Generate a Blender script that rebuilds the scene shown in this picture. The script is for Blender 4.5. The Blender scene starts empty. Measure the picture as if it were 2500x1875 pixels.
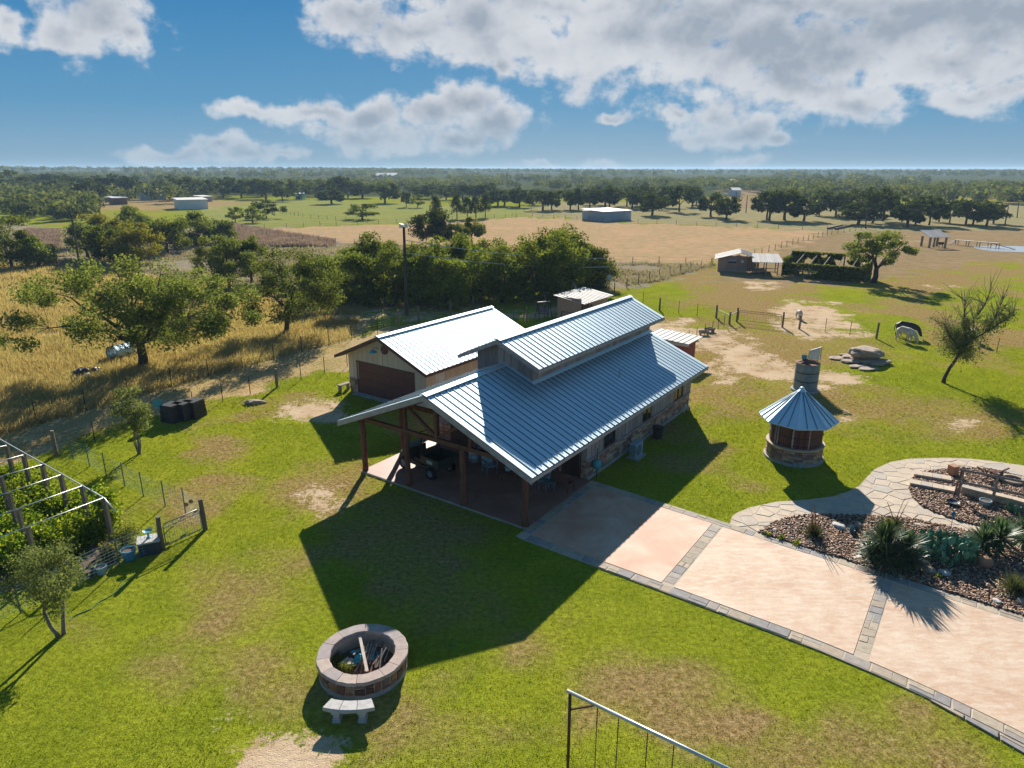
import bpy, math, random
import numpy as np
from mathutils import Vector, Matrix

SC = bpy.context.scene
COL = SC.collection
PI = math.pi
rad = math.radians

# ------------------------------------------------------------------ camera
FPX, PITCH, CAMH = 1674.0, 0.304, 14.0          # focal length in photo pixels (2500 wide), pitch, height
cam_d = bpy.data.cameras.new('camera'); cam = bpy.data.objects.new('camera', cam_d); COL.objects.link(cam)
cam.location = (0, 0, CAMH); cam.rotation_euler = (PI / 2 - PITCH, 0, 0)
cam_d.sensor_width = 36.0; cam_d.lens = 36.0 * FPX / 2500.0
cam_d.clip_start = 0.1; cam_d.clip_end = 60000
SC.camera = cam
SC.render.resolution_x, SC.render.resolution_y = 1024, 768
SC.view_settings.view_transform = 'Standard'; SC.view_settings.look = 'None'
SC.view_settings.gamma = 1.0; SC.view_settings.exposure = 1.15
SC.view_settings.use_curve_mapping = False
SC.cycles.use_denoising = True
SC.cycles.max_bounces = 6; SC.cycles.transparent_max_bounces = 8
SC.cycles.volume_bounces = 0; SC.cycles.caustics_reflective = False; SC.cycles.caustics_refractive = False
SC.cycles.sample_clamp_indirect = 4.0

CP, SP = math.cos(PITCH), math.sin(PITCH)
def ray(x, y):
    a = (x - 1250) / FPX; b = (937.5 - y) / FPX
    return Vector((a, CP + b * SP, -SP + b * CP))
def G(x, y, z=0.0):
    """photo pixel -> point on the level z"""
    d = ray(x, y); t = (z - CAMH) / d.z
    return Vector((d.x * t, d.y * t, z))
def HT(x, y, base):
    """height of an upright thing standing at base whose top shows at pixel (x, y)"""
    d = ray(x, y); return CAMH + d.z * base.y / d.y
def PX(X, Y, Z=0.0):
    """world -> photo pixel (arrays)"""
    Zr = Z - CAMH; dep = Y * CP - Zr * SP; dep = np.where(np.abs(dep) < .05, .05, dep); up = Y * SP + Zr * CP
    return 1250 + FPX * X / dep, 937.5 - FPX * up / dep

# ------------------------------------------------------------------ sun and sky
SUN_AZ, SUN_EL = rad(3.2), rad(24.5)             # azimuth clockwise from +Y
SUN = Vector((math.sin(SUN_AZ) * math.cos(SUN_EL), math.cos(SUN_AZ) * math.cos(SUN_EL), math.sin(SUN_EL)))
sun_d = bpy.data.lights.new('sun', 'SUN'); sun = bpy.data.objects.new('sun', sun_d); COL.objects.link(sun)
sun_d.energy = 4.6; sun_d.angle = rad(0.5); sun_d.color = (1.0, 0.93, 0.82)
sun.rotation_euler = (-SUN).to_track_quat('-Z', 'Y').to_euler(); sun.location = (20, 40, 60)

world = bpy.data.worlds.new('World'); SC.world = world; world.use_nodes = True
WN = world.node_tree.nodes; WL = world.node_tree.links
for n in list(WN): WN.remove(n)
def nd(tree, typ, **kw):
    n = tree.nodes.new(typ)
    for k, v in kw.items(): setattr(n, k, v)
    return n
def mth(tree, op, a, b=None, c=None, clamp=False):
    n = nd(tree, 'ShaderNodeMath', operation=op, use_clamp=clamp)
    for i, s in enumerate((a, b, c)):
        if s is None: continue
        if isinstance(s, (int, float)): n.inputs[i].default_value = s
        else: tree.links.new(s, n.inputs[i])
    return n.outputs[0]
def vmt(tree, op, a, b=None, out=0):
    n = nd(tree, 'ShaderNodeVectorMath', operation=op)
    for i, s in enumerate((a, b)):
        if s is None: continue
        if isinstance(s, (tuple, list)): n.inputs[i].default_value = s
        else: tree.links.new(s, n.inputs[i])
    return n.outputs[out]
def mixc(tree, fac, a, b, mode='MIX'):
    n = nd(tree, 'ShaderNodeMix', data_type='RGBA', blend_type=mode)
    for i, s in ((0, fac), (6, a), (7, b)):
        if isinstance(s, (int, float)): n.inputs[i].default_value = s
        elif isinstance(s, tuple): n.inputs[i].default_value = (*s[:3], 1)
        else: tree.links.new(s, n.inputs[i])
    return n.outputs[2]
def ramp(tree, fac, stops, interp='LINEAR'):
    n = nd(tree, 'ShaderNodeValToRGB'); cr = n.color_ramp; cr.interpolation = interp
    while len(cr.elements) < len(stops): cr.elements.new(.5)
    for e, (p, c) in zip(cr.elements, stops): e.position = p; e.color = (*c[:3], 1) if not isinstance(c, float) else (c, c, c, 1)
    tree.links.new(fac, n.inputs[0]); return n.outputs[0]
def sstep(tree, x, lo, hi):
    n = nd(tree, 'ShaderNodeMapRange', interpolation_type='SMOOTHSTEP')
    tree.links.new(x, n.inputs[0]); n.inputs[1].default_value = lo; n.inputs[2].default_value = hi
    return n.outputs[0]
def noise(tree, vec, scale, detail=4, rough=.55, dist=0.0, out=0, dim='3D'):
    n = nd(tree, 'ShaderNodeTexNoise', noise_dimensions=dim); n.inputs['Scale'].default_value = scale; n.inputs['Detail'].default_value = detail
    n.inputs['Roughness'].default_value = rough; n.inputs['Distortion'].default_value = dist
    if vec is not None: tree.links.new(vec, n.inputs['Vector'])
    return n.outputs[out]

wt = world.node_tree
sky = nd(wt, 'ShaderNodeTexSky', sky_type='NISHITA', sun_disc=False)
sky.sun_elevation = SUN_EL; sky.sun_rotation = SUN_AZ; sky.air_density = 1.0; sky.dust_density = 0.3; sky.ozone_density = 4.0
tc = nd(wt, 'ShaderNodeTexCoord')
sep = nd(wt, 'ShaderNodeSeparateXYZ'); WL.new(tc.outputs['Generated'], sep.inputs[0])
az = mth(wt, 'ARCTAN2', sep.outputs[0], sep.outputs[1])
el = mth(wt, 'ARCSINE', sep.outputs[2])
# deep blue of a clear afternoon: paler towards the horizon, the same all round
tint = ramp(wt, mth(wt, 'MULTIPLY', el, 2.0, clamp=True), [(0.0, (.25, .43, .59)), (.06, (.21, .42, .63)), (.16, (.11, .35, .61)), (.42, (.032, .245, .54)), (.8, (.045, .185, .40)), (1.0, (.055, .17, .34))])
tsc = nd(wt, 'ShaderNodeVectorMath', operation='SCALE'); WL.new(tint, tsc.inputs[0]); tsc.inputs[3].default_value = 4.4
skycol = mixc(wt, .03, tsc.outputs[0], sky.outputs[0])
# clouds in (azimuth, elevation): cumulus where they stand, scattered ones added round the rest of the sky
cxy = nd(wt, 'ShaderNodeCombineXYZ'); WL.new(az, cxy.inputs[0]); WL.new(el, cxy.inputs[1])
def cloud_node(px, py, rx, ry):
    d = ray(px, py).normalized(); ca, ce = math.atan2(d.x, d.y), math.asin(d.z)
    return ca, ce, rx / FPX * .93, ry / FPX
CL = [(225, 40, 110, 80), (150, 75, 70, 40), (0, 52, 48, 34), (300, 85, 60, 30),
      (860, 40, 120, 50), (1010, 85, 150, 60), (1180, 60, 190, 100), (1330, 120, 170, 60), (1500, 90, 220, 115), (1700, 110, 200, 120),
      (1890, 120, 200, 130), (2050, 120, 200, 100), (2220, 70, 200, 100), (2420, 60, 180, 110), (1350, 10, 420, 55), (1900, 10, 500, 50),
      (2080, 245, 140, 36), (2390, 235, 120, 34), (1960, 215, 170, 45), (2330, 160, 180, 50),
      (1150, 255, 95, 48), (1210, 300, 105, 48), (1060, 280, 110, 40), (900, 285, 130, 38), (760, 282, 120, 34), (630, 270, 90, 24), (920, 335, 190, 30), (1120, 340, 150, 30),
      (520, 360, 60, 26), (600, 382, 110, 24), (420, 378, 100, 20), (700, 392, 60, 14),
      (1745, 290, 90, 38), (1660, 280, 60, 22), (1830, 325, 95, 38), (1720, 325, 90, 26), (1900, 345, 50, 20),
      (1815, 405, 70, 18), (1500, 288, 42, 16), (1310, 408, 50, 12), (1460, 402, 60, 20), (1235, 165, 35, 28)]
warp = vmt(wt, 'SUBTRACT', noise(wt, cxy.outputs[0], 9.0, 4, .6, 0, 1, '2D'), (.5, .5, .5))
wsc = nd(wt, 'ShaderNodeVectorMath', operation='SCALE'); WL.new(warp, wsc.inputs[0]); wsc.inputs[3].default_value = .055
pos = vmt(wt, 'ADD', cxy.outputs[0], wsc.outputs[0])
dens = None; low = None
for c in CL:
    ca, ce, ra, re = cloud_node(*c)
    q = vmt(wt, 'SUBTRACT', pos, (ca, ce, 0)); q = vmt(wt, 'MULTIPLY', q, (1 / ra, 1 / re, 0))
    ln = vmt(wt, 'LENGTH', q, None, 1)
    g = mth(wt, 'SUBTRACT', 1.25, ln)
    dens = g if dens is None else mth(wt, 'SMOOTH_MAX', dens, g, .25)
# unseen scattered clouds outside the field of view, cover raised for white fill light
far_n = noise(wt, cxy.outputs[0], 3.0, 2, .5, 0, 0, '2D')
side = sstep(wt, mth(wt, 'MAXIMUM', mth(wt, 'MULTIPLY', mth(wt, 'ABSOLUTE', az), .9), mth(wt, 'MULTIPLY', el, 2.6)), .66, .9)
gen = mth(wt, 'MULTIPLY', mth(wt, 'SUBTRACT', far_n, .52), 3.0)
gen = mth(wt, 'ADD', mth(wt, 'MULTIPLY', gen, side), mth(wt, 'MULTIPLY', mth(wt, 'SUBTRACT', side, 1.0), 3.0))
gen = mth(wt, 'SUBTRACT', gen, mth(wt, 'MULTIPLY', sstep(wt, el, .45, .75), 2.0))   # unseen overhead cover cut so roofs reflect deeper blue
dens = mth(wt, 'MAXIMUM', dens, gen)
stretch = vmt(wt, 'MULTIPLY', cxy.outputs[0], (1.0, 1.35, 1.0))
det = noise(wt, stretch, 26.0, 6, .62, 0, 0, '2D')
puff = nd(wt, 'ShaderNodeTexVoronoi', feature='F1', voronoi_dimensions='2D'); puff.inputs['Scale'].default_value = 34.0; WL.new(pos, puff.inputs['Vector'])
d2 = mth(wt, 'ADD', dens, mth(wt, 'MULTIPLY', mth(wt, 'SUBTRACT', det, .5), 1.5))
d2 = mth(wt, 'ADD', d2, mth(wt, 'MULTIPLY', mth(wt, 'SUBTRACT', .45, puff.outputs[0]), .5))
alpha = sstep(wt, d2, .0, .75)
above = vmt(wt, 'ADD', stretch, (0.0, .016, 0.0))
det_up = noise(wt, above, 26.0, 3, .62, 0, 0, '2D')
relief = mth(wt, 'MULTIPLY', mth(wt, 'SUBTRACT', det, det_up), .9)
thick = sstep(wt, mth(wt, 'ADD', dens, mth(wt, 'ADD', mth(wt, 'MULTIPLY', mth(wt, 'SUBTRACT', d2, dens), .45), mth(wt, 'MULTIPLY', mth(wt, 'SUBTRACT', noise(wt, stretch, 7.0, 2, .5, 0, 0, '2D'), .5), 1.6))), .2, 1.5)
ccol = ramp(wt, mth(wt, 'SUBTRACT', thick, mth(wt, 'MULTIPLY', relief, .8), clamp=True), [(0.0, (.74, .77, .81)), (.4, (.66, .69, .74)), (.75, (.50, .55, .62)), (1.0, (.38, .44, .52))])
csc = nd(wt, 'ShaderNodeVectorMath', operation='SCALE'); WL.new(ccol, csc.inputs[0]); csc.inputs[3].default_value = 5.0
hz = sstep(wt, el, -.005, .09)
alpha = mth(wt, 'MULTIPLY', alpha, mth(wt, 'ADD', mth(wt, 'MULTIPLY', hz, .55), .42))
fin = mixc(wt, alpha, skycol, csc.outputs[0])
bg = nd(wt, 'ShaderNodeBackground'); bg.inputs[1].default_value = 0.084; WL.new(fin, bg.inputs[0])
wo = nd(wt, 'ShaderNodeOutputWorld'); WL.new(bg.outputs[0], wo.inputs[0])
world.cycles.sampling_method = 'MANUAL'; world.cycles.sample_map_resolution = 512

# ------------------------------------------------------------------ material helpers
MAT = {}
def newmat(name):
    m = bpy.data.materials.new(name); m.use_nodes = True
    for n in list(m.node_tree.nodes): m.node_tree.nodes.remove(n)
    MAT[name] = m; return m, m.node_tree
def finish(t, shader):
    o = nd(t, 'ShaderNodeOutputMaterial'); t.links.new(shader, o.inputs[0])
def principled(t, col, rough=.8, metal=0., bump=None, bstr=.3, bdist=.02, spec=.4):
    b = nd(t, 'ShaderNodeBsdfPrincipled')
    if isinstance(col, tuple): b.inputs['Base Color'].default_value = (*col[:3], 1)
    else: t.links.new(col, b.inputs['Base Color'])
    if isinstance(rough, (int, float)): b.inputs['Roughness'].default_value = rough
    else: t.links.new(rough, b.inputs['Roughness'])
    b.inputs['Metallic'].default_value = metal; b.inputs['Specular IOR Level'].default_value = spec
    if bump is not None:
        bn = nd(t, 'ShaderNodeBump'); bn.inputs['Strength'].default_value = bstr; bn.inputs['Distance'].default_value = bdist
        t.links.new(bump, bn.inputs['Height']); t.links.new(bn.outputs[0], b.inputs['Normal'])
    return b.outputs[0]
def pbr(name, col, col2=None, rough=.8, metal=0., scale=4., stretch=(1, 1, 1), detail=5, bump=.0, bdist=.02, rnd=0., spec=.4, fine=0.):
    """two-tone noise material; rnd: brightness spread from object to object"""
    m, t = newmat(name)
    c = nd(t, 'ShaderNodeTexCoord'); oi = nd(t, 'ShaderNodeObjectInfo')
    off = nd(t, 'ShaderNodeVectorMath', operation='SCALE'); off.inputs[0].default_value = (37, 91, 53); t.links.new(oi.outputs['Random'], off.inputs[3])
    v = vmt(t, 'ADD', vmt(t, 'MULTIPLY', c.outputs['Object'], stretch), off.outputs[0])
    n = noise(t, v, scale, detail, .6)
    if col2 is None: col2 = tuple(x * .7 for x in col)
    cc = mixc(t, sstep(t, n, .3, .7), col, col2)
    if fine:
        n2 = noise(t, v, scale * 9, 3, .6)
        f = mth(t, 'ADD', mth(t, 'MULTIPLY', mth(t, 'SUBTRACT', n2, .5), fine * 2), 1.0)
        s = nd(t, 'ShaderNodeVectorMath', operation='SCALE'); t.links.new(cc, s.inputs[0]); t.links.new(f, s.inputs[3]); cc = s.outputs[0]
    if rnd:
        f = mth(t, 'ADD', mth(t, 'MULTIPLY', mth(t, 'SUBTRACT', oi.outputs['Random'], .5), rnd * 2), 1.0)
        s = nd(t, 'ShaderNodeVectorMath', operation='SCALE'); t.links.new(cc, s.inputs[0]); t.links.new(f, s.inputs[3]); cc = s.outputs[0]
    finish(t, principled(t, cc, rough, metal, n if bump else None, bump, bdist, spec)); return m
def rampmat(name, cols, rough=.85, scale=3., bump=.4, bdist=.02, var=.25, stretch=(1, 1, 1)):
    """stone-like: each object takes its own colour out of cols"""
    m, t = newmat(name)
    c = nd(t, 'ShaderNodeTexCoord'); oi = nd(t, 'ShaderNodeObjectInfo')
    st = [(i / len(cols), x) for i, x in enumerate(cols)]
    base = ramp(t, oi.outputs['Random'], st, 'CONSTANT')
    off = nd(t, 'ShaderNodeVectorMath', operation='SCALE'); off.inputs[0].default_value = (57, 31, 73); t.links.new(oi.outputs['Random'], off.inputs[3])
    v = vmt(t, 'ADD', vmt(t, 'MULTIPLY', c.outputs['Object'], stretch), off.outputs[0])
    n = noise(t, v, scale, 6, .65)
    f = mth(t, 'ADD', mth(t, 'MULTIPLY', mth(t, 'SUBTRACT', n, .5), var * 4), 1.0)
    s = nd(t, 'ShaderNodeVectorMath', operation='SCALE'); t.links.new(base, s.inputs[0]); t.links.new(f, s.inputs[3])
    finish(t, principled(t, s.outputs[0], rough, 0, n, bump, bdist)); return m
def leafmat(name, cols, trans=.45, rough=.55, rnd=.25):
    m, t = newmat(name)
    a = nd(t, 'ShaderNodeAttribute', attribute_name='lv'); oi = nd(t, 'ShaderNodeObjectInfo')
    c = ramp(t, a.outputs['Fac'], [(i / max(1, len(cols) - 1), x) for i, x in enumerate(cols)])
    f = mth(t, 'ADD', mth(t, 'MULTIPLY', mth(t, 'SUBTRACT', oi.outputs['Random'], .5), rnd * 2), 1.0)
    s = nd(t, 'ShaderNodeVectorMath', operation='SCALE'); t.links.new(c, s.inputs[0]); t.links.new(f, s.inputs[3])
    dfn = nd(t, 'ShaderNodeBsdfDiffuse'); t.links.new(s.outputs[0], dfn.inputs[0]); p = dfn.outputs[0]
    if rough < .5: p = principled(t, s.outputs[0], rough, 0, spec=.3)
    tr = nd(t, 'ShaderNodeBsdfTranslucent'); tw = nd(t, 'ShaderNodeVectorMath', operation='MULTIPLY'); t.links.new(s.outputs[0], tw.inputs[0]); tw.inputs[1].default_value = (1.35, 1.25, .7)
    t.links.new(tw.outputs[0], tr.inputs[0])
    mx = nd(t, 'ShaderNodeMixShader'); mx.inputs[0].default_value = trans; t.links.new(p, mx.inputs[1]); t.links.new(tr.outputs[0], mx.inputs[2])
    finish(t, mx.outputs[0]); return m

# ------------------------------------------------------------------ object helpers
def link(o): COL.objects.link(o); return o
def tag(o, label=None, cat=None, group=None, kind=None):
    if label: o['label'] = label
    if cat: o['category'] = cat
    if group: o['group'] = group
    if kind: o['kind'] = kind
    return o
def empty(name, loc=(0, 0, 0), rz=0., label=None, cat=None, group=None):
    o = bpy.data.objects.new(name, None); o.location = loc; o.rotation_euler = (0, 0, rz); o.empty_display_size = .2
    link(o); return tag(o, label, cat, group)
def put(name, mesh, parent=None, loc=(0, 0, 0), rot=(0, 0, 0), scale=(1, 1, 1)):
    o = bpy.data.objects.new(name, mesh); o.location = loc; o.rotation_euler = rot; o.scale = scale
    if parent is not None: o.parent = parent
    return link(o)
def copy_tree(o, parent=None):
    c = o.copy(); COL.objects.link(c); c.parent = parent
    for ch in o.children: copy_tree(ch, c)
    return c
def rawmesh(name, V, F, mat, smooth=False, lv=None):
    """V (n,3), F (m,k) numpy arrays -> mesh"""
    V = np.asarray(V, np.float32); F = np.asarray(F, np.int32); k = F.shape[1]
    me = bpy.data.meshes.new(name); me.vertices.add(len(V)); me.vertices.foreach_set('co', V.ravel())
    me.loops.add(F.size); me.loops.foreach_set('vertex_index', F.ravel())
    me.polygons.add(len(F)); me.polygons.foreach_set('loop_start', np.arange(0, F.size, k, dtype=np.int32))
    me.polygons.foreach_set('loop_total', np.full(len(F), k, np.int32))
    if smooth: me.polygons.foreach_set('use_smooth', np.ones(len(F), bool))
    if lv is not None:
        a = me.attributes.new('lv', 'FLOAT', 'POINT'); a.data.foreach_set('value', np.asarray(lv, np.float32))
    me.update(); me.validate()
    if mat is not None: me.materials.append(MAT[mat])
    return me
class MB:
    """collects shapes into one mesh"""
    def __init__(s): s.v = []; s.f = []
    def add(s, vs, fs):
        b = len(s.v); s.v += [tuple(v) for v in vs]; s.f += [tuple(b + i for i in f) for f in fs]; return s
    def box(s, x0, x1, y0, y1, z0, z1):
        return s.add([(x0, y0, z0), (x1, y0, z0), (x1, y1, z0), (x0, y1, z0), (x0, y0, z1), (x1, y0, z1), (x1, y1, z1), (x0, y1, z1)],
                     [(3, 2, 1, 0), (4, 5, 6, 7), (0, 1, 5, 4), (1, 2, 6, 5), (2, 3, 7, 6), (3, 0, 4, 7)])
    def hexa(s, p):     # 8 points, bottom 4 then top 4
        return s.add(p, [(3, 2, 1, 0), (4, 5, 6, 7), (0, 1, 5, 4), (1, 2, 6, 5), (2, 3, 7, 6), (3, 0, 4, 7)])
    def bar(s, a, b, w, h=None, upv=(0, 0, 1)):
        a, b = Vector(a), Vector(b); h = w if h is None else h
        d = (b - a).normalized(); u = Vector(upv)
        if abs(d.dot(u)) > .98: u = Vector((1, 0, 0))
        sd = d.cross(u).normalized() * (w / 2); tp = sd.cross(d).normalized() * (h / 2)
        return s.hexa([a - sd - tp, a + sd - tp, b + sd - tp, b - sd - tp, a - sd + tp, a + sd + tp, b + sd + tp, b - sd + tp])
    def tube(s, pts, rr, n=8, cap=True):
        pts = [Vector(p) for p in pts]
        if isinstance(rr, (int, float)): rr = [rr] * len(pts)
        rings = []; ref = None
        for i, p in enumerate(pts):
            d = (pts[min(i + 1, len(pts) - 1)] - pts[max(i - 1, 0)])
            d = d.normalized() if d.length > 1e-9 else Vector((0, 0, 1))
            if ref is None: ref = Vector((1, 0, 0)) if abs(d.x) < .8 else Vector((0, 1, 0))
            a = (ref - d * ref.dot(d)); a = a.normalized() if a.length > 1e-6 else d.orthogonal().normalized()
            ref = a; b = d.cross(a)
            rings.append([p + (a * math.cos(2 * PI * k / n) + b * math.sin(2 * PI * k / n)) * rr[i] for k in range(n)])
        vs = [v for r in rings for v in r]; fs = []
        for i in range(len(pts) - 1):
            for k in range(n): fs.append((i * n + k, i * n + (k + 1) % n, (i + 1) * n + (k + 1) % n, (i + 1) * n + k))
        if cap: fs.append(tuple(range(n - 1, -1, -1))); fs.append(tuple((len(pts) - 1) * n + k for k in range(n)))
        return s.add(vs, fs)
    def lathe(s, prof, n=24, c=(0, 0, 0), a0=0.):
        vs = []; fs = []
        for r, z in prof:
            for k in range(n): vs.append((c[0] + r * math.cos(a0 + 2 * PI * k / n), c[1] + r * math.sin(a0 + 2 * PI * k / n), c[2] + z))
        for i in range(len(prof) - 1):
            for k in range(n): fs.append((i * n + k, i * n + (k + 1) % n, (i + 1) * n + (k + 1) % n, (i + 1) * n + k))
        return s.add(vs, fs)
    def prism(s, poly, z0, z1):
        n = len(poly); vs = [(p[0], p[1], z0) for p in poly] + [(p[0], p[1], z1) for p in poly]
        fs = [tuple(range(n - 1, -1, -1)), tuple(range(n, 2 * n))] + [(i, (i + 1) % n, n + (i + 1) % n, n + i) for i in range(n)]
        return s.add(vs, fs)
    def mesh(s, name, mat, smooth=False):
        me = bpy.data.meshes.new(name); me.from_pydata(s.v, [], s.f); me.update()
        if smooth: me.polygons.foreach_set('use_smooth', np.ones(len(me.polygons), bool))
        if mat: me.materials.append(MAT[mat])
        return me
    def build(s, name, mat, parent=None, loc=(0, 0, 0), rot=(0, 0, 0), smooth=False):
        return put(name, s.mesh(name, mat, smooth), parent, loc, rot)
def ccw(poly):
    a = sum(poly[i][0] * poly[(i + 1) % len(poly)][1] - poly[(i + 1) % len(poly)][0] * poly[i][1] for i in range(len(poly)))
    return list(poly) if a > 0 else list(poly)[::-1]
def chamfer_box(name, mat, seed, c=.12, jit=.06):
    """unit stone (1x1x1 about the origin) with chamfered uneven edges on its outer (+Z) face"""
    r = random.Random(seed); j = lambda: r.uniform(-jit, jit)
    b = [(-.5 + j(), -.5 + j(), -.5), (.5 + j(), -.5 + j(), -.5), (.5 + j(), .5 + j(), -.5), (-.5 + j(), .5 + j(), -.5)]
    m = [(x, y, .15 + j()) for x, y, _ in b]
    tp = [(x * (1 - c * 2), y * (1 - c * 2), .5 + j()) for x, y, _ in b]
    mb = MB(); mb.add(b + m + tp, [(3, 2, 1, 0)] + [(i, (i + 1) % 4, 4 + (i + 1) % 4, 4 + i) for i in range(4)] + [(4 + i, 4 + (i + 1) % 4, 8 + (i + 1) % 4, 8 + i) for i in range(4)] + [(8, 9, 10, 11)])
    return mb.mesh(name, mat)
# ------------------------------------------------------------------ frames of the two buildings
YAW = -0.6135; CY, SY = math.cos(YAW), math.sin(YAW)
HO = Vector((-7.267, 30.392, 0)); GO = Vector((-10.656, 43.156, 0))
def HS(u, v, z=0.): return Vector((HO.x + u * CY - v * SY, HO.y + u * SY + v * CY, z))
def HL(p): d = Vector(p) - HO; return Vector((d.x * CY + d.y * SY, -d.x * SY + d.y * CY, p[2]))
def GS(u, v, z=0.): return Vector((GO.x + u * CY - v * SY, GO.y + u * SY + v * CY, z))
Z = lambda ox, oy, k: (lambda x, y: (ox + x / k, oy + y / k))
Z6 = Z(1800, 1080, 3.16); Z7 = Z(0, 900, 3.16); Z5 = Z(1800, 830, 5.53); ZL = Z(0, 600, 3.16); ZRT = Z(1500, 600, 3.16); ZRR = Z(1800, 600, 3.16); FV = Z(0, 0, .8848)
ZP = Z(2150, 1080, 3.949)

# ------------------------------------------------------------------ numpy value noise and pixel-mapped ground zones
def _h(ix, iy, s):
    n = (ix.astype(np.int64) * 374761393 + iy.astype(np.int64) * 668265263 + s * 1442695041) & 0xffffffff
    n = ((n ^ (n >> 13)) * 1274126177) & 0xffffffff
    return ((n ^ (n >> 16)) & 0xffff) / 65535.0
def vnoise(x, y, s=0):
    ix, iy = np.floor(x), np.floor(y); fx, fy = x - ix, y - iy; fx = fx * fx * (3 - 2 * fx); fy = fy * fy * (3 - 2 * fy)
    a, b, c, d = _h(ix, iy, s), _h(ix + 1, iy, s), _h(ix, iy + 1, s), _h(ix + 1, iy + 1, s)
    return (a * (1 - fx) + b * fx) * (1 - fy) + (c * (1 - fx) + d * fx) * fy
def fbm(x, y, s=0, o=4):
    t = 0.; w = 1.; n = 0.
    for k in range(o): t = t + w * vnoise(x, y, s + k); n += w; w *= .5; x = x * 2.03; y = y * 2.03
    return t / n
def inpoly(x, y, poly):
    r = np.zeros(np.shape(x), bool); n = len(poly)
    for i in range(n):
        x1, y1 = poly[i][:2]; x2, y2 = poly[(i + 1) % n][:2]
        if y1 == y2: continue
        c = ((y1 > y) != (y2 > y)) & (x < (x2 - x1) * (y - y1) / (y2 - y1) + x1); r ^= c
    return r
def sm(x, a, b): t = np.clip((x - a) / (b - a), 0, 1); return t * t * (3 - 2 * t)
def blobs(px, py, L):
    w = np.zeros(np.shape(px))
    for cx, cy, rx, ry, k in L:
        q = np.sqrt(((px - cx) / rx) ** 2 + ((py - cy) / ry) ** 2); w = np.maximum(w, k * (1 - sm(q, .25, 1.25)))
    return w
ZONES = [  # painted in order: polygon in photo pixels, colour
    ([(-4000, 300), (6500, 300), (6500, 482), (1900, 478), (1300, 486), (480, 476), (-4000, 520)], (.085, .095, .040)),
    ([(-900, 500), (260, 560), (700, 545), (830, 590), (1500, 600), (1760, 640), (1600, 690), (1480, 708), (900, 720), (560, 690), (250, 655), (-900, 640)], (.31, .25, .18)),
    ([(-900, 630), (250, 655), (560, 690), (700, 730), (900, 720), (900, 790), (850, 830), (560, 905), (0, 1065), (-900, 1200)], (.37, .285, .15)),
    ([(-900, 1200), (0, 1065), (560, 905), (850, 830), (1000, 790), (1350, 752), (1360, 770), (990, 830), (860, 890), (670, 940), (400, 1010), (130, 1100), (-900, 1290)], (.50, .36, .20)),
    ([(600, 561), (821, 551), (1011, 545), (1300, 529), (1469, 542), (1900, 558), (2018, 562), (1960, 590), (1860, 620), (1760, 645), (1480, 640), (1300, 612), (1100, 606), (820, 592), (740, 584), (600, 568)], (.47, .315, .185)),
    ([(480, 505), (700, 487), (1000, 497), (1300, 505), (1300, 527), (1011, 543), (821, 549), (600, 558), (480, 562)], (.27, .275, .085)),
    ([(1300, 492), (2600, 500), (2600, 565), (2050, 572), (1900, 556), (1469, 541), (1300, 526)], (.33, .28, .155)),
    ([(190, 486), (500, 478), (620, 492), (500, 512), (190, 512)], (.36, .25, .12)),
    ([(1800, 460), (1850, 468), (1850, 510), (1760, 510)], (.33, .23, .14)),
    ([(560, 545), (660, 562), (820, 588), (815, 605), (600, 602), (530, 585)], (.28, .22, .215)),
    ([(60, 558), (148, 560), (148, 606), (60, 606)], (.21, .115, .09)),
    ([(2020, 566), (2600, 560), (2600, 620), (2300, 655), (2130, 690), (1900, 700), (1720, 690), (1762, 648), (1960, 590)], (.32, .225, .13)),
]
LAWN = (.25, .275, .022)
DRY = [(520, 1105, 75, 65, .9), (570, 1480, 190, 130, .62), (430, 1650, 170, 80, .55), (690, 1640, 170, 120, .65), (1600, 1690, 270, 120, .85), (1760, 1790, 230, 100, .9), (1480, 1770, 90, 120, .7), (2150, 1850, 160, 90, .7),
       (1130, 1790, 220, 120, .5), (850, 1180, 150, 70, .8), (760, 1220, 90, 120, .85), (1000, 1290, 270, 150, .7), (1050, 1450, 230, 160, .55), (2100, 1010, 280, 60, .75), (2350, 1040, 220, 80, .7), (1790, 1000, 140, 50, .7), (1760, 955, 160, 55, .8), (2010, 965, 260, 50, .8), (2230, 1005, 300, 60, .7), (1830, 870, 320, 120, .9),
       (2050, 860, 230, 70, .65), (1850, 712, 210, 30, .9), (1750, 735, 160, 26, .8), (2250, 700, 160, 26, .9), (2200, 742, 130, 25, .7), (2150, 655, 320, 45, .8), (2430, 690, 80, 30, .5), (1960, 770, 120, 40, .9), (1450, 760, 120, 25, .5),
       (200, 1560, 120, 60, .35), (330, 1240, 80, 40, .4), (300, 1330, 120, 60, .45), (660, 990, 90, 30, .6)]
DIRT = [(690, 1835, 200, 120, 1.1), (650, 1790, 120, 70, .95), (790, 1225, 90, 60, .66), (740, 1268, 40, 50, .75), (800, 1005, 125, 50, .85), (1740, 830, 100, 48, .82), (1830, 872, 120, 42, .9), (1890, 908, 110, 45, .85), (1750, 905, 70, 45, .72),
        (2000, 922, 140, 30, .8), (1960, 792, 140, 32, .8), (2070, 818, 130, 20, .7), (1930, 755, 90, 30, .95), (1630, 805, 100, 26, .95), (2330, 1042, 100, 26, .62), (2105, 1035, 90, 24, .55), (1855, 698, 80, 12, .72), (1995, 736, 60, 12, .62),
        (2010, 772, 110, 26, .95), (1980, 810, 90, 24, .7), (1570, 790, 90, 18, .8), (2300, 700, 90, 9, .6), (2200, 588, 60, 8, .6), (2080, 640, 80, 9, .5), (1010, 760, 420, 34, .55), (560, 1720, 40, 80, .4)]
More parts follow.
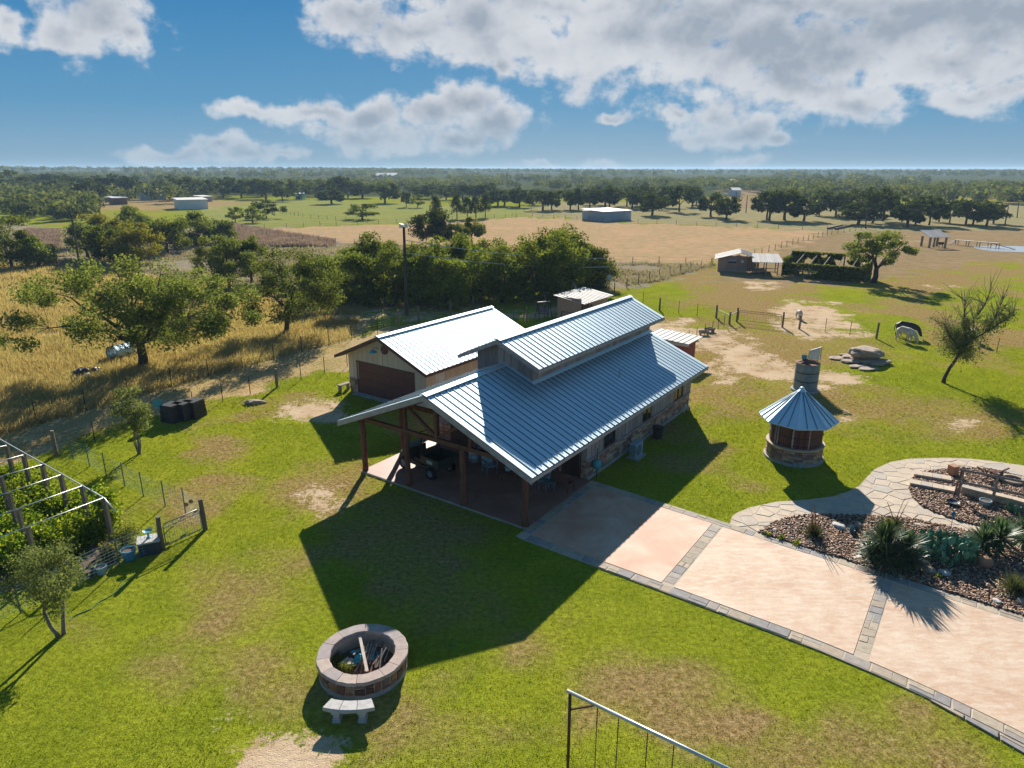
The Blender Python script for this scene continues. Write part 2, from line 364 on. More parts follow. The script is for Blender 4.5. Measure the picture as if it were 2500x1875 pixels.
def hgt(x, y):
    d = np.hypot(x, y); return sm(d, 420., 1500.) * (6. * sm(-x, -500., 900.) + 4.5)
def zone(x, y):
    """world ground point -> zone colour, dry weight, dirt weight"""
    jx = (fbm(x * .35, y * .35, 3) - .5); jy = (fbm(x * .35, y * .35, 9) - .5)
    d = np.hypot(x, y); amp = .5 + d * .035
    px, py = PX(x + jx * amp * 2.2, y + jy * amp * 2.2)
    col = np.zeros(x.shape + (3,)); col[:] = LAWN; lawn = np.ones(x.shape)
    ok = y > 4
    for poly, c in ZONES:
        m = inpoly(px, py, poly) & ok; col[m] = c; lawn[m] = 0
    dry = blobs(px, py, DRY); dirt = blobs(px, py, DIRT)
    past = sm(px, 1450, 1650) * (1 - sm(py, 820, 960)) * lawn
    dry = np.maximum(dry, past * sm(fbm(x * .12, y * .12, 21), .42, .66) * .9)
    dry = np.maximum(dry, lawn * sm(fbm(x * .22, y * .22, 33), .46, .72) * .7)
    return col, dry * lawn, dirt, lawn

# ------------------------------------------------------------------ ground material and sheet
m, t = newmat('ground')
ca = nd(t, 'ShaderNodeAttribute', attribute_name='zcol'); wa = nd(t, 'ShaderNodeAttribute', attribute_name='dry'); da = nd(t, 'ShaderNodeAttribute', attribute_name='dirt'); la = nd(t, 'ShaderNodeAttribute', attribute_name='lawn')
tc_ = nd(t, 'ShaderNodeTexCoord'); P_ = tc_.outputs['Object']
nb = noise(t, P_, .09, 5, .6); nm = noise(t, P_, .55, 6, .62); nf = noise(t, P_, 5.5, 5, .7); ng = noise(t, P_, 26., 3, .6)
dryc = ramp(t, nf, [(.25, (.19, .125, .05)), (.5, (.29, .20, .085)), (.8, (.40, .29, .15))])
dm = sstep(t, mth(t, 'ADD', wa.outputs['Fac'], mth(t, 'MULTIPLY', mth(t, 'SUBTRACT', nm, .5), 1.1)), .12, .95)
dm = mth(t, 'MULTIPLY', dm, la.outputs['Fac'])
grn = mixc(t, sstep(t, nm, .3, .7), ca.outputs['Color'], mixc(t, 1.0, ca.outputs['Color'], (.72, .80, .7), 'MULTIPLY'))
grn = mixc(t, mth(t, 'MULTIPLY', sstep(t, nb, .45, .7), .35), grn, mixc(t, 1.0, ca.outputs['Color'], (1.3, 1.08, 1.1), 'MULTIPLY'))
c1 = mixc(t, dm, grn, dryc)
fv = mth(t, 'ADD', mth(t, 'MULTIPLY', mth(t, 'SUBTRACT', nf, .5), 1.7), mth(t, 'ADD', mth(t, 'MULTIPLY', mth(t, 'SUBTRACT', ng, .5), 1.2), 1.0))
s_ = nd(t, 'ShaderNodeVectorMath', operation='SCALE'); t.links.new(c1, s_.inputs[0]); t.links.new(fv, s_.inputs[3])
dirtc = ramp(t, nm, [(.25, (.40, .25, .15)), (.5, (.58, .43, .28)), (.8, (.66, .53, .38))])
dirtc = mixc(t, mth(t, 'MULTIPLY', sstep(t, ng, .42, .75), .5), dirtc, (.33, .23, .14))
n2_ = noise(t, P_, 1.7, 5, .65)
im = sstep(t, mth(t, 'ADD', mth(t, 'ADD', mth(t, 'ADD', da.outputs['Fac'], mth(t, 'MULTIPLY', mth(t, 'SUBTRACT', nm, .5), 1.2)), mth(t, 'MULTIPLY', mth(t, 'SUBTRACT', n2_, .5), 1.3)), mth(t, 'MULTIPLY', mth(t, 'SUBTRACT', nf, .5), 1.3)), .44, .72)
c2 = mixc(t, im, s_.outputs[0], dirtc)
bh = mth(t, 'ADD', nf, mth(t, 'MULTIPLY', ng, .6))
df = nd(t, 'ShaderNodeBsdfDiffuse'); t.links.new(c2, df.inputs[0]); bn = nd(t, 'ShaderNodeBump'); bn.inputs['Strength'].default_value = .7; bn.inputs['Distance'].default_value = .06
t.links.new(bh, bn.inputs['Height']); t.links.new(bn.outputs[0], df.inputs['Normal']); finish(t, df.outputs[0])
def axis(a, b, fine0, fine1, step, grow):
    xs = list(np.arange(fine0, fine1, step)); s = step; x = fine0
    lo = []
    while x > a: s *= grow; x -= s; lo.append(x)
    s = step; x = xs[-1]; hi = []
    while x < b: s *= grow; x += s; hi.append(x)
    return np.array(lo[::-1] + xs + hi)
gx = axis(-5000, 5000, -45, 60, .55, 1.05); gy = axis(-250, 5400, 6, 125, .55, 1.045)
GX, GY = np.meshgrid(gx, gy); GXf, GYf = GX.ravel(), GY.ravel()
V = np.stack([GXf, GYf, hgt(GXf, GYf)], 1); nx_, ny_ = len(gx), len(gy)
ii = np.arange(nx_ * ny_).reshape(ny_, nx_)
F = np.stack([ii[:-1, :-1].ravel(), ii[:-1, 1:].ravel(), ii[1:, 1:].ravel(), ii[1:, :-1].ravel()], 1)
zc, zd, zi, zl = zone(GXf, GYf)
gm = rawmesh('ground', V, F, 'ground', True)
a = gm.attributes.new('zcol', 'FLOAT_COLOR', 'POINT'); a.data.foreach_set('color', np.concatenate([zc, np.ones((len(zc), 1))], 1).astype(np.float32).ravel())
for nme, arr in (('dry', zd), ('dirt', zi), ('lawn', zl)):
    a = gm.attributes.new(nme, 'FLOAT', 'POINT'); a.data.foreach_set('value', arr.astype(np.float32))
ground = put('ground', gm); tag(ground, kind='structure')
EXCL = []           # world polygons without grass
def exclude(poly): EXCL.append([(p[0], p[1]) for p in poly])
def circle(c, r, n=24): return [(c[0] + r * math.cos(2 * PI * k / n), c[1] + r * math.sin(2 * PI * k / n)) for k in range(n)]

# ------------------------------------------------------------------ materials
STONE = [(.42, .28, .19), (.30, .17, .12), (.48, .35, .25), (.36, .26, .20), (.24, .14, .11), (.52, .40, .29), (.40, .22, .15), (.18, .12, .10)]
rampmat('wall_stone', STONE, .88, 9., .5, .01, .22)
FLAG = [(.50, .405, .30), (.48, .39, .295), (.53, .43, .32), (.46, .385, .31), (.51, .41, .305), (.43, .38, .32), (.52, .42, .32)]
rampmat('flagstone', FLAG, .85, 2.4, .5, .015, .2)
rampmat('border_stone', [(.38, .31, .235), (.32, .28, .25), (.42, .35, .26), (.26, .245, .24), (.36, .32, .28), (.35, .29, .22)], .85, 5., .5, .012, .25)
pbr('mortar', (.46, .39, .32), (.38, .32, .27), .95, scale=9, bump=.3)
pbr('grout', (.52, .43, .33), (.45, .37, .29), .95, scale=9, bump=.3)
pbr('concrete_grey', (.40, .38, .35), (.30, .29, .27), .9, scale=3, bump=.2, fine=.1)
pbr('galvalume', (.62, .77, .85), (.57, .72, .80), .60, .85, scale=1.2, stretch=(1, .3, 1), detail=3, rnd=.04)
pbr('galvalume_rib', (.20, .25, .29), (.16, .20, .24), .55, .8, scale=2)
pbr('tin_old', (.42, .41, .40), (.34, .33, .32), .75, .25, scale=2, rnd=.12, bump=.1)
pbr('galv_tank', (.19, .26, .31), (.14, .20, .24), .5, .5, scale=3, bump=.1)
pbr('rust', (.24, .11, .07), (.14, .065, .045), .9, .2, scale=6, bump=.3)
pbr('weathered_board', (.38, .34, .35), (.26, .225, .235), .85, scale=7, stretch=(6, 6, .5), rnd=.22, bump=.25)
pbr('fascia_grey', (.42, .39, .40), (.32, .295, .30), .8, scale=6, stretch=(.6, .6, .6), bump=.2)
pbr('timber_brown', (.16, .062, .036), (.095, .038, .025), .7, scale=5, stretch=(1, 1, 1), bump=.3, rnd=.12)
pbr('cedar_log', (.21, .085, .048), (.10, .042, .028), .75, scale=7, stretch=(3, 3, .5), bump=.6, rnd=.1)
pbr('dark_door', (.055, .022, .016), (.04, .016, .012), .6, scale=3, stretch=(4, 4, .5))
pbr('soffit', (.10, .045, .03), (.07, .032, .022), .8, scale=3)
pbr('siding_tan', (.66, .53, .40), (.60, .48, .36), .8, scale=3, stretch=(3, 3, .4), rnd=.06)
pbr('trim_brown', (.13, .055, .045), (.09, .04, .032), .6, scale=4)
pbr('garage_door', (.135, .042, .040), (.11, .035, .034), .55, scale=4, stretch=(.3, 1, 4))
pbr('white_paint', (.72, .71, .68), (.62, .61, .58), .6, scale=4)
pbr('glass', (.012, .016, .02), (.02, .025, .03), .06, 0., scale=1, spec=.8)
pbr('black_metal', (.03, .03, .032), (.018, .018, .02), .5, .3, scale=6)
pbr('post_wood', (.22, .175, .135), (.12, .095, .075), .9, scale=9, stretch=(3, 3, .5), bump=.4, rnd=.2)
pbr('old_wood', (.30, .25, .21), (.18, .145, .12), .9, scale=7, stretch=(3, 3, .5), bump=.4, rnd=.25)
pbr('wire', (.13, .13, .12), (.09, .09, .08), .7, .3, scale=4)
pbr('t_post', (.06, .06, .055), (.035, .035, .03), .7, .3, scale=4)
pbr('t_post_blue', (.10, .22, .24), (.16, .24, .24), .5, .4, scale=6)
pbr('pipe_white', (.62, .66, .68), (.45, .48, .50), .4, .4, scale=3)
pbr('gate_pipe', (.42, .43, .43), (.25, .22, .20), .45, .7, scale=5)
pbr('rust_pipe', (.13, .07, .05), (.08, .045, .035), .7, .4, scale=6)
pbr('turquoise', (.06, .36, .42), (.05, .28, .34), .45, scale=4)
pbr('blue_pot', (.05, .26, .42), (.04, .20, .34), .4, scale=4)
pbr('pale_blue', (.30, .44, .50), (.24, .36, .42), .5, scale=4)
pbr('bin_black', (.028, .032, .042), (.018, .02, .028), .5, scale=4)
pbr('terracotta', (.42, .22, .12), (.33, .17, .10), .8, scale=5, bump=.2)
pbr('bark', (.085, .065, .05), (.045, .035, .028), .95, scale=6, stretch=(1, 1, .35), bump=.6, bdist=.04)
pbr('bark_pale', (.24, .20, .17), (.14, .115, .10), .9, scale=8, stretch=(1, 1, .4), bump=.3)
pbr('rock', (.43, .34, .26), (.27, .21, .165), .92, scale=2.2, detail=8, bump=.8, bdist=.08, fine=.2, rnd=.12)
pbr('soil', (.16, .10, .065), (.10, .065, .045), .95, scale=5, bump=.4)
pbr('pale_stone', (.52, .50, .48), (.40, .385, .37), .85, scale=6, bump=.4, fine=.12)
leafmat('leaf_oak', [(.030, .045, .014), (.050, .072, .020), (.085, .10, .028)], .35)
leafmat('leaf_near', [(.072, .11, .030), (.13, .17, .045), (.22, .25, .07)], .45)
leafmat('leaf_brush', [(.055, .085, .018), (.115, .155, .028), (.22, .25, .04)], .48)
leafmat('leaf_yellow', [(.09, .10, .018), (.16, .165, .026), (.24, .22, .035)], .45)
leafmat('leaf_grey', [(.075, .105, .04), (.13, .165, .06), (.21, .25, .10)], .45)
leafmat('leaf_vine', [(.06, .13, .014), (.14, .22, .022), (.33, .35, .035)], .52)
leafmat('leaf_wood', [(.055, .072, .026), (.095, .12, .04), (.17, .19, .055)], .35)
leafmat('leaf_yucca', [(.035, .085, .042), (.075, .14, .07), (.20, .25, .14)], .3, .4)
leafmat('leaf_cactus', [(.055, .15, .085), (.08, .20, .11), (.13, .25, .14)], .05, .45)
leafmat('leaf_redyucca', [(.05, .07, .03), (.09, .11, .045), (.15, .16, .07)], .3)
leafmat('grass', [(.12, .175, .010), (.205, .26, .016), (.28, .30, .028), (.31, .24, .085), (.40, .29, .15)], .42, .7, 0)
leafmat('weed_grey', [(.20, .17, .13), (.30, .27, .21), (.42, .39, .32)], .3, .9, 0)
leafmat('weed_purple', [(.18, .13, .145), (.26, .195, .205), (.35, .28, .28)], .3, .9, 0)
leafmat('grass_gold', [(.28, .215, .10), (.37, .295, .145), (.46, .385, .21), (.28, .26, .10)], .4, .9, 0)
leafmat('dead_twig', [(.16, .13, .10), (.24, .2, .16), (.3, .26, .2)], .1, .9, 0)

# ------------------------------------------------------------------ driveway: stained concrete panels between stone bands
drive = empty('driveway', HS(10, 0), YAW); tag(drive, kind='structure')
m, t = newmat('stained_concrete')
tc_ = nd(t, 'ShaderNodeTexCoord'); gm_ = nd(t, 'ShaderNodeNewGeometry'); P_ = gm_.outputs['Position']
n1 = noise(t, P_, .55, 6, .65, .6); n2 = noise(t, vmt(t, 'MULTIPLY', P_, (1.0, 3.0, 1.0)), 1.7, 6, .7); n3 = noise(t, P_, 14, 4, .7)
cc = ramp(t, n1, [(.25, (.45, .27, .18)), (.45, (.56, .395, .275)), (.6, (.62, .47, .345)), (.8, (.64, .52, .40))])
cc = mixc(t, mth(t, 'MULTIPLY', sstep(t, n2, .48, .68), .75), cc, (.66, .55, .45))
cc = mixc(t, mth(t, 'MULTIPLY', sstep(t, n2, .5, .32), .6), cc, (.50, .31, .22))
f = mth(t, 'ADD', mth(t, 'MULTIPLY', mth(t, 'SUBTRACT', n3, .5), .35), 1.0)
s_ = nd(t, 'ShaderNodeVectorMath', operation='SCALE'); t.links.new(cc, s_.inputs[0]); t.links.new(f, s_.inputs[3])
finish(t, principled(t, s_.outputs[0], .72, 0, n3, .15, .004, .35))
m, t = newmat('red_concrete')
gm_ = nd(t, 'ShaderNodeNewGeometry'); P_ = gm_.outputs['Position']; n1 = noise(t, P_, .6, 6, .65, .5); n3 = noise(t, P_, 14, 4, .7)
cc = ramp(t, n1, [(.3, (.48, .24, .155)), (.5, (.56, .33, .225)), (.65, (.62, .43, .32)), (.8, (.64, .50, .39))]); finish(t, principled(t, cc, .7, 0, n3, .15, .004, .35))
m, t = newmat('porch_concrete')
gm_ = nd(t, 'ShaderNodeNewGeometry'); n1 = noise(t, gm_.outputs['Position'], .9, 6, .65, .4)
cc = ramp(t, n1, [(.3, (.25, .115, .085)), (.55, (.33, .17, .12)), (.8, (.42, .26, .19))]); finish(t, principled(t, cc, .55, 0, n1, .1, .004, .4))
def up_v(u):   return 5.05 - .055 * (u - 10)            # inner edges of the stone bands
def low_v(u):  return -.33 - .018 * max(0, u - 10) - .045 * max(0, u - 20) ** 1.9 * .55
US = [10.05, 15.65, 16.12, 21.9, 22.35, 30.5]
def pan(u0, u1, k=8):
    us = [u0 + (u1 - u0) * i / k for i in range(k + 1)]
    return [(u, low_v(u)) for u in us] + [(u, up_v(u)) for u in us[::-1]]
for a, b in ((US[0], US[1]), (US[2], US[3]), (US[4], US[5])):
    p = [HL((0, 0, 0))] and [(u - 10, v) for u, v in pan(a, b)]
    MB().prism(ccw(p), -.15, .055).build('concrete_panel', 'stained_concrete' if a > 12 else 'red_concrete', drive)
dpoly = [HS(u, v) for u, v in [(9.6, -.75)] + [(u, low_v(u) - .45) for u in np.linspace(10, 30.5, 14)] + [(30.5, 5)] + [(u, up_v(u) + .45) for u in np.linspace(30.5, 10, 10)] + [(9.6, 5.5)]]
exclude(dpoly)
MB().prism(ccw([(HL(p).x - 10, HL(p).y) for p in dpoly]), -.2, .040).build('stone_bed', 'grout', drive)
rs = random.Random(5)
def strip(fa, fb, L, name, par, top=.05, mn=.35, mx=.75, mat='border_stone', split=.35):
    """stones between two edge curves fa(t), fb(t), t in metres 0..L"""
    x = 0.
    while x < L - .1:
        w = min(rs.uniform(mn, mx), L - x); g = .012
        k = rs.uniform(.35, .65) if rs.random() < split else None
        A0, A1, B0, B1 = [Vector(q) for q in (fa(x + g), fa(x + w - g), fb(x + g + rs.uniform(-.05, .05)), fb(x + w - g))]
        quads = [(A0, A1, B1, B0)] if k is None else [(A0, A1, A1.lerp(B1, k - .03), A0.lerp(B0, k - .03)), (A0.lerp(B0, k + .03), A1.lerp(B1, k + .03), B1, B0)]
        for q in quads:
            c = sum((Vector((v.x, v.y, 0)) for v in q), Vector()) / 4
            p = ccw([(v.x - c.x, v.y - c.y) for v in q]); z = top + rs.uniform(-.006, .008)
            mb = MB(); ins = [(x_ * .95, y_ * .95) for x_, y_ in p]
            mb.add([(x_, y_, -.05) for x_, y_ in p] + [(x_, y_, z - .012) for x_, y_ in p] + [(x_, y_, z) for x_, y_ in ins],
                   [(i, (i + 1) % 4, 4 + (i + 1) % 4, 4 + i) for i in range(4)] + [(4 + i, 4 + (i + 1) % 4, 8 + (i + 1) % 4, 8 + i) for i in range(4)] + [(8, 9, 10, 11)])
            mb.build(name, mat, par, c)
        x += w
D = lambda u, v: (u - 10, v, 0)
strip(lambda s: D(10.02 + s, low_v(10 + s) - .03), lambda s: D(10.02 + s, low_v(10 + s) - .43), 19.5, 'border_stone', drive)
strip(lambda s: D(10.02 + s, up_v(10 + s) + .03), lambda s: D(10.02 + s, up_v(10 + s) + .43), 19.5, 'border_stone', drive)
for u in (9.62, US[1] + .03, US[3] + .03):
    w = .38 if u > 10 else .36
    strip(lambda s: D(u, -.3 - (.06 if u > 20 else 0) + s), lambda s: D(u + w, -.3 + s), 5.2 - .05 * (u - 10), 'border_stone', drive, mn=.3, mx=.6, split=.25)
# the band on along the lawn where the apron widens
strip(lambda s: D(24 + s, low_v(24 + s) - .46), lambda s: D(24 + s, low_v(24 + s) - .5 - .12 * s), 5.5, 'border_stone', drive, mn=.5, mx=.9)
exclude([HS(u, low_v(u) - .5 - .12 * max(0, u - 24)) for u in np.linspace(23, 30, 8)] + [HS(30, 3), HS(23, 3)])

# ------------------------------------------------------------------ flagstone path and gravel beds
def gpoly(zf, pts, z=0.): return [G(*zf(*p), z) for p in pts]
outer = [(-60, 640), (-40, 575), (0, 545), (100, 505), (300, 462), (550, 445), (740, 420), (850, 385), (940, 340), (1000, 270), (1060, 210), (1180, 155), (1320, 130), (1600, 122), (1800, 130), (1950, 145), (2090, 165), (2230, 185), (2500, 250)]
bedA_top = [(170, 690), (280, 625), (400, 580), (600, 562), (1050, 572), (1300, 590), (1560, 640), (1860, 710), (2050, 790), (2500, 960)]
pathW = gpoly(Z6, outer + [(2500, 960)] + bedA_top[::-1][1:] + [(150, 705), (60, 690)])
bedB = gpoly(Z6, [(1325, 360), (1345, 420), (1420, 500), (1560, 560), (1700, 610), (1900, 660), (2100, 720), (2500, 860), (2500, 370), (2212, 290), (2050, 230), (1900, 205), (1700, 210), (1550, 215), (1400, 235), (1340, 300)])
bedA = gpoly(Z6, bedA_top) + [HS(u, up_v(u) + .46) for u in np.linspace(30, 17.35, 12)]
path = empty('stone_path', pathW[5]); tag(path, kind='structure'); pl = lambda p: (p[0] - pathW[5].x, p[1] - pathW[5].y)
MB().prism(ccw([pl(p) for p in pathW]), -.15, .028).build('mortar_bed', 'grout', path)
exclude(pathW); exclude(bedA); exclude(bedB)
def clip(poly, a, b, c):     # keep a*x+b*y<=c
    out = []
    for i in range(len(poly)):
        p, q = poly[i], poly[(i + 1) % len(poly)]; dp = a * p[0] + b * p[1] - c; dq = a * q[0] + b * q[1] - c
        if dp <= 0: out.append(p)
        if dp * dq < 0: k = dp / (dp - dq); out.append((p[0] + (q[0] - p[0]) * k, p[1] + (q[1] - p[1]) * k))
    return out
def pin(p, poly): return bool(inpoly(np.array([p[0]]), np.array([p[1]]), poly)[0])
seeds = []; tries = 0
xs = [p.x for p in pathW]; ys = [p.y for p in pathW]
while tries < 6000 and len(seeds) < 230:
    tries += 1; p = (rs.uniform(min(xs), max(xs)), rs.uniform(min(ys), max(ys)))
    if not pin(p, pathW) or p[0] > 23.5 or pin(p, bedB): continue
    if all((p[0] - q[0]) ** 2 + (p[1] - q[1]) ** 2 > .50 ** 2 for q in seeds): seeds.append(p)
for i, p in enumerate(seeds):
    cell = [(p[0] - 1, p[1] - 1), (p[0] + 1, p[1] - 1), (p[0] + 1, p[1] + 1), (p[0] - 1, p[1] + 1)]
    for q in sorted((q for q in seeds if q is not p), key=lambda q: (q[0] - p[0]) ** 2 + (q[1] - p[1]) ** 2)[:14]:
        dx, dy = q[0] - p[0], q[1] - p[1]; L = math.hypot(dx, dy)
        cell = clip(cell, dx / L, dy / L, (dx * (p[0] + q[0]) / 2 + dy * (p[1] + q[1]) / 2) / L - .014)
        if len(cell) < 3: break
    if len(cell) < 3: continue
    fixd = []
    for v in cell:
        k = 1.0
        while k > .1 and (not pin((p[0] + (v[0] - p[0]) * k, p[1] + (v[1] - p[1]) * k), pathW) or pin((p[0] + (v[0] - p[0]) * k, p[1] + (v[1] - p[1]) * k), bedB)): k -= .08
        fixd.append(((v[0] - p[0]) * k, (v[1] - p[1]) * k))
    n = len(fixd); z = .04 + rs.uniform(-.006, .008); fixd = ccw(fixd)
    mb = MB(); mb.add([(x, y, -.02) for x, y in fixd] + [(x, y, z - .01) for x, y in fixd] + [(x * .95, y * .95, z) for x, y in fixd],
                      [(k, (k + 1) % n, n + (k + 1) % n, n + k) for k in range(n)] + [(n + k, n + (k + 1) % n, 2 * n + (k + 1) % n, 2 * n + k) for k in range(n)] + [tuple(range(2 * n, 3 * n))])
    mb.build('flagstone', 'flagstone', path, (*pl(p), 0))
m, t = newmat('bark_mulch'); a_ = nd(t, 'ShaderNodeAttribute', attribute_name='lv')
finish(t, principled(t, ramp(t, a_.outputs['Fac'], [(0, (.09, .05, .035)), (.35, (.175, .10, .066)), (.6, (.28, .17, .112)), (.82, (.40, .27, .185)), (1, (.58, .45, .34))]), .85))
pbr('bed_soil', (.16, .10, .07), (.09, .06, .045), .95, scale=6, bump=.5, fine=.3)
def mulch_bed(name, poly, n, seed):
    rng = np.random.default_rng(seed)
    o = MB().prism(ccw([(p.x, p.y) for p in poly]), -.1, .048).build(name, 'bed_soil'); tag(o, kind='structure')
    X = np.array([p.x for p in poly]); Y = np.array([p.y for p in poly]); pts = []
    x = rng.uniform(X.min(), min(X.max(), 25), n * 3); y = rng.uniform(Y.min(), Y.max(), n * 3)
    k = inpoly(x, y, poly); x, y = x[k][:n], y[k][:n]; n = len(x)
    cube = np.array([(-1, -1, -1), (1, -1, -1), (1, 1, -1), (-1, 1, -1), (-1, -1, 1), (1, -1, 1), (1, 1, 1), (-1, 1, 1)], float) * .5
    s = np.stack([rng.uniform(.05, .13, n), rng.uniform(.03, .07, n), rng.uniform(.02, .05, n)], 1)
    v = cube[None] * s[:, None] * (1 + rng.uniform(-.3, .3, (n, 8, 1)))
    a = rng.uniform(0, 2 * PI, n); tl = rng.normal(0, .35, n)
    ca_, sa = np.cos(tl)[:, None], np.sin(tl)[:, None]; v = np.stack([v[..., 0] * ca_ - v[..., 2] * sa, v[..., 1], v[..., 0] * sa + v[..., 2] * ca_], -1)
    ca_, sa = np.cos(a)[:, None], np.sin(a)[:, None]; v = np.stack([v[..., 0] * ca_ - v[..., 1] * sa, v[..., 0] * sa + v[..., 1] * ca_, v[..., 2]], -1)
    v += np.stack([x, y, .06 + rng.uniform(0, .03, n)], 1)[:, None]
    fq = np.array([(3, 2, 1, 0), (4, 5, 6, 7), (0, 1, 5, 4), (1, 2, 6, 5), (2, 3, 7, 6), (3, 0, 4, 7)])
    Fq = (np.arange(n)[:, None, None] * 8 + fq[None]).reshape(-1, 4)
    me = rawmesh('bark_mulch', v.reshape(-1, 3), Fq, 'bark_mulch', False, np.repeat(rng.uniform(0, 1, n), 8))
    c = put('bark_mulch', me); tag(c, 'brown bark and pebble mulch covering the ' + ('bed beside the driveway' if seed == 1 else 'bed around the rail fence'), 'mulch', kind='stuff')
    return o
mulch_bed('planting_bed', bedA, 14000, 1); mulch_bed('planting_bed', bedB, 9000, 2)
# ------------------------------------------------------------------ shared stones, panels, boards
STN = [chamfer_box('stone', 'wall_stone', 100 + i, .07, .07) for i in range(8)]
def panel_mesh(L, w, name='roof_panel'):
    """standing-seam panel: x down the slope, z out, seam along y=0"""
    mb = MB(); mb.box(0, L, 0, w, 0, .012)
    mb.box(0, L, -.02, .022, .013, .034)
    mb.box(0, L, w * .5 - .012, w * .5 + .012, .0125, .018)
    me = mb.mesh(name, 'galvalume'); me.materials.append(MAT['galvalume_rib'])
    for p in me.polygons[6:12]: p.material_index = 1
    return me
def roof_side(parent, ridge_u, ridge_z, half, drop, v0, v1, side, w=.41):
    p = math.atan2(drop, half); L = math.hypot(half, drop); n = max(1, round((v1 - v0) / w)); w = (v1 - v0) / n
    me = panel_mesh(L - .08, w)
    for i in range(n):
        if side > 0: put('roof_panel', me, parent, (ridge_u + .08 * math.cos(p), v0 + i * w, ridge_z - .08 * math.sin(p)), (0, p, 0))
        else: put('roof_panel', me, parent, (ridge_u - .08 * math.cos(p), v0 + (i + 1) * w, ridge_z - .08 * math.sin(p)), (0, p, PI))
def gable_roof(parent, uc, zr, half, ze, v0, v1, fascia, th=.14, soffit='soffit', fh=.2):
    """deck (the roof part) with panels, ridge cap and fascia boards below it"""
    d = zr - ze; k = math.hypot(half, d); o = th * k / half
    mb = MB()
    for s in (-1, 1):
        e = uc + s * half
        q = [(uc, v0, zr - o), (e, v0, ze - o), (e, v1, ze - o), (uc, v1, zr - o), (uc, v0, zr - .006), (e, v0, ze - .006), (e, v1, ze - .006), (uc, v1, zr - .006)]
        if s > 0: q = [q[i] for i in (0, 1, 2, 3, 4, 5, 6, 7)]
        else: q = [q[i] for i in (1, 0, 3, 2, 5, 4, 7, 6)]
        mb.hexa(q)
    deck = mb.build('roof', soffit, parent)
    roof_side(deck, uc, zr, half, d, v0, v1, 1); roof_side(deck, uc, zr, half, d, v0, v1, -1)
    cap = MB(); c = .2
    for s in (-1, 1):
        q = [(uc, v0 - .01, zr + .012), (uc + s * c, v0 - .01, zr - c * d / half + .06), (uc + s * c, v1 + .01, zr - c * d / half + .06), (uc, v1 + .01, zr + .012)]
        tp = [(x, y, z + .03) for x, y, z in q]; tp[0] = (uc, v0 - .01, zr + .085); tp[3] = (uc, v1 + .01, zr + .085)
        q = q + tp
        cap.hexa(q if s > 0 else [q[i] for i in (1, 0, 3, 2, 5, 4, 7, 6)])
    cap.build('ridge_cap', 'galvalume', deck)
    for v, s in ((v0 - .02, -1), (v1 + .02, 1)):
        for sd in (-1, 1):
            e = uc + sd * (half + .02); a = v - .02; b = v + .02
            zt, zb = zr - .01, zr - o - fh * .35; ztE, zbE = ze - .018, ze - o - fh * .35
            q = [(uc, a, zb), (e, a, zbE), (e, b, zbE), (uc, b, zb), (uc, a, zt), (e, a, ztE), (e, b, ztE), (uc, b, zt)]
            MB().hexa(q if sd > 0 else [q[i] for i in (1, 0, 3, 2, 5, 4, 7, 6)]).build('rake_board', fascia, deck)
    for sd in (-1, 1):
        e = uc + sd * (half + .022)
        MB().box(min(e, e - sd * .04), max(e, e - sd * .04), v0, v1, ze - o - .03, ze - .03).build('eave_board', fascia, deck)
    return deck
def stone_field(parent, rnd, along, lo, hi, z0, z1, ch=.135, wmin=.16, wmax=.42, depth=.05, origin=None):
    """coursed stones on a flat wall; along(s, z) -> (loc, rot)"""
    z = z0
    while z < z1 - .03:
        h = min(rnd.choice((ch * .75, ch, ch, ch * 1.35)), z1 - z)
        if z1 - z - h < .05: h = z1 - z
        s = lo - rnd.uniform(0, .2)
        while s < hi:
            w = rnd.uniform(wmin, wmax); a, b = max(s, lo), min(s + w, hi)
            if b - a > .07:
                loc, rot = along((a + b) / 2, z + h / 2)
                put('stone', rnd.choice(STN), parent, loc, rot, (b - a - .016, h - .016, depth * rnd.uniform(.8, 1.3)))
            s += w
        z += h

# ------------------------------------------------------------------ the barn house
UC, HALF, ZE, ZR = 4.80, 5.475, 2.69, 4.99
house = empty('barn_house', HO, YAW, 'barn house with ridge clerestory, silver standing-seam roof and open timber porch', 'house')
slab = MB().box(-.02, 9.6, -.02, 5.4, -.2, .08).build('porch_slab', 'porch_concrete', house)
MB().box(.02, 9.56, -.06, -.022, -.2, .066).build('slab_edge', 'concrete_grey', house)
KP = (ZR - ZE) / HALF
rz_ = lambda u: ZR - abs(u - UC) * KP
core = MB(); th = .16
prof = [(.2, -.2), (9.33, -.2), (9.33, rz_(9.33) - th), (UC, ZR - th), (.2, rz_(.2) - th)]
n = len(prof); v0, v1 = 5.42, 18.2
core.add([(u, v0, z) for u, z in prof] + [(u, v1, z) for u, z in prof], [tuple(range(n)), tuple(range(2 * n - 1, n - 1, -1))] + [(i, n + i, n + (i + 1) % n, (i + 1) % n) for i in range(n)])
wall = core.build('wall', 'mortar', house)
MB().box(9.33, 9.42, 5.42, 18.24, -.2, .16).build('foundation', 'concrete_grey', house)
rw = random.Random(11)
R_U = (PI / 2, 0, PI / 2)
stone_field(wall, rw, lambda s, z: ((9.345, s, z), R_U), 5.40, 18.2, .17, .97, .135, .18, .46)
MB().box(9.33, 9.45, 5.36, 18.24, .975, 1.03).build('sill_ledge', 'weathered_board', house)
WIN = [(6.93, 8.22), (11.36, 12.6), (15.65, 17.0)]
def board(parent, me_mat, x0, x1, y0, y1, z0, z1, name='board'): return MB().box(x0, x1, y0, y1, z0, z1).build(name, me_mat, parent)
v = 5.36; i = 0
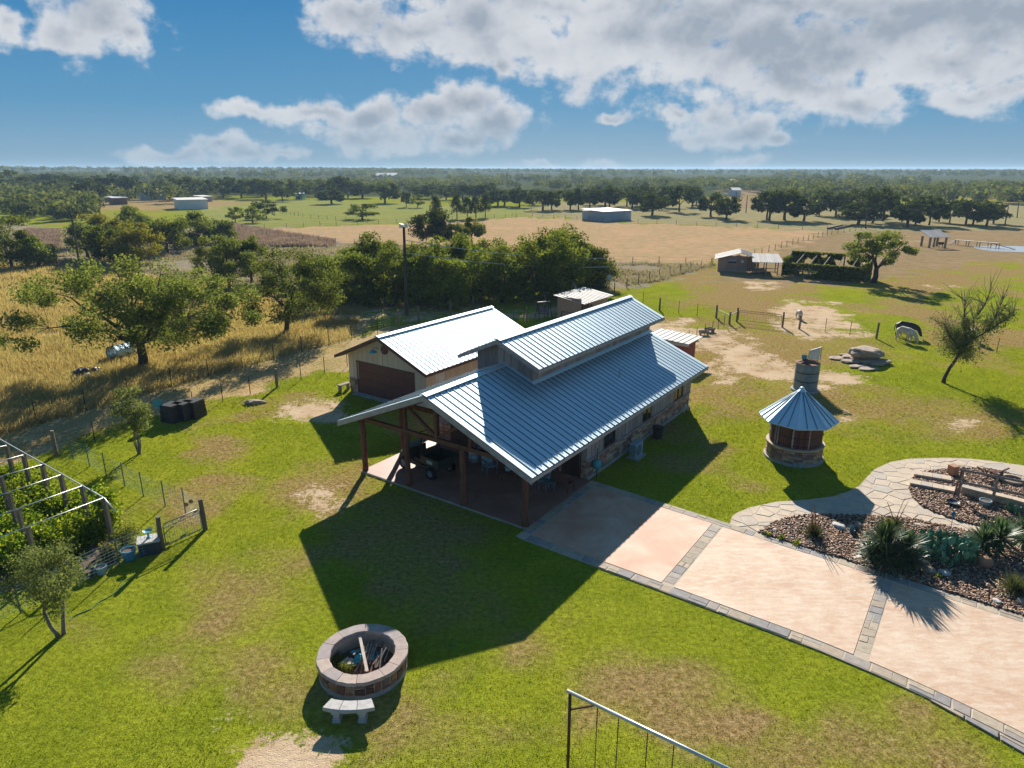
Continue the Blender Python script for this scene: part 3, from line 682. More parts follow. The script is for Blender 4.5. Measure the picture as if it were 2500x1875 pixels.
while v < 18.15:
    w = .395 + rw.uniform(-.02, .02); e = min(v + w, 18.2)
    mid = (v + e) / 2; inw = [q for q in WIN if q[0] - .06 < mid < q[1] + .06]
    z0 = 1.032
    if not inw: board(wall, 'weathered_board', 9.33, 9.37 + rw.uniform(0, .008), v + .006, e - .006, z0, 2.86)
    else: board(wall, 'weathered_board', 9.33, 9.37, v + .006, e - .006, 2.42, 2.86)
    MB().box(9.331, 9.395, e - .022, e + .022, z0 if not inw else 2.42, 2.87).build('batten', 'weathered_board', wall)
    v = e
for a, b in WIN:
    wn = MB(); c = (a + b) / 2
    for y0, y1, z0, z1 in ((a, b, 1.035, 1.10), (a, b, 2.34, 2.42), (a, a + .06, 1.1, 2.34), (b - .06, b, 1.1, 2.34), (c - .025, c + .025, 1.1, 2.34)): wn.box(9.331, 9.385, y0, y1, z0, z1)
    o = wn.build('window', 'trim_brown', house)
    MB().box(9.331, 9.350, a + .06, c - .025, 1.1, 2.34).build('pane', 'glass', o); MB().box(9.331, 9.350, c + .025, b - .06, 1.1, 2.34).build('pane', 'glass', o)
MB().box(9.372, 9.41, 13.6, 13.82, 2.0, 2.2).build('wall_vent', 'black_metal', house)
# porch wall: stone below, boards above, two doors
R_F = (PI / 2, 0, 0)
stone_field(wall, rw, lambda s, z: ((s, 5.405, z), R_F), .25, 1.1, .09, .97); stone_field(wall, rw, lambda s, z: ((s, 5.405, z), R_F), 2.5, 8.0, .09, .97, .22, .3, .6); stone_field(wall, rw, lambda s, z: ((s, 5.405, z), R_F), 9.05, 9.36, .09, .97, .16, .25, .33)
u = .22
while u < 9.3:
    e = min(u + .39, 9.36); md = (u + e) / 2
    z0 = 2.25 if (1.1 < md < 2.5 or 8.0 < md < 9.05) else 1.0
    board(wall, 'weathered_board', u + .005, e - .005, 5.37, 5.42, z0, rz_(md) - .28); u = e
for a, b in ((1.12, 2.48), (8.02, 9.03)):
    d = MB().box(a, b, 5.36, 5.42, .08, 2.25).build('door', 'dark_door', house)
    MB().box(a, a + .07, 5.33, 5.36, .08, 2.25).box(b - .07, b, 5.33, 5.36, .08, 2.25).box(a + .07, b - .07, 5.33, 5.36, 2.16, 2.25).build('door_frame', 'timber_brown', d)
    MB().tube([(b - .16, 5.34, 1.05), (b - .16, 5.29, 1.05), (b - .16, 5.29, 1.18)], .014, 6).build('handle', 'black_metal', d)
# timber frame of the porch
rp = random.Random(3)
def log_post(u, v, z1, r=.135):
    pts, rr = [], []
    for k in range(9):
        t = k / 8; pts.append((u + rp.uniform(-.035, .035), v + rp.uniform(-.035, .035), .02 + (z1 - .02) * t)); rr.append(r * (1.15 - .25 * t) * rp.uniform(.9, 1.1))
    MB().tube(pts, rr, 9).build('post', 'cedar_log', house, smooth=True)
PU = (.0, 2.95, 6.2, 9.42)
for u in PU: log_post(u + (.12 if u == 0 else 0), .14, 2.66)
for vv in (2.75,): log_post(.12, vv, 2.7); 
for vv in (.14, 2.75):
    MB().bar((-.15, vv, 2.745), (9.75, vv, 2.745), .16, .19).build('tie_beam', 'timber_brown', house)
    MB().bar((UC, vv, 2.84), (UC, vv, ZR - .3), .17, .17).build('king_post', 'timber_brown', house)
    for s in (-1, 1):
        MB().bar((UC + s * .1, vv, 2.9), (UC + s * 1.8, vv, 4.0), .11, .13).build('brace', 'timber_brown', house)
        MB().bar((UC + s * 1.87, vv, 2.84), (UC + s * 1.87, vv, rz_(UC + 1.87) - .28), .14, .14).build('queen_post', 'timber_brown', house)
        MB().bar((UC + s * .03, vv, ZR - .27), (UC + s * 5.0, vv, rz_(UC + 5.0) - .27), .12, .2).build('rafter', 'timber_brown', house)
for u in (.12, 9.42): MB().bar((u, .24, 2.76), (u, 5.38, 2.76), .15, .16).build('side_beam', 'timber_brown', house)
for s in (-1, 1):
    for q in (1.6, 3.2):
        MB().bar((UC + s * q, -.5, rz_(UC + q) - .2), (UC + s * q, 5.35, rz_(UC + q) - .2), .09, .1).build('purlin', 'timber_brown', house)
roof = gable_roof(house, UC, ZR, HALF, ZE, -.648, 18.476, 'fascia_grey', fh=.3)
MB().tube([(8.2, 10.8, rz_(8.2)), (8.2, 10.8, rz_(8.2) + .38)], .035, 10).build('vent_pipe', 'pale_blue', roof)
# clerestory
CF, CW, CA, CE, CR, CVF, CVB = 5.17, 1.62, 2.366, 5.26, 6.33, 4.577, 18.77
cl = MB(); zc0 = ZR - CW * KP - .3; KC = (CR - CE) / CA
prof = [(UC - CW, zc0), (UC + CW, zc0), (UC + CW, CR - CW * KC - .15), (UC, CR - .15), (UC - CW, CR - CW * KC - .15)]
cl.add([(u, CF, z) for u, z in prof] + [(u, 18.3, z) for u, z in prof], [tuple(range(5)), (9, 8, 7, 6, 5)] + [(i, 5 + i, 5 + (i + 1) % 5, (i + 1) % 5) for i in range(5)])
cler = cl.build('clerestory', 'weathered_board', house)
n = 32; w = (18.3 - CF + .03) / n; ZB = ZR - CW * KP
for i in range(n):
    y = CF - .03 + i * w
    MB().box(UC + CW, UC + CW + .03 + rw.uniform(0, .012), y + .006, y + w - .006, ZB - .05, CR - CW * KC - .17).build('board', 'weathered_board', cler)
for vv in (7.18, 9.48, 11.78, 14.04, 16.23): MB().box(UC + CW + .032, UC + CW + .06, vv - .3, vv + .3, 4.72, 4.85).build('vent_slot', 'black_metal', cler)
n = 8; w = 2 * CW / n
for i in range(n):
    a = UC - CW + i * w; b = a + w; md = (a + b) / 2
    za = lambda u: rz_(u) - .04; zt = lambda u: CR - abs(u - UC) * KC - .16
    MB().hexa([(a + .006, CF - .035, za(a)), (b - .006, CF - .035, za(b)), (b - .006, CF - .001, za(b)), (a + .006, CF - .001, za(a)), (a + .006, CF - .035, zt(a)), (b - .006, CF - .035, zt(b)), (b - .006, CF - .001, zt(b)), (a + .006, CF - .001, zt(a))]).build('board', 'weathered_board', cler)
    MB().bar((b, CF - .045, za(b)), (b, CF - .045, zt(b) - .02), .045, .03, (0, 1, 0)).build('batten', 'weathered_board', cler)
fl = MB().hexa([(UC + CW, CF - .1, ZB + .065), (UC + CW + .15, CF - .1, ZB + .065 - .15 * KP), (UC + CW + .15, 18.46, ZB + .065 - .15 * KP), (UC + CW, 18.46, ZB + .065),
          (UC + CW + .035, CF - .1, ZB + .15), (UC + CW + .15, CF - .1, ZB + .085 - .15 * KP), (UC + CW + .15, 18.46, ZB + .085 - .15 * KP), (UC + CW + .035, 18.46, ZB + .15)])
for s in (-1, 1):
    q = [(UC, CF - .14, ZR + .06), (UC + s * (CW + .1), CF - .14, ZB + .03), (UC + s * (CW + .1), CF - .036, ZB + .03), (UC, CF - .036, ZR + .06)]
    q = q + [(x, y, z + (.02 if k < 2 else .1)) for k, (x, y, z) in enumerate(q)]
    fl.hexa(q if s > 0 else [q[i] for i in (1, 0, 3, 2, 5, 4, 7, 6)])
fl.build('flashing', 'galvalume', cler)
gable_roof(cler, UC, CR, CA, CE, CVF, CVB, 'fascia_grey', fh=.12)
exclude([HS(-.1, -.1), HS(9.62, -.1), HS(9.62, 18.3), HS(-.1, 18.3)])
# gooseneck and blue globe at the corner, pipes at the back
lamp = empty('globe_lantern', HS(9.6, 5.95), YAW, 'round turquoise globe lantern on a thin post beside the stone corner', 'lantern')
MB().tube([(0, 0, 0), (0, 0, 1.5)], .02, 8).build('post', 'black_metal', lamp)
MB().lathe([(.001, .46), (.13, .5), (.2, .6), (.23, .72), (.2, .84), (.12, .93), (.03, .97), (.001, .975)], 16).build('globe', 'turquoise', lamp, smooth=True)

# ------------------------------------------------------------------ the garage
GU, GA, GE, GR = 3.369, 3.951, 2.509, 4.226
gar = empty('garage', GO, YAW, 'tan board and batten garage with maroon overhead door and silver roof', 'garage')
KG = (GR - GE) / GA; gz = lambda u: GR - abs(u - GU) * KG
mb = MB(); W = 6.738; t_ = .17
prof = [(0, -.2), (W, -.2), (W, gz(W) - t_), (GU, GR - t_), (0, gz(0) - t_)]
mb.add([(u, 0, z) for u, z in prof] + [(u, 10.5, z) for u, z in prof], [tuple(range(5)), (9, 8, 7, 6, 5)] + [(i, 5 + i, 5 + (i + 1) % 5, (i + 1) % 5) for i in range(5)])
gw = mb.build('wall', 'siding_tan', gar)
D0, D1, DH = .86, 5.73, 2.13
u = 0.
while u < W - .01:
    e = min(u + .449, W); md = (u + e) / 2
    z0 = DH + .1 if D0 - .1 < md < D1 + .1 else (1.0 if md < D0 else .02)
    MB().hexa([(u + .005, -.03, z0), (e - .005, -.03, z0), (e - .005, -.001, z0), (u + .005, -.001, z0), (u + .005, -.03, gz(u) - .2), (e - .005, -.03, gz(e) - .2), (e - .005, -.001, gz(e) - .2), (u + .005, -.001, gz(u) - .2)]).build('board', 'siding_tan', gw)
    if e < W: MB().box(e - .02, e + .02, -.05, -.031, z0, gz(e) - .22).build('batten', 'siding_tan', gw)
    u = e
v = 0.
while v < 10.45:
    e = min(v + .45, 10.5)
    if not (.75 < (v + e) / 2 < 1.75): MB().box(W + .001, W + .03, v + .005, e - .005, .02, gz(W) - .2).build('board', 'siding_tan', gw)
    v = e
stone_field(gw, rw, lambda s, z: ((s, -.02, z), R_F), -.02, .8, .02, .95, .17, .2, .4, .06)
MB().box(-.05, .82, -.09, 0, .95, 1.0).build('sill_ledge', 'concrete_grey', gar)
gd = empty('overhead_door', (0, 0, 0)); gd.parent = gar
for k in range(4):
    MB().box(D0, D1, -.028, -.004, .03 + k * .525, .03 + k * .525 + .515).build('door_section', 'garage_door', gd)
    for j in range(8): MB().box(D0 + .12 + j * .59, D0 + .62 + j * .59, -.036, -.0281, .11 + k * .525, .46 + k * .525).build('door_panel', 'garage_door', gd)
MB().box(D0 - .1, D0, -.06, 0, .02, DH + .1).box(D1, D1 + .1, -.06, 0, .02, DH + .1).box(D0, D1, -.06, 0, DH, DH + .1).build('door_trim', 'trim_brown', gar)
MB().box(W + .001, W + .04, .8, 1.7, .05, 2.1).build('side_door', 'white_paint', gar)
MB().box(W - .09, W + .045, -.05, .05, .02, gz(W) - .2).build('corner_trim', 'siding_tan', gar)
MB().box(D0 - .2, D1 + .3, -.5, -.04, -.1, .06).build('apron', 'concrete_grey', gar)
gable_roof(gar, GU, GR, GA, GE, -.629, 11.117, 'trim_brown', fh=.12)
ld = MB().tube([(2.85, -.05, 3.3), (2.85, -.35, 3.42), (2.85, -.5, 3.3)], .02, 6); o = ld.build('barn_lamp', 'turquoise', gar)
MB().lathe([(.03, .12), (.1, .1), (.24, -.02), (.25, -.05), (.02, -.04)], 16, (2.85, -.5, 3.2)).build('lamp_shade', 'turquoise', o, smooth=True)
disc = MB(); pts = circle((0, 0), .3, 8); disc.prism(pts, 0, .05); disc.prism(circle((0, 0), .1, 8), .05, .08)
for k in range(5):
    a = 2 * PI * k / 5; b = a + PI / 5; disc.add([(0, 0, .1), (.26 * math.cos(a), .26 * math.sin(a), .055), (.11 * math.cos(b), .11 * math.sin(b), .055), (.11 * math.cos(a - PI / 5), .11 * math.sin(a - PI / 5), .055)], [(0, 3, 1), (0, 1, 2)])
disc.build('gable_star', 'rust', gar, (3.42, -.06, 3.3), (PI / 2, 0, 0))
exclude([GS(-.1, -.5), GS(6.9, -.5), GS(6.9, 10.6), GS(-.1, 10.6)])
bn = empty('wooden_bench', GS(-.42, -.2), YAW, 'small wooden plank bench beside the garage corner', 'bench')
MB().box(-.17, .17, -.45, .45, .42, .47).build('seat', 'old_wood', bn)
for y in (-.35, .35): MB().box(-.14, .14, y - .03, y + .03, 0, .42).build('leg', 'old_wood', bn)
# ------------------------------------------------------------------ vegetation generators
def leaf_quads(rng, C, N, size, asp=.55, up=.3, droop=0., lvb=None):
    """N leaves at centres C: pointed quads, random orientation"""
    n = len(C)
    nrm = rng.normal(0, 1, (n, 3)); nrm[:, 2] += up; nrm /= np.linalg.norm(nrm, axis=1)[:, None]
    ax = rng.normal(0, 1, (n, 3)); ax[:, 2] -= droop; ax -= nrm * (ax * nrm).sum(1)[:, None]; ax /= np.linalg.norm(ax, axis=1)[:, None] + 1e-9
    bx = np.cross(nrm, ax); s = size * rng.uniform(.6, 1.4, (n, 1)); w = s * asp
    v = np.stack([C - ax * s * .5, C + bx * w * .5 - ax * s * .05, C + ax * s * .5, C - bx * w * .5 - ax * s * .05], 1)
    return v.reshape(-1, 3), np.arange(4 * n).reshape(n, 4)
def crown_clusters(rng, k, R, zc, zlow, hollow=.45, top=1.0):
    out = []
    while len(out) < k:
        d = rng.normal(0, 1, 3); d /= np.linalg.norm(d); r = rng.uniform(hollow, 1) ** .7
        p = d * r * np.array(R); p[2] = p[2] * top + zc
        if p[2] < zlow + rng.uniform(-.3, .5): continue
        out.append(p)
    return np.array(out)
def make_tree(seed, height, rx, ry, trunk_r, fork, leaf_mat, leaves=9000, clusters=60, lsize=.22, crad=.8, zlow=None, nlimb=6, bark='bark', lean=(0, 0), droop=0., hollow=.4, stems=1, flat=1., twigs=True, spread=.35):
    """-> (trunk mesh, crown mesh) with the foot at the origin"""
    rng = np.random.default_rng(seed); zlow = fork if zlow is None else zlow
    rz = (height - zlow) * .56; zc = height - rz
    C = crown_clusters(rng, clusters, (rx, ry, rz * 1.0), zc, zlow, hollow)
    C[:, 0] += lean[0]; C[:, 1] += lean[1]
    # uneven outline: push whole sectors in and out
    ang = np.arctan2(C[:, 1], C[:, 0]); ph = rng.uniform(0, 6.3, 3)
    k = 1 + .16 * np.sin(2 * ang + ph[0]) + .13 * np.sin(3 * ang + ph[1]) + .1 * np.sin(5 * ang + ph[2]); C[:, :2] *= k[:, None]
    mb = MB(); limbs = []
    for s in range(stems):
        a = 2 * PI * s / max(1, stems) + rng.uniform(0, .8); o = (0 if stems == 1 else trunk_r * 1.6)
        b = Vector((o * math.cos(a), o * math.sin(a), -.15)); tp = Vector((lean[0] * .35 + (o * 3 * math.cos(a)), lean[1] * .35 + o * 3 * math.sin(a), fork))
        mid = b.lerp(tp, .5) + Vector(rng.uniform(-.5, .5, 3).tolist()) * trunk_r * 1.2
        mb.tube([b, b + Vector((0, 0, .2 + trunk_r * .4)), mid, tp], [trunk_r * 1.5, trunk_r * 1.08, trunk_r * .95, trunk_r * .85], 8)
        nl = max(2, nlimb // stems)
        for i in range(nl):
            az_ = 2 * PI * (i + rng.uniform(-.25, .25)) / nl + a; e = rng.uniform(.35, 1.0)
            q = Vector((lean[0] + math.cos(az_) * rx * .72 * rng.uniform(.7, 1.05), lean[1] + math.sin(az_) * ry * .72 * rng.uniform(.7, 1.05), zc + rz * (rng.uniform(-.45, .55))))
            if i == 0: q = Vector((lean[0] + rng.uniform(-.3, .3) * rx, lean[1] + rng.uniform(-.3, .3) * ry, zc + rz * .6))
            pts = []; m1 = tp.lerp(q, .4) + Vector((0, 0, spread * (height - fork) * rng.uniform(-.15, .35)))
            for t in np.linspace(0, 1, 6):
                p = tp.lerp(m1, t).lerp(m1.lerp(q, t), t); pts.append(p + Vector(rng.uniform(-1, 1, 3).tolist()) * .06 * rx * (t > .05) * .6)
            r0 = trunk_r * rng.uniform(.45, .65)
            mb.tube(pts, [r0 * (1 - .82 * t) for t in np.linspace(0, 1, 6)], 6, False); limbs += [(p, r0 * (1 - .8 * t)) for p, t in zip(pts[1:], np.linspace(.2, 1, 5))]
    LP = np.array([list(p) for p, _ in limbs])
    if twigs:
        for c in C:
            d = ((LP - c) ** 2).sum(1) + np.where(LP[:, 2] > c[2] + .3, 2., 0); j = int(d.argmin()); p, r = limbs[j]; c = Vector(c.tolist())
            mb.tube([p, p.lerp(c, .5) + Vector(rng.uniform(-.12, .12, 3).tolist()) * (c - p).length + Vector((0, 0, .05)), c], [r * .5, r * .32, .012], 4, False)
    tm = mb.mesh('trunk', bark, True)
    per = rng.dirichlet(np.full(len(C), 3.0)) * leaves
    pts = []; lv = []
    for c, k in zip(C, per):
        k = max(4, int(k)); q = rng.normal(0, 1, (k, 3)); q /= np.linalg.norm(q, axis=1)[:, None]
        q *= (rng.uniform(0, 1, (k, 1)) ** .5) * crad * rng.uniform(.75, 1.25); q[:, 2] *= .72 * flat; q[:, 2] -= droop * rng.uniform(0, .6, k) * crad
        pts.append(c + q); lv.append(np.clip(rng.normal(.5, .2, k) + rng.uniform(-.16, .16), 0, 1))
    P = np.concatenate(pts); lv = np.concatenate(lv); P[:, 2] = np.maximum(P[:, 2], .12)
    V, F = leaf_quads(rng, P, len(P), lsize, .55, .35, droop)
    cm = rawmesh('crown', V, F, leaf_mat, False, np.repeat(lv, 4))
    return tm, cm
def place_tree(name, meshes, loc, rz=0., sc=(1, 1, 1), label=None, cat='tree', group=None, tint=None):
    o = empty(name, loc, rz, label, cat, group); o.scale = sc
    put('trunk', meshes[0], o); put('crown', meshes[1], o); return o
rt = random.Random(77)
GT = lambda x, y: G(x, y)

# ---- trees around the yard
b = G(351, 897)
place_tree('live_oak', make_tree(1, 7.8, 7.6, 5.2, .34, 1.9, 'leaf_near', 34000, 120, .20, 1.05, 1.9, 9, droop=.35, hollow=.45, spread=.6), b, .3, label='wide spreading oak overhanging the galvanized culvert pipe in golden grass', cat='tree')
b = G(700, 812)
place_tree('mesquite_tree', make_tree(2, 7.4, 4.2, 3.6, .22, 2.1, 'leaf_near', 15000, 60, .20, 1.0, 1.6, 6, lean=(.6, .2), droop=.45), b, 0, label='lone leaning mesquite between the spreading oak and the dark thicket', cat='tree')
place_tree('mesquite_tree', make_tree(12, 6.4, 3.4, 3.0, .2, 1.6, 'leaf_near', 12000, 50, .24, 1.0, 1.4, 6, droop=.3), G(560, 705), 1., label='rounded mesquite standing behind the spreading oak crown', cat='tree')
place_tree('mesquite_tree', make_tree(13, 6.0, 2.6, 2.6, .18, 1.4, 'leaf_brush', 9000, 40, .24, .9, 1.0, 5, droop=.3), G(615, 690), 1., label='narrow darker mesquite beside the rounded one', cat='tree')
# ---- thicket behind the garage: individual trees in a row
TH = [make_tree(20 + i, h, r, r * .9, .16, 1.0, m_, 9000, 46, .27, 1.05, .5, 6, droop=.25, stems=2) for i, (h, r, m_) in enumerate(((6.6, 3.0, 'leaf_brush'), (5.6, 2.6, 'leaf_brush'), (6.8, 3.2, 'leaf_brush'), (5.0, 2.5, 'leaf_near'), (6.2, 2.8, 'leaf_yellow')))]
tl = [(780, 742, 1, .9), (760, 700, 3, .8), (830, 720, 3, 1.0), (880, 745, 1, 1.0), (905, 705, 0, 1.0), (955, 748, 2, .9), (990, 715, 3, 1.05), (1025, 742, 0, .95), (1070, 725, 2, .95), (1095, 752, 1, .95), (1120, 715, 0, 1.0), (1165, 740, 2, .92), (1200, 712, 0, 1.0), (1225, 738, 2, .95), (1265, 700, 4, .85), (1290, 735, 2, 1.0), (1330, 712, 0, 1.08), (1360, 728, 2, 1.05), (1400, 712, 0, 1.05), (1425, 690, 3, .95), (1452, 702, 1, .95), (1380, 680, 2, 1.0), (1140, 690, 0, .95), (850, 690, 1, .85), (940, 690, 1, .9)]
for i, (x, y, k, s) in enumerate(tl):
    place_tree('brush_tree', TH[k], G(x, y), rt.uniform(0, 6.28), (s, s, s * rt.uniform(.92, 1.06)), ['tall dark green multi-stemmed tree in the thicket beyond the garage', 'lower dark bushy tree in the thicket beyond the garage', 'broad tall dark tree in the thicket beyond the garage', 'olive-green lighter tree in the thicket beyond the garage', 'yellow-green tree standing out in the dark thicket'][k], 'tree', 'thicket trees beyond the garage')
# ---- brush and trees further left
for x, y, h, r, seed, m_, lab in ((30, 655, 8.2, 4.2, 41, 'leaf_near', 'pale green drooping tree beside the bleached weed field'), (95, 650, 4.2, 2.4, 42, 'leaf_near', 'small bright mesquite next to the pale drooping tree'),
                             (215, 632, 6.0, 3.0, 43, 'leaf_grey', 'greyish half-bare tree next to the leaning power pole'), (270, 640, 5.8, 3.2, 44, 'leaf_brush', 'dark dense tree in the grove beyond the weed field'),
                             (345, 645, 6.6, 3.8, 45, 'leaf_yellow', 'yellow-green tree at the front of the grove'), (410, 618, 6.2, 3.6, 46, 'leaf_brush', 'broad green tree in the middle of the grove'),
                             (480, 600, 6.4, 3.8, 47, 'leaf_near', 'spreading olive tree at the end of the grove'), (250, 600, 6.2, 3.6, 48, 'leaf_yellow', 'yellowish tree behind the dark grove trees'), (330, 590, 6.8, 4., 49, 'leaf_near', 'tall olive tree at the back of the grove'), (540, 592, 4.4, 3.0, 50, 'leaf_near', 'low olive tree trailing off the grove')):
    place_tree('grove_tree', make_tree(seed, h, r, r * .9, .22, 1.3, m_, 8000, 46, .34, 1.2, .7, 6, droop=.25), G(x, y), 0, label=lab, cat='tree')
# ---- trees in the fields
place_tree('field_oak', make_tree(61, 6.4, 4.6, 4.0, .28, 1.5, 'leaf_oak', 9000, 55, .36, 1.2, 1.5, 7, lean=(-.8, 0)), G(1068, 602), 0, label='broad dark tree with a low side branch at the edge of the tan field', cat='tree')
place_tree('field_oak', make_tree(62, 4.2, 2.0, 2.0, .16, 1.3, 'leaf_brush', 3500, 26, .32, .8, 1.2, 5, lean=(.5, 0)), G(1108, 600), 0, label='small leaning tree between two others by the field fence', cat='tree')
place_tree('field_oak', make_tree(63, 4.8, 2.6, 2.4, .18, 1.6, 'leaf_brush', 4500, 30, .32, .9, 1.6, 5), G(1152, 594), 0, label='small round tree by the field fence with open trunk', cat='tree')
place_tree('pasture_oak', make_tree(64, 6.4, 3.7, 3.2, .34, 1.7, 'leaf_near', 6000, 46, .28, .85, 2.6, 7, lean=(.3, 0), hollow=.6, spread=1.0), G(2133, 690), .5, label='open-crowned oak leaning beside the vine-covered pen', cat='tree')
# ---- half-dead tree in the pasture
def dead_tree():
    rng = np.random.default_rng(9); b = G(2303, 934); mb = MB(); tw = MB()
    fork = Vector((.9, .1, 2.3))
    mb.tube([(0, 0, -.2), (.02, 0, .4), (.3, .05, 1.1), (.62, .05, 1.7), fork], [.19, .14, .125, .115, .11], 8)
    mb.tube([(.35, .05, 1.3), (.75, .1, 1.75), (1.0, .1, 2.1)], [.08, .06, .05], 6)
    mains = [[fork, (.6, .2, 3.2), (.9, .3, 4.2), (.8, .3, 5.2), (.6, .3, 6.2)], [fork, (1.5, 0, 3.2), (2.4, -.2, 3.9), (3.4, -.2, 4.6), (4.4, -.1, 5.2)], [fork, (.9, .3, 3.6), (1.7, .5, 4.5), (2.3, .5, 5.6), (2.6, .5, 6.8)], [fork, (.2, -.3, 3.1), (-.6, -.4, 3.8), (-1.1, -.4, 4.6)], [(2.4, -.2, 3.9), (3.2, .2, 5.0), (3.6, .3, 6.4)]]
    tips = []
    for mm in mains:
        mm = [Vector(p) for p in mm]; n = len(mm); mb.tube(mm, [.10 * (1 - .75 * i / (n - 1)) for i in range(n)], 6, False)
        for i in range(1, n):
            for k in range(7):
                p = mm[i - 1].lerp(mm[i], rng.uniform(0, 1)); d = Vector((rng.uniform(-.9, .9), rng.uniform(-.6, .6), rng.uniform(.2, 1.2))).normalized() * rng.uniform(.6, 1.5)
                q = p + d; tw.tube([p, p.lerp(q, .5) + Vector(rng.uniform(-.08, .08, 3).tolist()), q], [.026, .018, .009], 4, False); tips.append((p, q))
                for _ in range(3):
                    r = p.lerp(q, rng.uniform(.4, 1)); e = r + (d.normalized() + Vector(rng.uniform(-.6, .6, 3).tolist())) * rng.uniform(.25, .6); tw.tube([r, e], [.013, .007], 3, False)
    for k in range(90):
        mm = [Vector(v) for v in mains[rng.integers(0, 5)]]; i = rng.integers(max(1, len(mm) - 2), len(mm)); p = mm[i - 1].lerp(mm[i], rng.uniform(0, 1)); a_ = rng.uniform(-.75, .45); L_ = rng.uniform(.9, 1.9)
        q = p + Vector((math.sin(a_), rng.uniform(-.35, .35), math.cos(a_))).normalized() * L_; tw.tube([p, p.lerp(q, .5) + Vector((rng.uniform(-.12, .12), 0, .05)), q], [.020, .014, .008], 4, False)
    P = []
    for p, q in tips:
        if q.z < 4.9 or (q.x > 2.6 and q.z < 5.8):
            P += [list(p.lerp(q, t_) + Vector(rng.normal(0, .22, 3).tolist())) for t_ in rng.uniform(.2, 1.1, 46)]
    for cx, cz, r_, k_ in ((.9, 2.6, .95, 1200), (.6, 3.6, 1.1, 1100), (1.6, 2.3, .8, 700), (.1, 2.8, .9, 700), (-.5, 3.6, .8, 500), (2.2, 3.7, .8, 500), (3.3, 4.5, .7, 450)):
        q = rng.normal(0, .5, (k_, 3)) * r_; P += (q + np.array([cx, .1, cz])).tolist()
    P = np.array(P); V, F = leaf_quads(rng, P, len(P), .16, .5)
    o = empty('half_dead_tree', b, 0, 'half-dead leaning tree with bare upper twigs beside the cows', 'tree'); o.scale = (.86, .86, .92)
    mb.build('trunk', 'bark', o, smooth=True); tw.build('bare_twigs', 'bark_pale', o)
    put('crown', rawmesh('crown', V, F, 'leaf_grey', False, np.repeat(rng.uniform(0, 1, len(P)), 4)), o)
dead_tree()
# ---- crape myrtles in the yard
place_tree('crape_myrtle', make_tree(71, 3.7, .85, .85, .035, .75, 'leaf_grey', 5200, 42, .10, .36, 1.3, 10, 'bark_pale', stems=5, spread=.1, hollow=.2), G(340, 1108), 0, label='slender multi-stemmed myrtle standing alone on the lawn', cat='tree')
place_tree('crape_myrtle', make_tree(72, 3.2, 1.15, 1.1, .06, 1.0, 'leaf_grey', 9000, 60, .075, .4, 1.25, 8, 'bark_pale', stems=2, spread=.1, hollow=.25), G(150, 1552), .6, label='two-trunked myrtle with round crown in front of the wire garden fence', cat='tree')

# ---- far oaks: a handful of shapes, each tree its own object
OAK = [make_tree(80 + i, 8.0, r, r, .28, fk, m_, 1500, 34, .78, 1.25, fk * .9, 5, hollow=.35, twigs=False) for i, (r, fk, m_) in enumerate(((4.6, 2.0, 'leaf_oak'), (4.0, 2.4, 'leaf_oak'), (5.2, 1.7, 'leaf_oak'), (3.6, 2.2, 'leaf_oak'), (4.8, 2.2, 'leaf_brush')))]
def far_tree(x, y, ytop, wpx, k=None, label='', group=None, name='oak_tree'):
    b = G(x, y); h = max(2.5, HT(x, ytop, b)) * 1.1; k = rt.randrange(4) if k is None else k
    dep = b.y * CP + CAMH * SP; r = wpx * dep / FPX / 2; base_r = (4.6, 4.0, 5.2, 3.6, 4.8)[k] * .92
    place_tree(name, OAK[k], b, rt.uniform(0, 6.28), (r / base_r, r / base_r, h / 8.6), label, 'tree', group)
PARK = 'oaks in the belt beyond the tan field'
for x, y, yt, w in ((1232, 502, 462, 60), (1268, 506, 458, 50), (1325, 514, 466, 66), (1347, 512, 468, 42), (1392, 512, 458, 62), (1412, 511, 460, 52), (1440, 507, 462, 40), (1478, 508, 452, 66), (1488, 505, 455, 50), (1530, 503, 455, 60), (1543, 509, 462, 66), (1565, 511, 466, 44), (1592, 526, 468, 66), (1616, 513, 486, 30), (1622, 506, 455, 60),
                     (1658, 517, 452, 62), (1690, 505, 455, 56), (1700, 500, 460, 40), (1735, 529, 470, 62), (1773, 536, 478, 70), (1872, 537, 467, 60), (1300, 500, 462, 50), (1450, 500, 455, 55), (1575, 500, 452, 60)):
    far_tree(x, y, yt, w, None, 'dark oak with a clear trunk in the belt beyond the tan field', PARK)
for x, y, yt, w in ((1878, 538, 466, 72), (1915, 538, 462, 78), (1962, 540, 480, 70), (2000, 526, 466, 60), (2040, 530, 470, 80), (2095, 548, 494, 86), (2130, 545, 460, 84), (2155, 540, 462, 70), (2215, 554, 488, 80), (2235, 548, 478, 60), (2268, 550, 480, 66), (2292, 542, 482, 56), (2318, 544, 488, 50), (2357, 550, 486, 66), (2375, 548, 490, 50), (2408, 552, 490, 62), (2425, 546, 492, 50), (2075, 528, 462, 80), (2180, 525, 468, 70), (2250, 522, 476, 60)):
    far_tree(x, y, yt, w, None, 'dark oak shading the pasture edge beyond the picnic shelter', 'oaks beyond the picnic shelter')
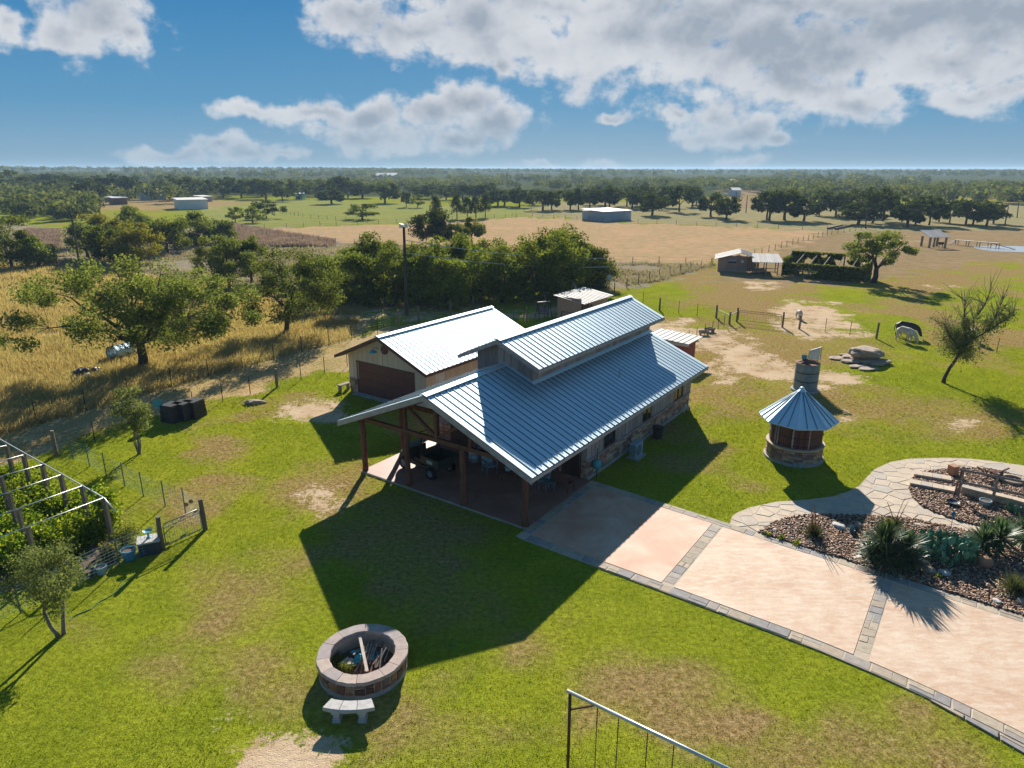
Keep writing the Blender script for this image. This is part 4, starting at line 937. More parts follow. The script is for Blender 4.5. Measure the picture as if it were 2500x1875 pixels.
for x, y, yt, w in ((30, 480, 420, 120), (95, 470, 424, 110), (160, 485, 430, 100), (220, 496, 440, 76), (250, 484, 430, 80), (280, 485, 426, 90), (330, 484, 434, 70), (395, 486, 448, 56), (410, 480, 430, 70), (470, 484, 432, 66), (545, 482, 432, 74), (590, 484, 434, 70), (650, 486, 436, 80), (690, 492, 456, 48), (640, 480, 440, 60), (730, 486, 440, 70), (810, 498, 460, 66), (850, 484, 446, 60), (885, 484, 442, 60), (940, 496, 446, 76), (830, 484, 430, 60), (992, 506, 466, 28), (1020, 486, 452, 70), (1055, 484, 450, 60), (1090, 488, 454, 60), (770, 480, 440, 70), (1130, 490, 450, 60), (1160, 488, 450, 56), (1215, 504, 462, 56), (1190, 488, 446, 60)):
    far_tree(x, y, yt, w, None, 'dark oak in the woodland edge beyond the green meadow', 'oaks along the far meadow')
for x, y, yt, w, k, lab in ((885, 535, 500, 78, 4, 'wide low shrub-like tree alone in the green meadow'), (1020, 507, 476, 34, 4, 'round yellow-green bush tree at the meadow fence'), (617, 544, 506, 52, 4, 'bright small tree at the corner of the green meadow'), (650, 533, 490, 70, 2, 'spreading dark tree beside the bright small one'), (575, 542, 508, 42, 4, 'thin pale tree near the white metal barn')):
    far_tree(x, y, yt, w, k, lab)
# pines: narrow layered crowns
def pine(seed):
    rng = np.random.default_rng(seed); mb = MB().tube([(0, 0, -.2), (.05, 0, 3), (0, .05, 7.6)], [.2, .16, .04], 6)
    P = []
    for z in np.arange(2.6, 8.0, .55):
        R = 2.2 * (1 - ((z - 3.6) / 5.2) ** 2) * rng.uniform(.75, 1.1)
        for k in range(6):
            a = rng.uniform(0, 6.28); q = np.array([math.cos(a) * R * .75, math.sin(a) * R * .75, z + rng.uniform(-.2, .2)]); P.append(q + rng.normal(0, .38, (34, 3)))
            mb.tube([(0, 0, z - .2), tuple(q)], [.05, .02], 4, False)
    P = np.concatenate(P); V, F = leaf_quads(rng, P, len(P), .5, .4)
    return mb.mesh('trunk', 'bark'), rawmesh('crown', V, F, 'leaf_oak', False, np.repeat(rng.uniform(0, .7, len(P)), 4))
PN = [pine(5), pine(6)]
for i, (x, y, yt) in enumerate(((1065, 537, 480), (1116, 534, 476), (1141, 534, 482), (1162, 533, 480), (1185, 531, 474))):
    b = G(x, y); h = HT(x, yt, b) / 8.0
    place_tree('pine_tree', PN[i % 2], b, rt.uniform(0, 6), (h * 1.0, h * 1.0, h), 'dark pine standing apart from the row of pines at the meadow fence' if i == 0 else 'dark pine in the short row at the meadow fence', 'tree', None if i == 0 else 'row of pines')

# ---- woodland running to the horizon: one mass
def far_wood():
    rng = np.random.default_rng(123); C = []; 
    N = 6000
    d = 330 * np.exp(rng.uniform(0, 1, N * 3) ** .8 * math.log(4900 / 330)); a = rng.uniform(-.72, .72, N * 3)
    x = d * np.sin(a); y = d * np.cos(a); px, py = PX(x, y)
    keep = (y > 300) & (fbm(x * .0055, y * .0055, 5) > np.where(d < 1500, .50, .42))
    keep &= ~((d < 470) & (px > 1250) & (px < 1860)) & ~((d < 395) & (px < 1300) & (px > 480)) & ~((d < 330) & (px <= 480))
    keep &= ~inpoly(px, py, [(1190, 446), (1460, 450), (1460, 462), (1190, 458)])
    x, y, d = x[keep][:N], y[keep][:N], d[keep][:N]; n = len(x)
    # scrub left of the grove and right-hand thickets, closer in
    ex = []
    for (x0, x1, y0, y1, k) in ((0, 240, 478, 540, 130), (240, 560, 474, 482, 40), (1900, 2500, 470, 492, 120), (1960, 2100, 468, 480, 20), (2350, 2500, 488, 500, 16)):
        for _ in range(k): p = G(rt.uniform(x0, x1), rt.uniform(y0, y1)); ex.append((p.x, p.y))
    ex = np.array(ex); x = np.concatenate([x, ex[:, 0]]); y = np.concatenate([y, ex[:, 1]]); d = np.hypot(x, y); n = len(x)
    z = hgt(x, y); h = rng.uniform(4.5, 8.5, n) * np.where(d > 900, 1.15, 1.); h[-len(ex):] *= .8
    r = h * rng.uniform(.45, .75, n)
    q = np.where(d < 700, 90, np.where(d < 1400, 44, 22)).astype(int); rep = np.repeat(np.arange(n), q); m_ = len(rep)
    u = rng.normal(0, 1, (m_, 3)); u /= np.linalg.norm(u, axis=1)[:, None]; u *= rng.uniform(.55, 1, (m_, 1))
    P = np.stack([x[rep] + u[:, 0] * r[rep], y[rep] + u[:, 1] * r[rep], z[rep] + h[rep] * .58 + u[:, 2] * h[rep] * .42], 1)
    sz = np.where(d < 700, 1.3, np.where(d < 1400, 2.2, 3.6))[rep][:, None] * rng.uniform(.7, 1.3, (m_, 1))
    nrm = u + rng.normal(0, .5, u.shape); nrm /= np.linalg.norm(nrm, axis=1)[:, None]
    ax = rng.normal(0, 1, (m_, 3)); ax -= nrm * (ax * nrm).sum(1)[:, None]; ax /= np.linalg.norm(ax, axis=1)[:, None]; bx = np.cross(nrm, ax)
    V = np.stack([P - ax * sz * .5, P + bx * sz * .4, P + ax * sz * .5, P - bx * sz * .4], 1).reshape(-1, 3)
    F = np.arange(4 * m_).reshape(m_, 4); lv = np.clip(np.repeat(rng.uniform(0, 1, n)[rep] * .8 + rng.uniform(0, .25, m_), 4), 0, 1)
    o = put('distant_wood', rawmesh('distant_wood', V, F, 'leaf_wood', False, lv)); tag(o, 'dark scrub oak woodland stretching from the fields to the horizon', 'woodland', kind='stuff')
far_wood()
# ------------------------------------------------------------------ cistern tower
TC = Vector((14.35, 32.3, 0)); rw2 = random.Random(21)
tow = empty('cistern_tower', TC, 0, 'round wooden cistern on a stone base under a blue conical metal roof', 'water tower')
MB().lathe([(1.44, -.15), (1.44, .1), (1.3, .12)], 40).build('footing', 'concrete_grey', tow)
base = MB().lathe([(1.30, .05), (1.30, .80), (1.0, .80)], 40).build('stone_base', 'mortar', tow)
z = .12
while z < .76:
    h = rw2.choice((.10, .12, .14)); h = min(h, .8 - z); a = rw2.uniform(0, .3); a_end = a + 2 * PI
    while a < a_end - .05:
        w = min(rw2.uniform(.16, .38) / 1.31, a_end - a); am = a + w / 2
        if math.sin(am) < .75: put('stone', rw2.choice(STN), base, (1.315 * math.cos(am), 1.315 * math.sin(am), z + h / 2), (PI / 2, 0, am + PI / 2), (w * 1.31 - .015, h - .015, .06 * rw2.uniform(.8, 1.3)))
        a += w
    z += h
MB().lathe([(1.0, .80), (1.39, .80), (1.40, .86), (1.0, .865)], 40).build('ledge', 'flagstone', tow)
MB().lathe([(1.20, .86), (1.20, 2.3)], 40).build('tank_core', 'black_metal', tow)
pbr('stave_red', (.125, .042, .032), (.075, .03, .025), .75, scale=5, stretch=(4, 4, .35), rnd=.45, bump=.2)
pbr('stave_pale', (.36, .38, .40), (.20, .12, .10), .7, scale=6, stretch=(5, 5, .5), rnd=.15)
sv = MB().box(-.077, .077, -.02, .02, 0, 1.42).mesh('stave', 'stave_red'); sp = MB().box(-.035, .035, -.024, .02, .02, 1.40).mesh('stave', 'stave_pale')
pale_k = {3, 7, 18, 19, 21, 24, 27, 28, 33, 38}
for k in range(50):
    a = 2 * PI * k / 50; put('stave', sv, tow, (1.215 * math.cos(a), 1.215 * math.sin(a), .87), (0, 0, a + PI / 2))
    if k in pale_k: put('stave', sp, tow, (1.232 * math.cos(a + .06), 1.232 * math.sin(a + .06), .88), (0, 0, a + .06 + PI / 2))
for z in (1.0, 1.42, 2.02): MB().lathe([(1.245, z - .02), (1.265, z), (1.245, z + .02)], 40).build('hoop', 'black_metal', tow)
RE, ZEv, ZAp = 1.88, 2.12, 3.66
rf = MB().lathe([(RE - .06, ZEv - .06), (.05, ZAp - .1)], 8, a0=PI / 8).build('roof', 'soffit', tow)
for k in range(8):
    a, b = PI / 8 + k * PI / 4, PI / 8 + (k + 1) * PI / 4
    A = Vector((RE * math.cos(a), RE * math.sin(a), ZEv)); B = Vector((RE * math.cos(b), RE * math.sin(b), ZEv)); T = Vector((0, 0, ZAp)); dn = Vector((0, 0, -.03))
    seg = MB().add([A, B, T, A + dn, B + dn], [(0, 1, 2), (3, 4, 1, 0)]); seg.build('roof_segment', 'galvalume', rf)
    up = Vector((0, 0, .02))
    MB().add([T + up * 2, A.lerp(B, .09) + up, A + up * 2.4, A.lerp(Vector((RE * math.cos(a - PI / 4), RE * math.sin(a - PI / 4), ZEv)), .09) + up], [(0, 2, 1), (0, 3, 2)]).build('hip_flashing', 'galvalume', rf)
    for f in (.33, .66):
        p = A.lerp(B, f); q = T.lerp(p, .12); MB().bar(p + up, q + up, .03, .03).build('rib', 'galvalume_rib', rf)
MB().lathe([(.12, ZAp - .02), (.07, ZAp + .05), (.001, ZAp + .07)], 8).build('cap', 'galvalume', rf)
MB().tube([(-.55, -1.5, 0), (-.55, -1.5, .28), (-.55, -1.62, .28), (-.55, -1.62, .2)], .03, 6).build('faucet', 'pale_blue', tow)
MB().tube([(-.25, -1.52, 0), (-.25, -1.52, .3), (-.25, -1.66, .3)], .03, 6).build('faucet', 'pale_blue', tow)
exclude(circle(TC, 1.45))
# ------------------------------------------------------------------ corrugated tank with tilted panel
KC_ = Vector((19.42, 43.3, 0))
tk = empty('metal_tank', KC_, 0, 'grey corrugated metal tank with rusty caved-in lid behind the cistern', 'tank')
MB().lathe([(.001, .12), (.88, .12), (.9, .02), (.9, -.1)], 32).build('pad', 'concrete_grey', tk)
prof = []
for i in range(60): zz = .12 + i * 1.78 / 59; prof.append((.745 + .008 * math.sin(i * 2.2), zz))
MB().lathe(prof, 32).build('shell', 'galv_tank', tk)
for z in (.72, 1.3): MB().lathe([(.755, z - .025), (.772, z), (.755, z + .025)], 32).build('band', 'black_metal', tk)
n = 24; vs = [(.78 * math.cos(2 * PI * k / n), .78 * math.sin(2 * PI * k / n), 1.9) for k in range(n)] + [(.42 * math.cos(2 * PI * k / n), .42 * math.sin(2 * PI * k / n), 2.02 + (-.13 if 14 < k < 21 else .03 * math.sin(k * 2.3))) for k in range(n)] + [(-.1, .1, 2.12)]
MB().add(vs, [(k, (k + 1) % n, n + (k + 1) % n, n + k) for k in range(n)] + [(n + k, n + (k + 1) % n, 2 * n) for k in range(n)]).build('lid', 'rust', tk)
o = empty('slat_panel', KC_ + Vector((.35, .45, 0)), .25, 'tilted white-slatted metal panel propped behind the grey tank', 'panel')
for q in ((-.3, 0, 0), (.5, 0, 0)): MB().bar(q, (q[0] + .05, .05, 2.0), .05).build('leg', 'rust_pipe', o)
fr = [(-.45, -.2, 1.95), (.55, -.2, 2.0), (.95, .3, 2.68), (.1, .3, 2.5)]
for i in range(4): MB().bar(fr[i], fr[(i + 1) % 4], .05).build('frame', 'gate_pipe', o)
for i in range(1, 7):
    f = i / 7; a = Vector(fr[0]).lerp(Vector(fr[1]), f); b = Vector(fr[3]).lerp(Vector(fr[2]), f); MB().bar(a, b, .075, .015).build('slat', 'pipe_white', o)
o = empty('blue_bucket', KC_ + Vector((-.22, .2, 2.08)), 0, 'blue bucket sitting on the rusty lid of the tank', 'bucket')
MB().lathe([(.001, 0), (.15, 0), (.18, .24), (.165, .24), (.14, .02)], 16).build('shell', 'blue_pot', o); MB().tube([(-.18, 0, .22), (-.1, 0, .34), (.1, 0, .34), (.18, 0, .22)], .008, 5).build('handle', 'wire', o)
# ------------------------------------------------------------------ rocks
def rock_mesh(seed, rx, ry, rz, rough=.18, sub=3, mat='rock', flat=0.):
    import bmesh
    bm = bmesh.new(); bmesh.ops.create_icosphere(bm, subdivisions=sub, radius=1.0); r = random.Random(seed); o = [r.uniform(0, 50) for _ in range(3)]
    from mathutils import noise as mn
    for v in bm.verts:
        d = v.co.normalized(); n1 = mn.noise(d * 1.4 + Vector(o)); n2 = mn.noise(d * 3.5 + Vector(o)); k = 1 + rough * 1.6 * n1 + rough * .6 * n2
        p = d * k; p.z = max(min(p.z, 1 - flat), -1 + flat) if flat else p.z
        v.co = Vector((p.x * rx, p.y * ry, p.z * rz))
    me = bpy.data.meshes.new('rock'); bm.to_mesh(me); bm.free(); me.materials.append(MAT[mat]); return me
RK = []
for i, (zx, zy, rx, ry, rz, zz, lab) in enumerate((
        (1360, 262, .62, .5, .10, .06, 'round flat millstone-like slab lying apart from the rock pile'), (1480, 222, .45, .3, .09, .08, 'small slab at the far edge of the rock pile'), (1510, 260, .5, .4, .15, .12, 'dark thick slab wedged under the big boulder'),
        (1560, 315, .85, .45, .12, .10, 'long pale slab at the front of the rock pile'), (1640, 375, .75, .4, .1, .07, 'pale flat slab lowest in the rock pile'), (1790, 410, .85, .42, .1, .07, 'pale slab on the grass in front of the rock pile'),
        (1890, 350, .6, .4, .13, .10, 'light slab leaning at the side of the rock pile'), (1960, 330, .75, .6, .2, .16, 'dark slab at the shaded end of the rock pile'), (1770, 320, .8, .6, .2, .14, 'grey slab directly below the big boulder'), (1690, 280, .9, .7, .2, .16, 'broad base slab hidden under the big boulder'))):
    o = put('rock_slab', rock_mesh(300 + i, rx, ry, rz, .15, 3, 'rock', .35), None, G(*Z5(zx, zy)) + Vector((0, .2, zz)), (0, 0, rt.uniform(-.4, .4))); tag(o, lab, 'rock', 'slabs of the rock pile')
o = put('boulder', rock_mesh(320, 1.28, .95, .50, .22, 4, 'rock', .25), None, G(*Z5(1740, 300)) + Vector((.1, .5, .62)), (.06, .08, .2)); tag(o, 'big flat-topped boulder resting on the slab pile', 'boulder')
o = put('rock_slab', rock_mesh(331, .62, .3, .16, .2, 3, 'rock', .2), None, G(622, 985) + Vector((0, 0, .1)), (0, .1, .3)); tag(o, 'lone brown flat rock on the lawn by the yard fence', 'rock')
exclude(circle(G(*Z5(1700, 340)), 1.9))
# ------------------------------------------------------------------ fire pit
FC = Vector((-4.35, 16.7, 0)); fp = empty('fire_pit', FC, 0, 'round stone fire pit filled with scrap boards and sticks', 'fire pit')
ring = MB().lathe([(1.24, -.1), (1.24, .5), (.98, .5), (.96, .02)], 48).build('wall', 'mortar', fp)
MB().lathe([(1.27, -.1), (1.27, .1), (1.22, .12)], 48).build('footing', 'concrete_grey', fp)
MB().lathe([(.97, .05), (.001, .06)], 32).build('pit_floor', 'soil', fp)
rampmat('pit_stone', [(.26, .10, .065), (.16, .075, .055), (.30, .19, .12), (.13, .06, .05), (.33, .16, .09), (.22, .15, .12), (.20, .09, .06)], .9, 7., .5, .01, .25)
PST = [chamfer_box('stone', 'pit_stone', 500 + i, .06, .1) for i in range(6)]
a = 0.
while a < 2 * PI - .05:
    w = min(rw2.uniform(.18, .34) / 1.25, 2 * PI - a); am = a + w / 2
    cuts = rw2.choice(([.13, .47], [.13, .3, .47], [.13, .24, .47], [.13, .36, .47], [.13, .47]))
    for z0, z1 in zip(cuts[:-1], cuts[1:]):
        put('stone', rw2.choice(PST), ring, (1.245 * math.cos(am), 1.245 * math.sin(am), (z0 + z1) / 2), (PI / 2, 0, am + PI / 2), (w * 1.25 - .035, z1 - z0 - .03, .05))
    a += w
rampmat('cap_stone', [(.40, .31, .27), (.36, .29, .26), (.43, .34, .29), (.33, .28, .27)], .85, 5., .5, .012, .22)
a = .1
while a < 2 * PI + .05:
    w = min(rw2.uniform(.38, .7), 2 * PI + .1 - a)
    if 2 * PI + .1 - a - w < .2: w = 2 * PI + .1 - a
    k = 5; mb = MB(); r0, r1 = .93, 1.31; lo, hi = .50, .60 + rw2.uniform(-.004, .006); vs = []; fs = []
    for i in range(k + 1):
        t_ = a + .006 + (w - .012) * i / k; c_, s_ = math.cos(t_), math.sin(t_); j = rw2.uniform(-.012, .012)
        vs += [((r0 + j) * c_, (r0 + j) * s_, lo), ((r1 + j) * c_, (r1 + j) * s_, lo), ((r1 + j) * c_, (r1 + j) * s_, hi - .02), ((r1 - .02 + j) * c_, (r1 - .02 + j) * s_, hi), ((r0 + .02 + j) * c_, (r0 + .02 + j) * s_, hi), ((r0 + j) * c_, (r0 + j) * s_, hi - .02)]
    for i in range(k): fs += [(6 * i + q, 6 * i + (q + 1) % 6, 6 * i + 6 + (q + 1) % 6, 6 * i + 6 + q) for q in range(6)]
    fs += [(5, 4, 3, 2, 1, 0), tuple(6 * k + q for q in range(6))]
    mb.add(vs, [f[::-1] for f in fs]); mb.build('cap_stone', 'cap_stone', fp); a += w
exclude(circle(FC, 1.3))
rl = random.Random(8)
pbr('plank_pale', (.55, .47, .40), (.42, .35, .30), .8, scale=5, stretch=(1, 1, 1), rnd=.2)
def plank(a, b, w, h, mat, lab, name='scrap_board', grp=None): o = MB().bar(tuple(Vector(a) - FC), tuple(Vector(b) - FC), w, h).build(name, mat, None, FC); tag(o, lab, 'board', grp); return o
FP = lambda x, y, z: G(700 + x / 5.53, 1475 + y / 5.53, z)
plank(FP(985, 430, .50), FP(1085, 905, .42), .085, .035, 'plank_pale', 'long pale plank lying across the top of the fire pit pile')
plank(FP(1010, 700, .38), FP(1130, 590, .40), .07, .03, 'old_wood', 'short dark board crossing under the long plank')
plank(FP(735, 800, .22), FP(830, 720, .25), .06, .03, 'plank_pale', 'short yellowish board end beside the weeds in the pit')
plank(FP(900, 685, .3), FP(1060, 560, .32), .05, .03, 'old_wood', 'narrow grey board behind the blue tarp')
for i in range(24):
    x = rl.uniform(1030, 1420); y0 = rl.uniform(480, 620); y1 = y0 + rl.uniform(220, 380); sl = rl.uniform(-190, -30)
    if (x + sl - 1030) ** 2 / 480 ** 2 + (y1 - 640) ** 2 / 330 ** 2 > 1: y1 = 860 - abs(x + sl - 1030) * .35
    plank(FP(x, y0, rl.uniform(.3, .48)), FP(x + sl, y1, rl.uniform(.15, .3)), rl.uniform(.018, .04), .02, rl.choice(('plank_pale', 'old_wood', 'old_wood', 'timber_brown')), 'thin stick or lath in the bundle heaped in the fire pit', 'scrap_stick', 'sticks heaped in the fire pit')
o = put('crumpled_tarp', rock_mesh(340, .32, .26, .10, .55, 3, 'turquoise'), None, FP(1030, 680, .22)); tag(o, 'crumpled turquoise tarp in the middle of the fire pit', 'tarp')
o = put('paper_sack', rock_mesh(341, .17, .14, .07, .5, 3, 'plank_pale'), None, FP(840, 790, .16)); tag(o, 'crumpled pale paper sack between weeds and sticks in the pit', 'sack')
def bush(name, loc, rx, ry, h, n, k, ls, mat, label, cat='plant', crad=.3, seed=1, group=None, low=.05, stem='bark', tall=False):
    rng = np.random.default_rng(seed); C = crown_clusters(rng, k, (rx, ry, h * (.5 if tall else .9)), h * .5 if tall else .05, low, .3)
    P = np.concatenate([c + rng.normal(0, crad * .5, (max(3, n // k), 3)) for c in C]); P[:, 2] = np.clip(P[:, 2], .03, None)
    lv = np.clip(rng.normal(.5, .22, len(P)) + np.repeat(rng.uniform(-.2, .2, k), max(3, n // k)), 0, 1)
    V, F = leaf_quads(rng, P, len(P), ls, .65, .5); o = empty(name, loc, 0, label, cat, group)
    mb = MB()
    for c in C[:: max(1, k // 14)]: mb.tube([(c[0] * .1, c[1] * .1, -.03), (c[0] * .6, c[1] * .6, c[2] * .6), tuple(c)], [.018, .012, .005], 4, False)
    mb.build('stems', stem, o); put('foliage', rawmesh('foliage', V, F, mat, False, np.repeat(lv, 4)), o); return o
bush('pit_weed', FP(680, 800, .06), .3, .22, .25, 900, 20, .05, 'leaf_brush', 'green weeds growing inside the fire pit', 'weed', .12, 3)
bush('pit_weed', FP(810, 900, .06), .2, .14, .18, 500, 12, .05, 'leaf_near', 'small light weed against the inner pit wall', 'weed', .1, 4)
# curved stone bench
bc = Vector((-4.31, 14.78, 0)); bn = empty('stone_bench', bc, 0, 'curved pale stone bench with two carved feet beside the fire pit', 'bench')
segs = 3; R0, R1 = 1.25, 1.62; cy_ = R0 + .18 - 0
for i in range(segs):
    a0, a1 = -PI / 2 + (i - 1.5) * .235, -PI / 2 + (i - .5) * .235; mb = MB(); vs = []; fs = []; k = 4
    for q in range(k + 1):
        t_ = a0 + .004 + (a1 - a0 - .008) * q / k; j = rl.uniform(-.012, .012)
        for r_, z_ in ((R0 + j, .35), (R1 + j, .35), (R1 + j, .43), (R1 - .02, .45), (R0 + .02, .45), (R0 + j, .43)): vs.append((r_ * 1.25 * math.cos(t_), cy_ + r_ * math.sin(t_), z_))
    for q in range(k): fs += [(6 * q + e, 6 * q + (e + 1) % 6, 6 * q + 6 + (e + 1) % 6, 6 * q + 6 + e)[::-1] for e in range(6)]
    fs += [(0, 1, 2, 3, 4, 5), tuple(6 * k + e for e in range(6))[::-1]]
    mb.add(vs, fs).build('seat_slab', 'pale_stone', bn)
for s in (-1, 1):
    x = s * .34; MB().box(x - .11, x + .11, -.16, .12, 0, .07).box(x - .08, x + .08, -.13, .09, .07, .28).box(x - .11, x + .11, -.16, .12, .28, .35).box(x - .095, x + .095, -.145, .105, .11, .14).build('foot', 'pale_stone', bn)
# ------------------------------------------------------------------ swing frame
sw = empty('swing_frame', G(1388, 1878), 0, 'tall steel pipe swing frame with chains at the lawn edge', 'swing')
S0 = sw.location; A = G(1392, 1690, 2.4) - S0; B = G(1767, 1872, 2.4) - S0; dirn = (B - A).normalized(); E_ = A + dirn * 5.4
MB().tube([A - dirn * .08, E_], .042, 10).build('top_pipe', 'pipe_white', sw, smooth=True)
MB().tube([(A.x, A.y, -.1), (A.x, A.y, 2.38)], .038, 10).build('post', 'rust_pipe', sw, smooth=True); MB().tube([(E_.x, E_.y, -.1), (E_.x, E_.y, 2.38)], .045, 10).build('post', 'rust_pipe', sw, smooth=True)
MB().tube([(A.x, A.y, 1.9), tuple(A + dirn * .62 - Vector((0, 0, .05)))], .025, 6).build('brace', 'rust_pipe', sw)
ct = []
for d_ in (.72, 1.25, 1.95, 2.55, 3.4, 3.95):
    p = A + dirn * d_; mb = MB(); z = 2.35; k = 0
    while z > .55:
        mb.box(p.x - (.013 if k % 2 else .006), p.x + (.013 if k % 2 else .006), p.y - (.006 if k % 2 else .013), p.y + (.006 if k % 2 else .013), z - .045, z); z -= .04; k += 1
    mb.build('chain', 'rust_pipe', sw); ct.append(p)
for i in (0, 2, 4): MB().bar((*ct[i].xy, .53), (*ct[i + 1].xy, .53), .18, .03).build('swing_seat', 'bin_black', sw)
# ------------------------------------------------------------------ porch contents
ZB_ = Z(940, 1040, 4.096)
def porch(zx, zy, z=.08): return G(*ZB_(zx, zy), z)
fw, rwh = G(*ZB_(172, 352), .36), G(*ZB_(495, 490), .36)
ud = (Vector((rwh.x, rwh.y, 0)) - Vector((fw.x, fw.y, 0))); uy = math.atan2(-ud.y, -ud.x)
WB = 1.95; uc_ = (fw + rwh) / 2; side = Vector((-math.sin(uy), math.cos(uy), 0)); 
if side.dot(Vector((0, -1, 0))) > 0: side = -side
UP = Vector((uc_.x, uc_.y, .08)) + side * .55
utv = empty('utility_vehicle', UP, uy, 'dark green utility vehicle with roll cage and cargo bed parked on the porch', 'vehicle')
pbr('utv_green', (.025, .04, .03), (.018, .028, .022), .4, scale=4); pbr('tyre', (.012, .012, .013), (.02, .02, .02), .85, scale=8); pbr('seat_black', (.02, .02, .022), (.03, .03, .03), .6, scale=5)
mb = MB(); mb.box(-1.25, 1.2, -.55, .55, .38, .55); mb.hexa([(.7, -.6, .55), (1.32, -.5, .5), (1.32, .5, .5), (.7, .6, .55), (.7, -.6, 1.05), (1.28, -.45, .86), (1.28, .45, .86), (.7, .6, 1.05)]); mb.box(-.35, .7, -.62, -.5, .5, .62).box(-.35, .7, .5, .62, .5, .62)
mb.build('body', 'utv_green', utv)
mb = MB(); mb.box(-1.55, -.38, -.68, .68, .72, .76).box(-1.55, -.38, -.68, -.64, .76, 1.08).box(-1.55, -.38, .64, .68, .76, 1.08).box(-.42, -.38, -.64, .64, .76, 1.1)
bed = mb.build('cargo_bed', 'utv_green', utv); MB().box(-1.59, -1.55, -.68, .68, .72, 1.08).build('tailgate', 'utv_green', bed)
for s in (-1, 1): MB().box(-1.2, -.8, s * .685 - .004, s * .685 + .004, .82, .98).build('badge', 'pale_blue', bed)
MB().box(-.3, .25, -.55, .55, .62, .8).box(-.36, -.24, -.55, .55, .8, 1.25).build('seat', 'seat_black', utv)
cg = MB()
for s in (-1, 1): cg.tube([(-.35, s * .6, .6), (-.33, s * .56, 1.85), (.35, s * .54, 1.88), (.85, s * .58, 1.0)], .025, 6)
cg.tube([(-.33, -.56, 1.85), (-.33, .56, 1.85)], .025, 6).tube([(.35, -.54, 1.88), (.35, .54, 1.88)], .025, 6); cg.build('roll_cage', 'black_metal', utv)
MB().tube([(.55, .28, 1.0), (.35, .28, 1.12)], .02, 6).lathe([(.16, 0), (.175, .015), (.16, .03)], 14, (.34, .28, 1.12)).build('steering_wheel', 'black_metal', utv)
MB().hexa([(.84, -.5, 1.04), (.86, -.5, 1.04), (.86, .5, 1.04), (.84, .5, 1.04), (.62, -.5, 1.42), (.64, -.5, 1.42), (.64, .5, 1.42), (.62, .5, 1.42)]).build('windscreen', 'pale_blue', utv)
for s in (-1, 1): MB().box(1.29, 1.33, s * .36 - .1, s * .36 + .1, .68, .8).build('headlight', 'white_paint', utv)
for x in (.95, -1.0):
    for s in (-1, 1):
        w = empty('wheel', (x, s * .6, .32)); w.parent = utv
        pr = [(.18, -.11), (.27, -.12), (.315, -.08), (.32, 0), (.315, .08), (.27, .12), (.18, .11)]
        MB().lathe(pr, 20).build('tyre', 'tyre', w, (0, 0, 0), (PI / 2, 0, 0)); MB().lathe([(.001, .06), (.1, .05), (.18, .09), (.18, -.09), (.001, -.05)], 14).build('rim', 'galv_tank', w, (0, 0, 0), (PI / 2, 0, 0))
o = empty('metal_keg', porch(890, 350), 0, 'silver metal drum standing behind the utility vehicle on the porch', 'drum')
MB().lathe([(.001, .72), (.22, .72), (.25, .68), (.25, .48), (.265, .46), (.25, .44), (.25, .26), (.265, .24), (.25, .22), (.25, .03), (.22, 0), (.001, 0)], 20).build('body', 'galvalume', o, smooth=True); MB().lathe([(.2, .72), (.2, .8), (.22, .8), (.22, .72)], 20).build('rim', 'galv_tank', o)
def chair(name, loc, rz, lab, seat_m, frame_m, w=.56, h=.95):
    o = empty(name, loc, rz, lab, 'chair'); MB().box(-w / 2, w / 2, -.25, .25, .4, .44).build('seat', seat_m, o)
    MB().hexa([(-w / 2, .23, .44), (w / 2, .23, .44), (w / 2, .27, .44), (-w / 2, .27, .44), (-w / 2, .38, h), (w / 2, .38, h), (w / 2, .42, h), (-w / 2, .42, h)]).build('backrest', seat_m, o)
    for x in (-w / 2, w / 2):
        for y in (-.23, .25): MB().box(x - .025, x + .025, y - .025, y + .025, 0, .4 if y > 0 else .64).build('leg', frame_m, o)
        MB().box(x - .04, x + .04, -.27, .3, .64, .68).build('armrest', frame_m, o)
    return o
chair('patio_chair', porch(1050, 470), .5, 'pale webbed patio chair in the porch shade', 'pale_blue', 'galv_tank')
chair('patio_chair', porch(1560, 610), -1.2, 'dark patio chair with light frame by the porch post', 'pale_blue', 'galv_tank')
chair('adirondack_chair', porch(1800, 640), 2.4, 'brown wooden armchair beside the porch door', 'timber_brown', 'timber_brown', .66, 1.05)
o = empty('low_table', porch(1230, 520), .4, 'low brown slatted table on the porch', 'table')
for k in range(5): MB().box(-.45, .45, -.3 + k * .12, -.2 + k * .12, .36, .4).build('slat', 'timber_brown', o)
for x in (-.38, .38):
    for y in (-.22, .2): MB().box(x - .03, x + .03, y - .03, y + .03, 0, .36).build('leg', 'timber_brown', o)
o = empty('metal_pail', Vector(porch(1230, 520)) + Vector((0, 0, .4)), 0, 'pale metal pail on the low porch table', 'pail'); MB().lathe([(.001, 0), (.13, 0), (.16, .2), (.145, .2), (.12, .02)], 16).build('shell', 'galvalume', o); MB().tube([(-.16, 0, .19), (0, 0, .3), (.16, 0, .19)], .008, 5).build('handle', 'wire', o)
o = empty('side_table', porch(1640, 640), .2, 'small blue-grey side table between the porch chairs', 'table'); MB().box(-.25, .25, -.25, .25, .45, .48).build('top', 'galv_tank', o)
for x in (-.2, .2):
    for y in (-.2, .2): MB().box(x - .02, x + .02, y - .02, y + .02, 0, .45).build('leg', 'galv_tank', o)
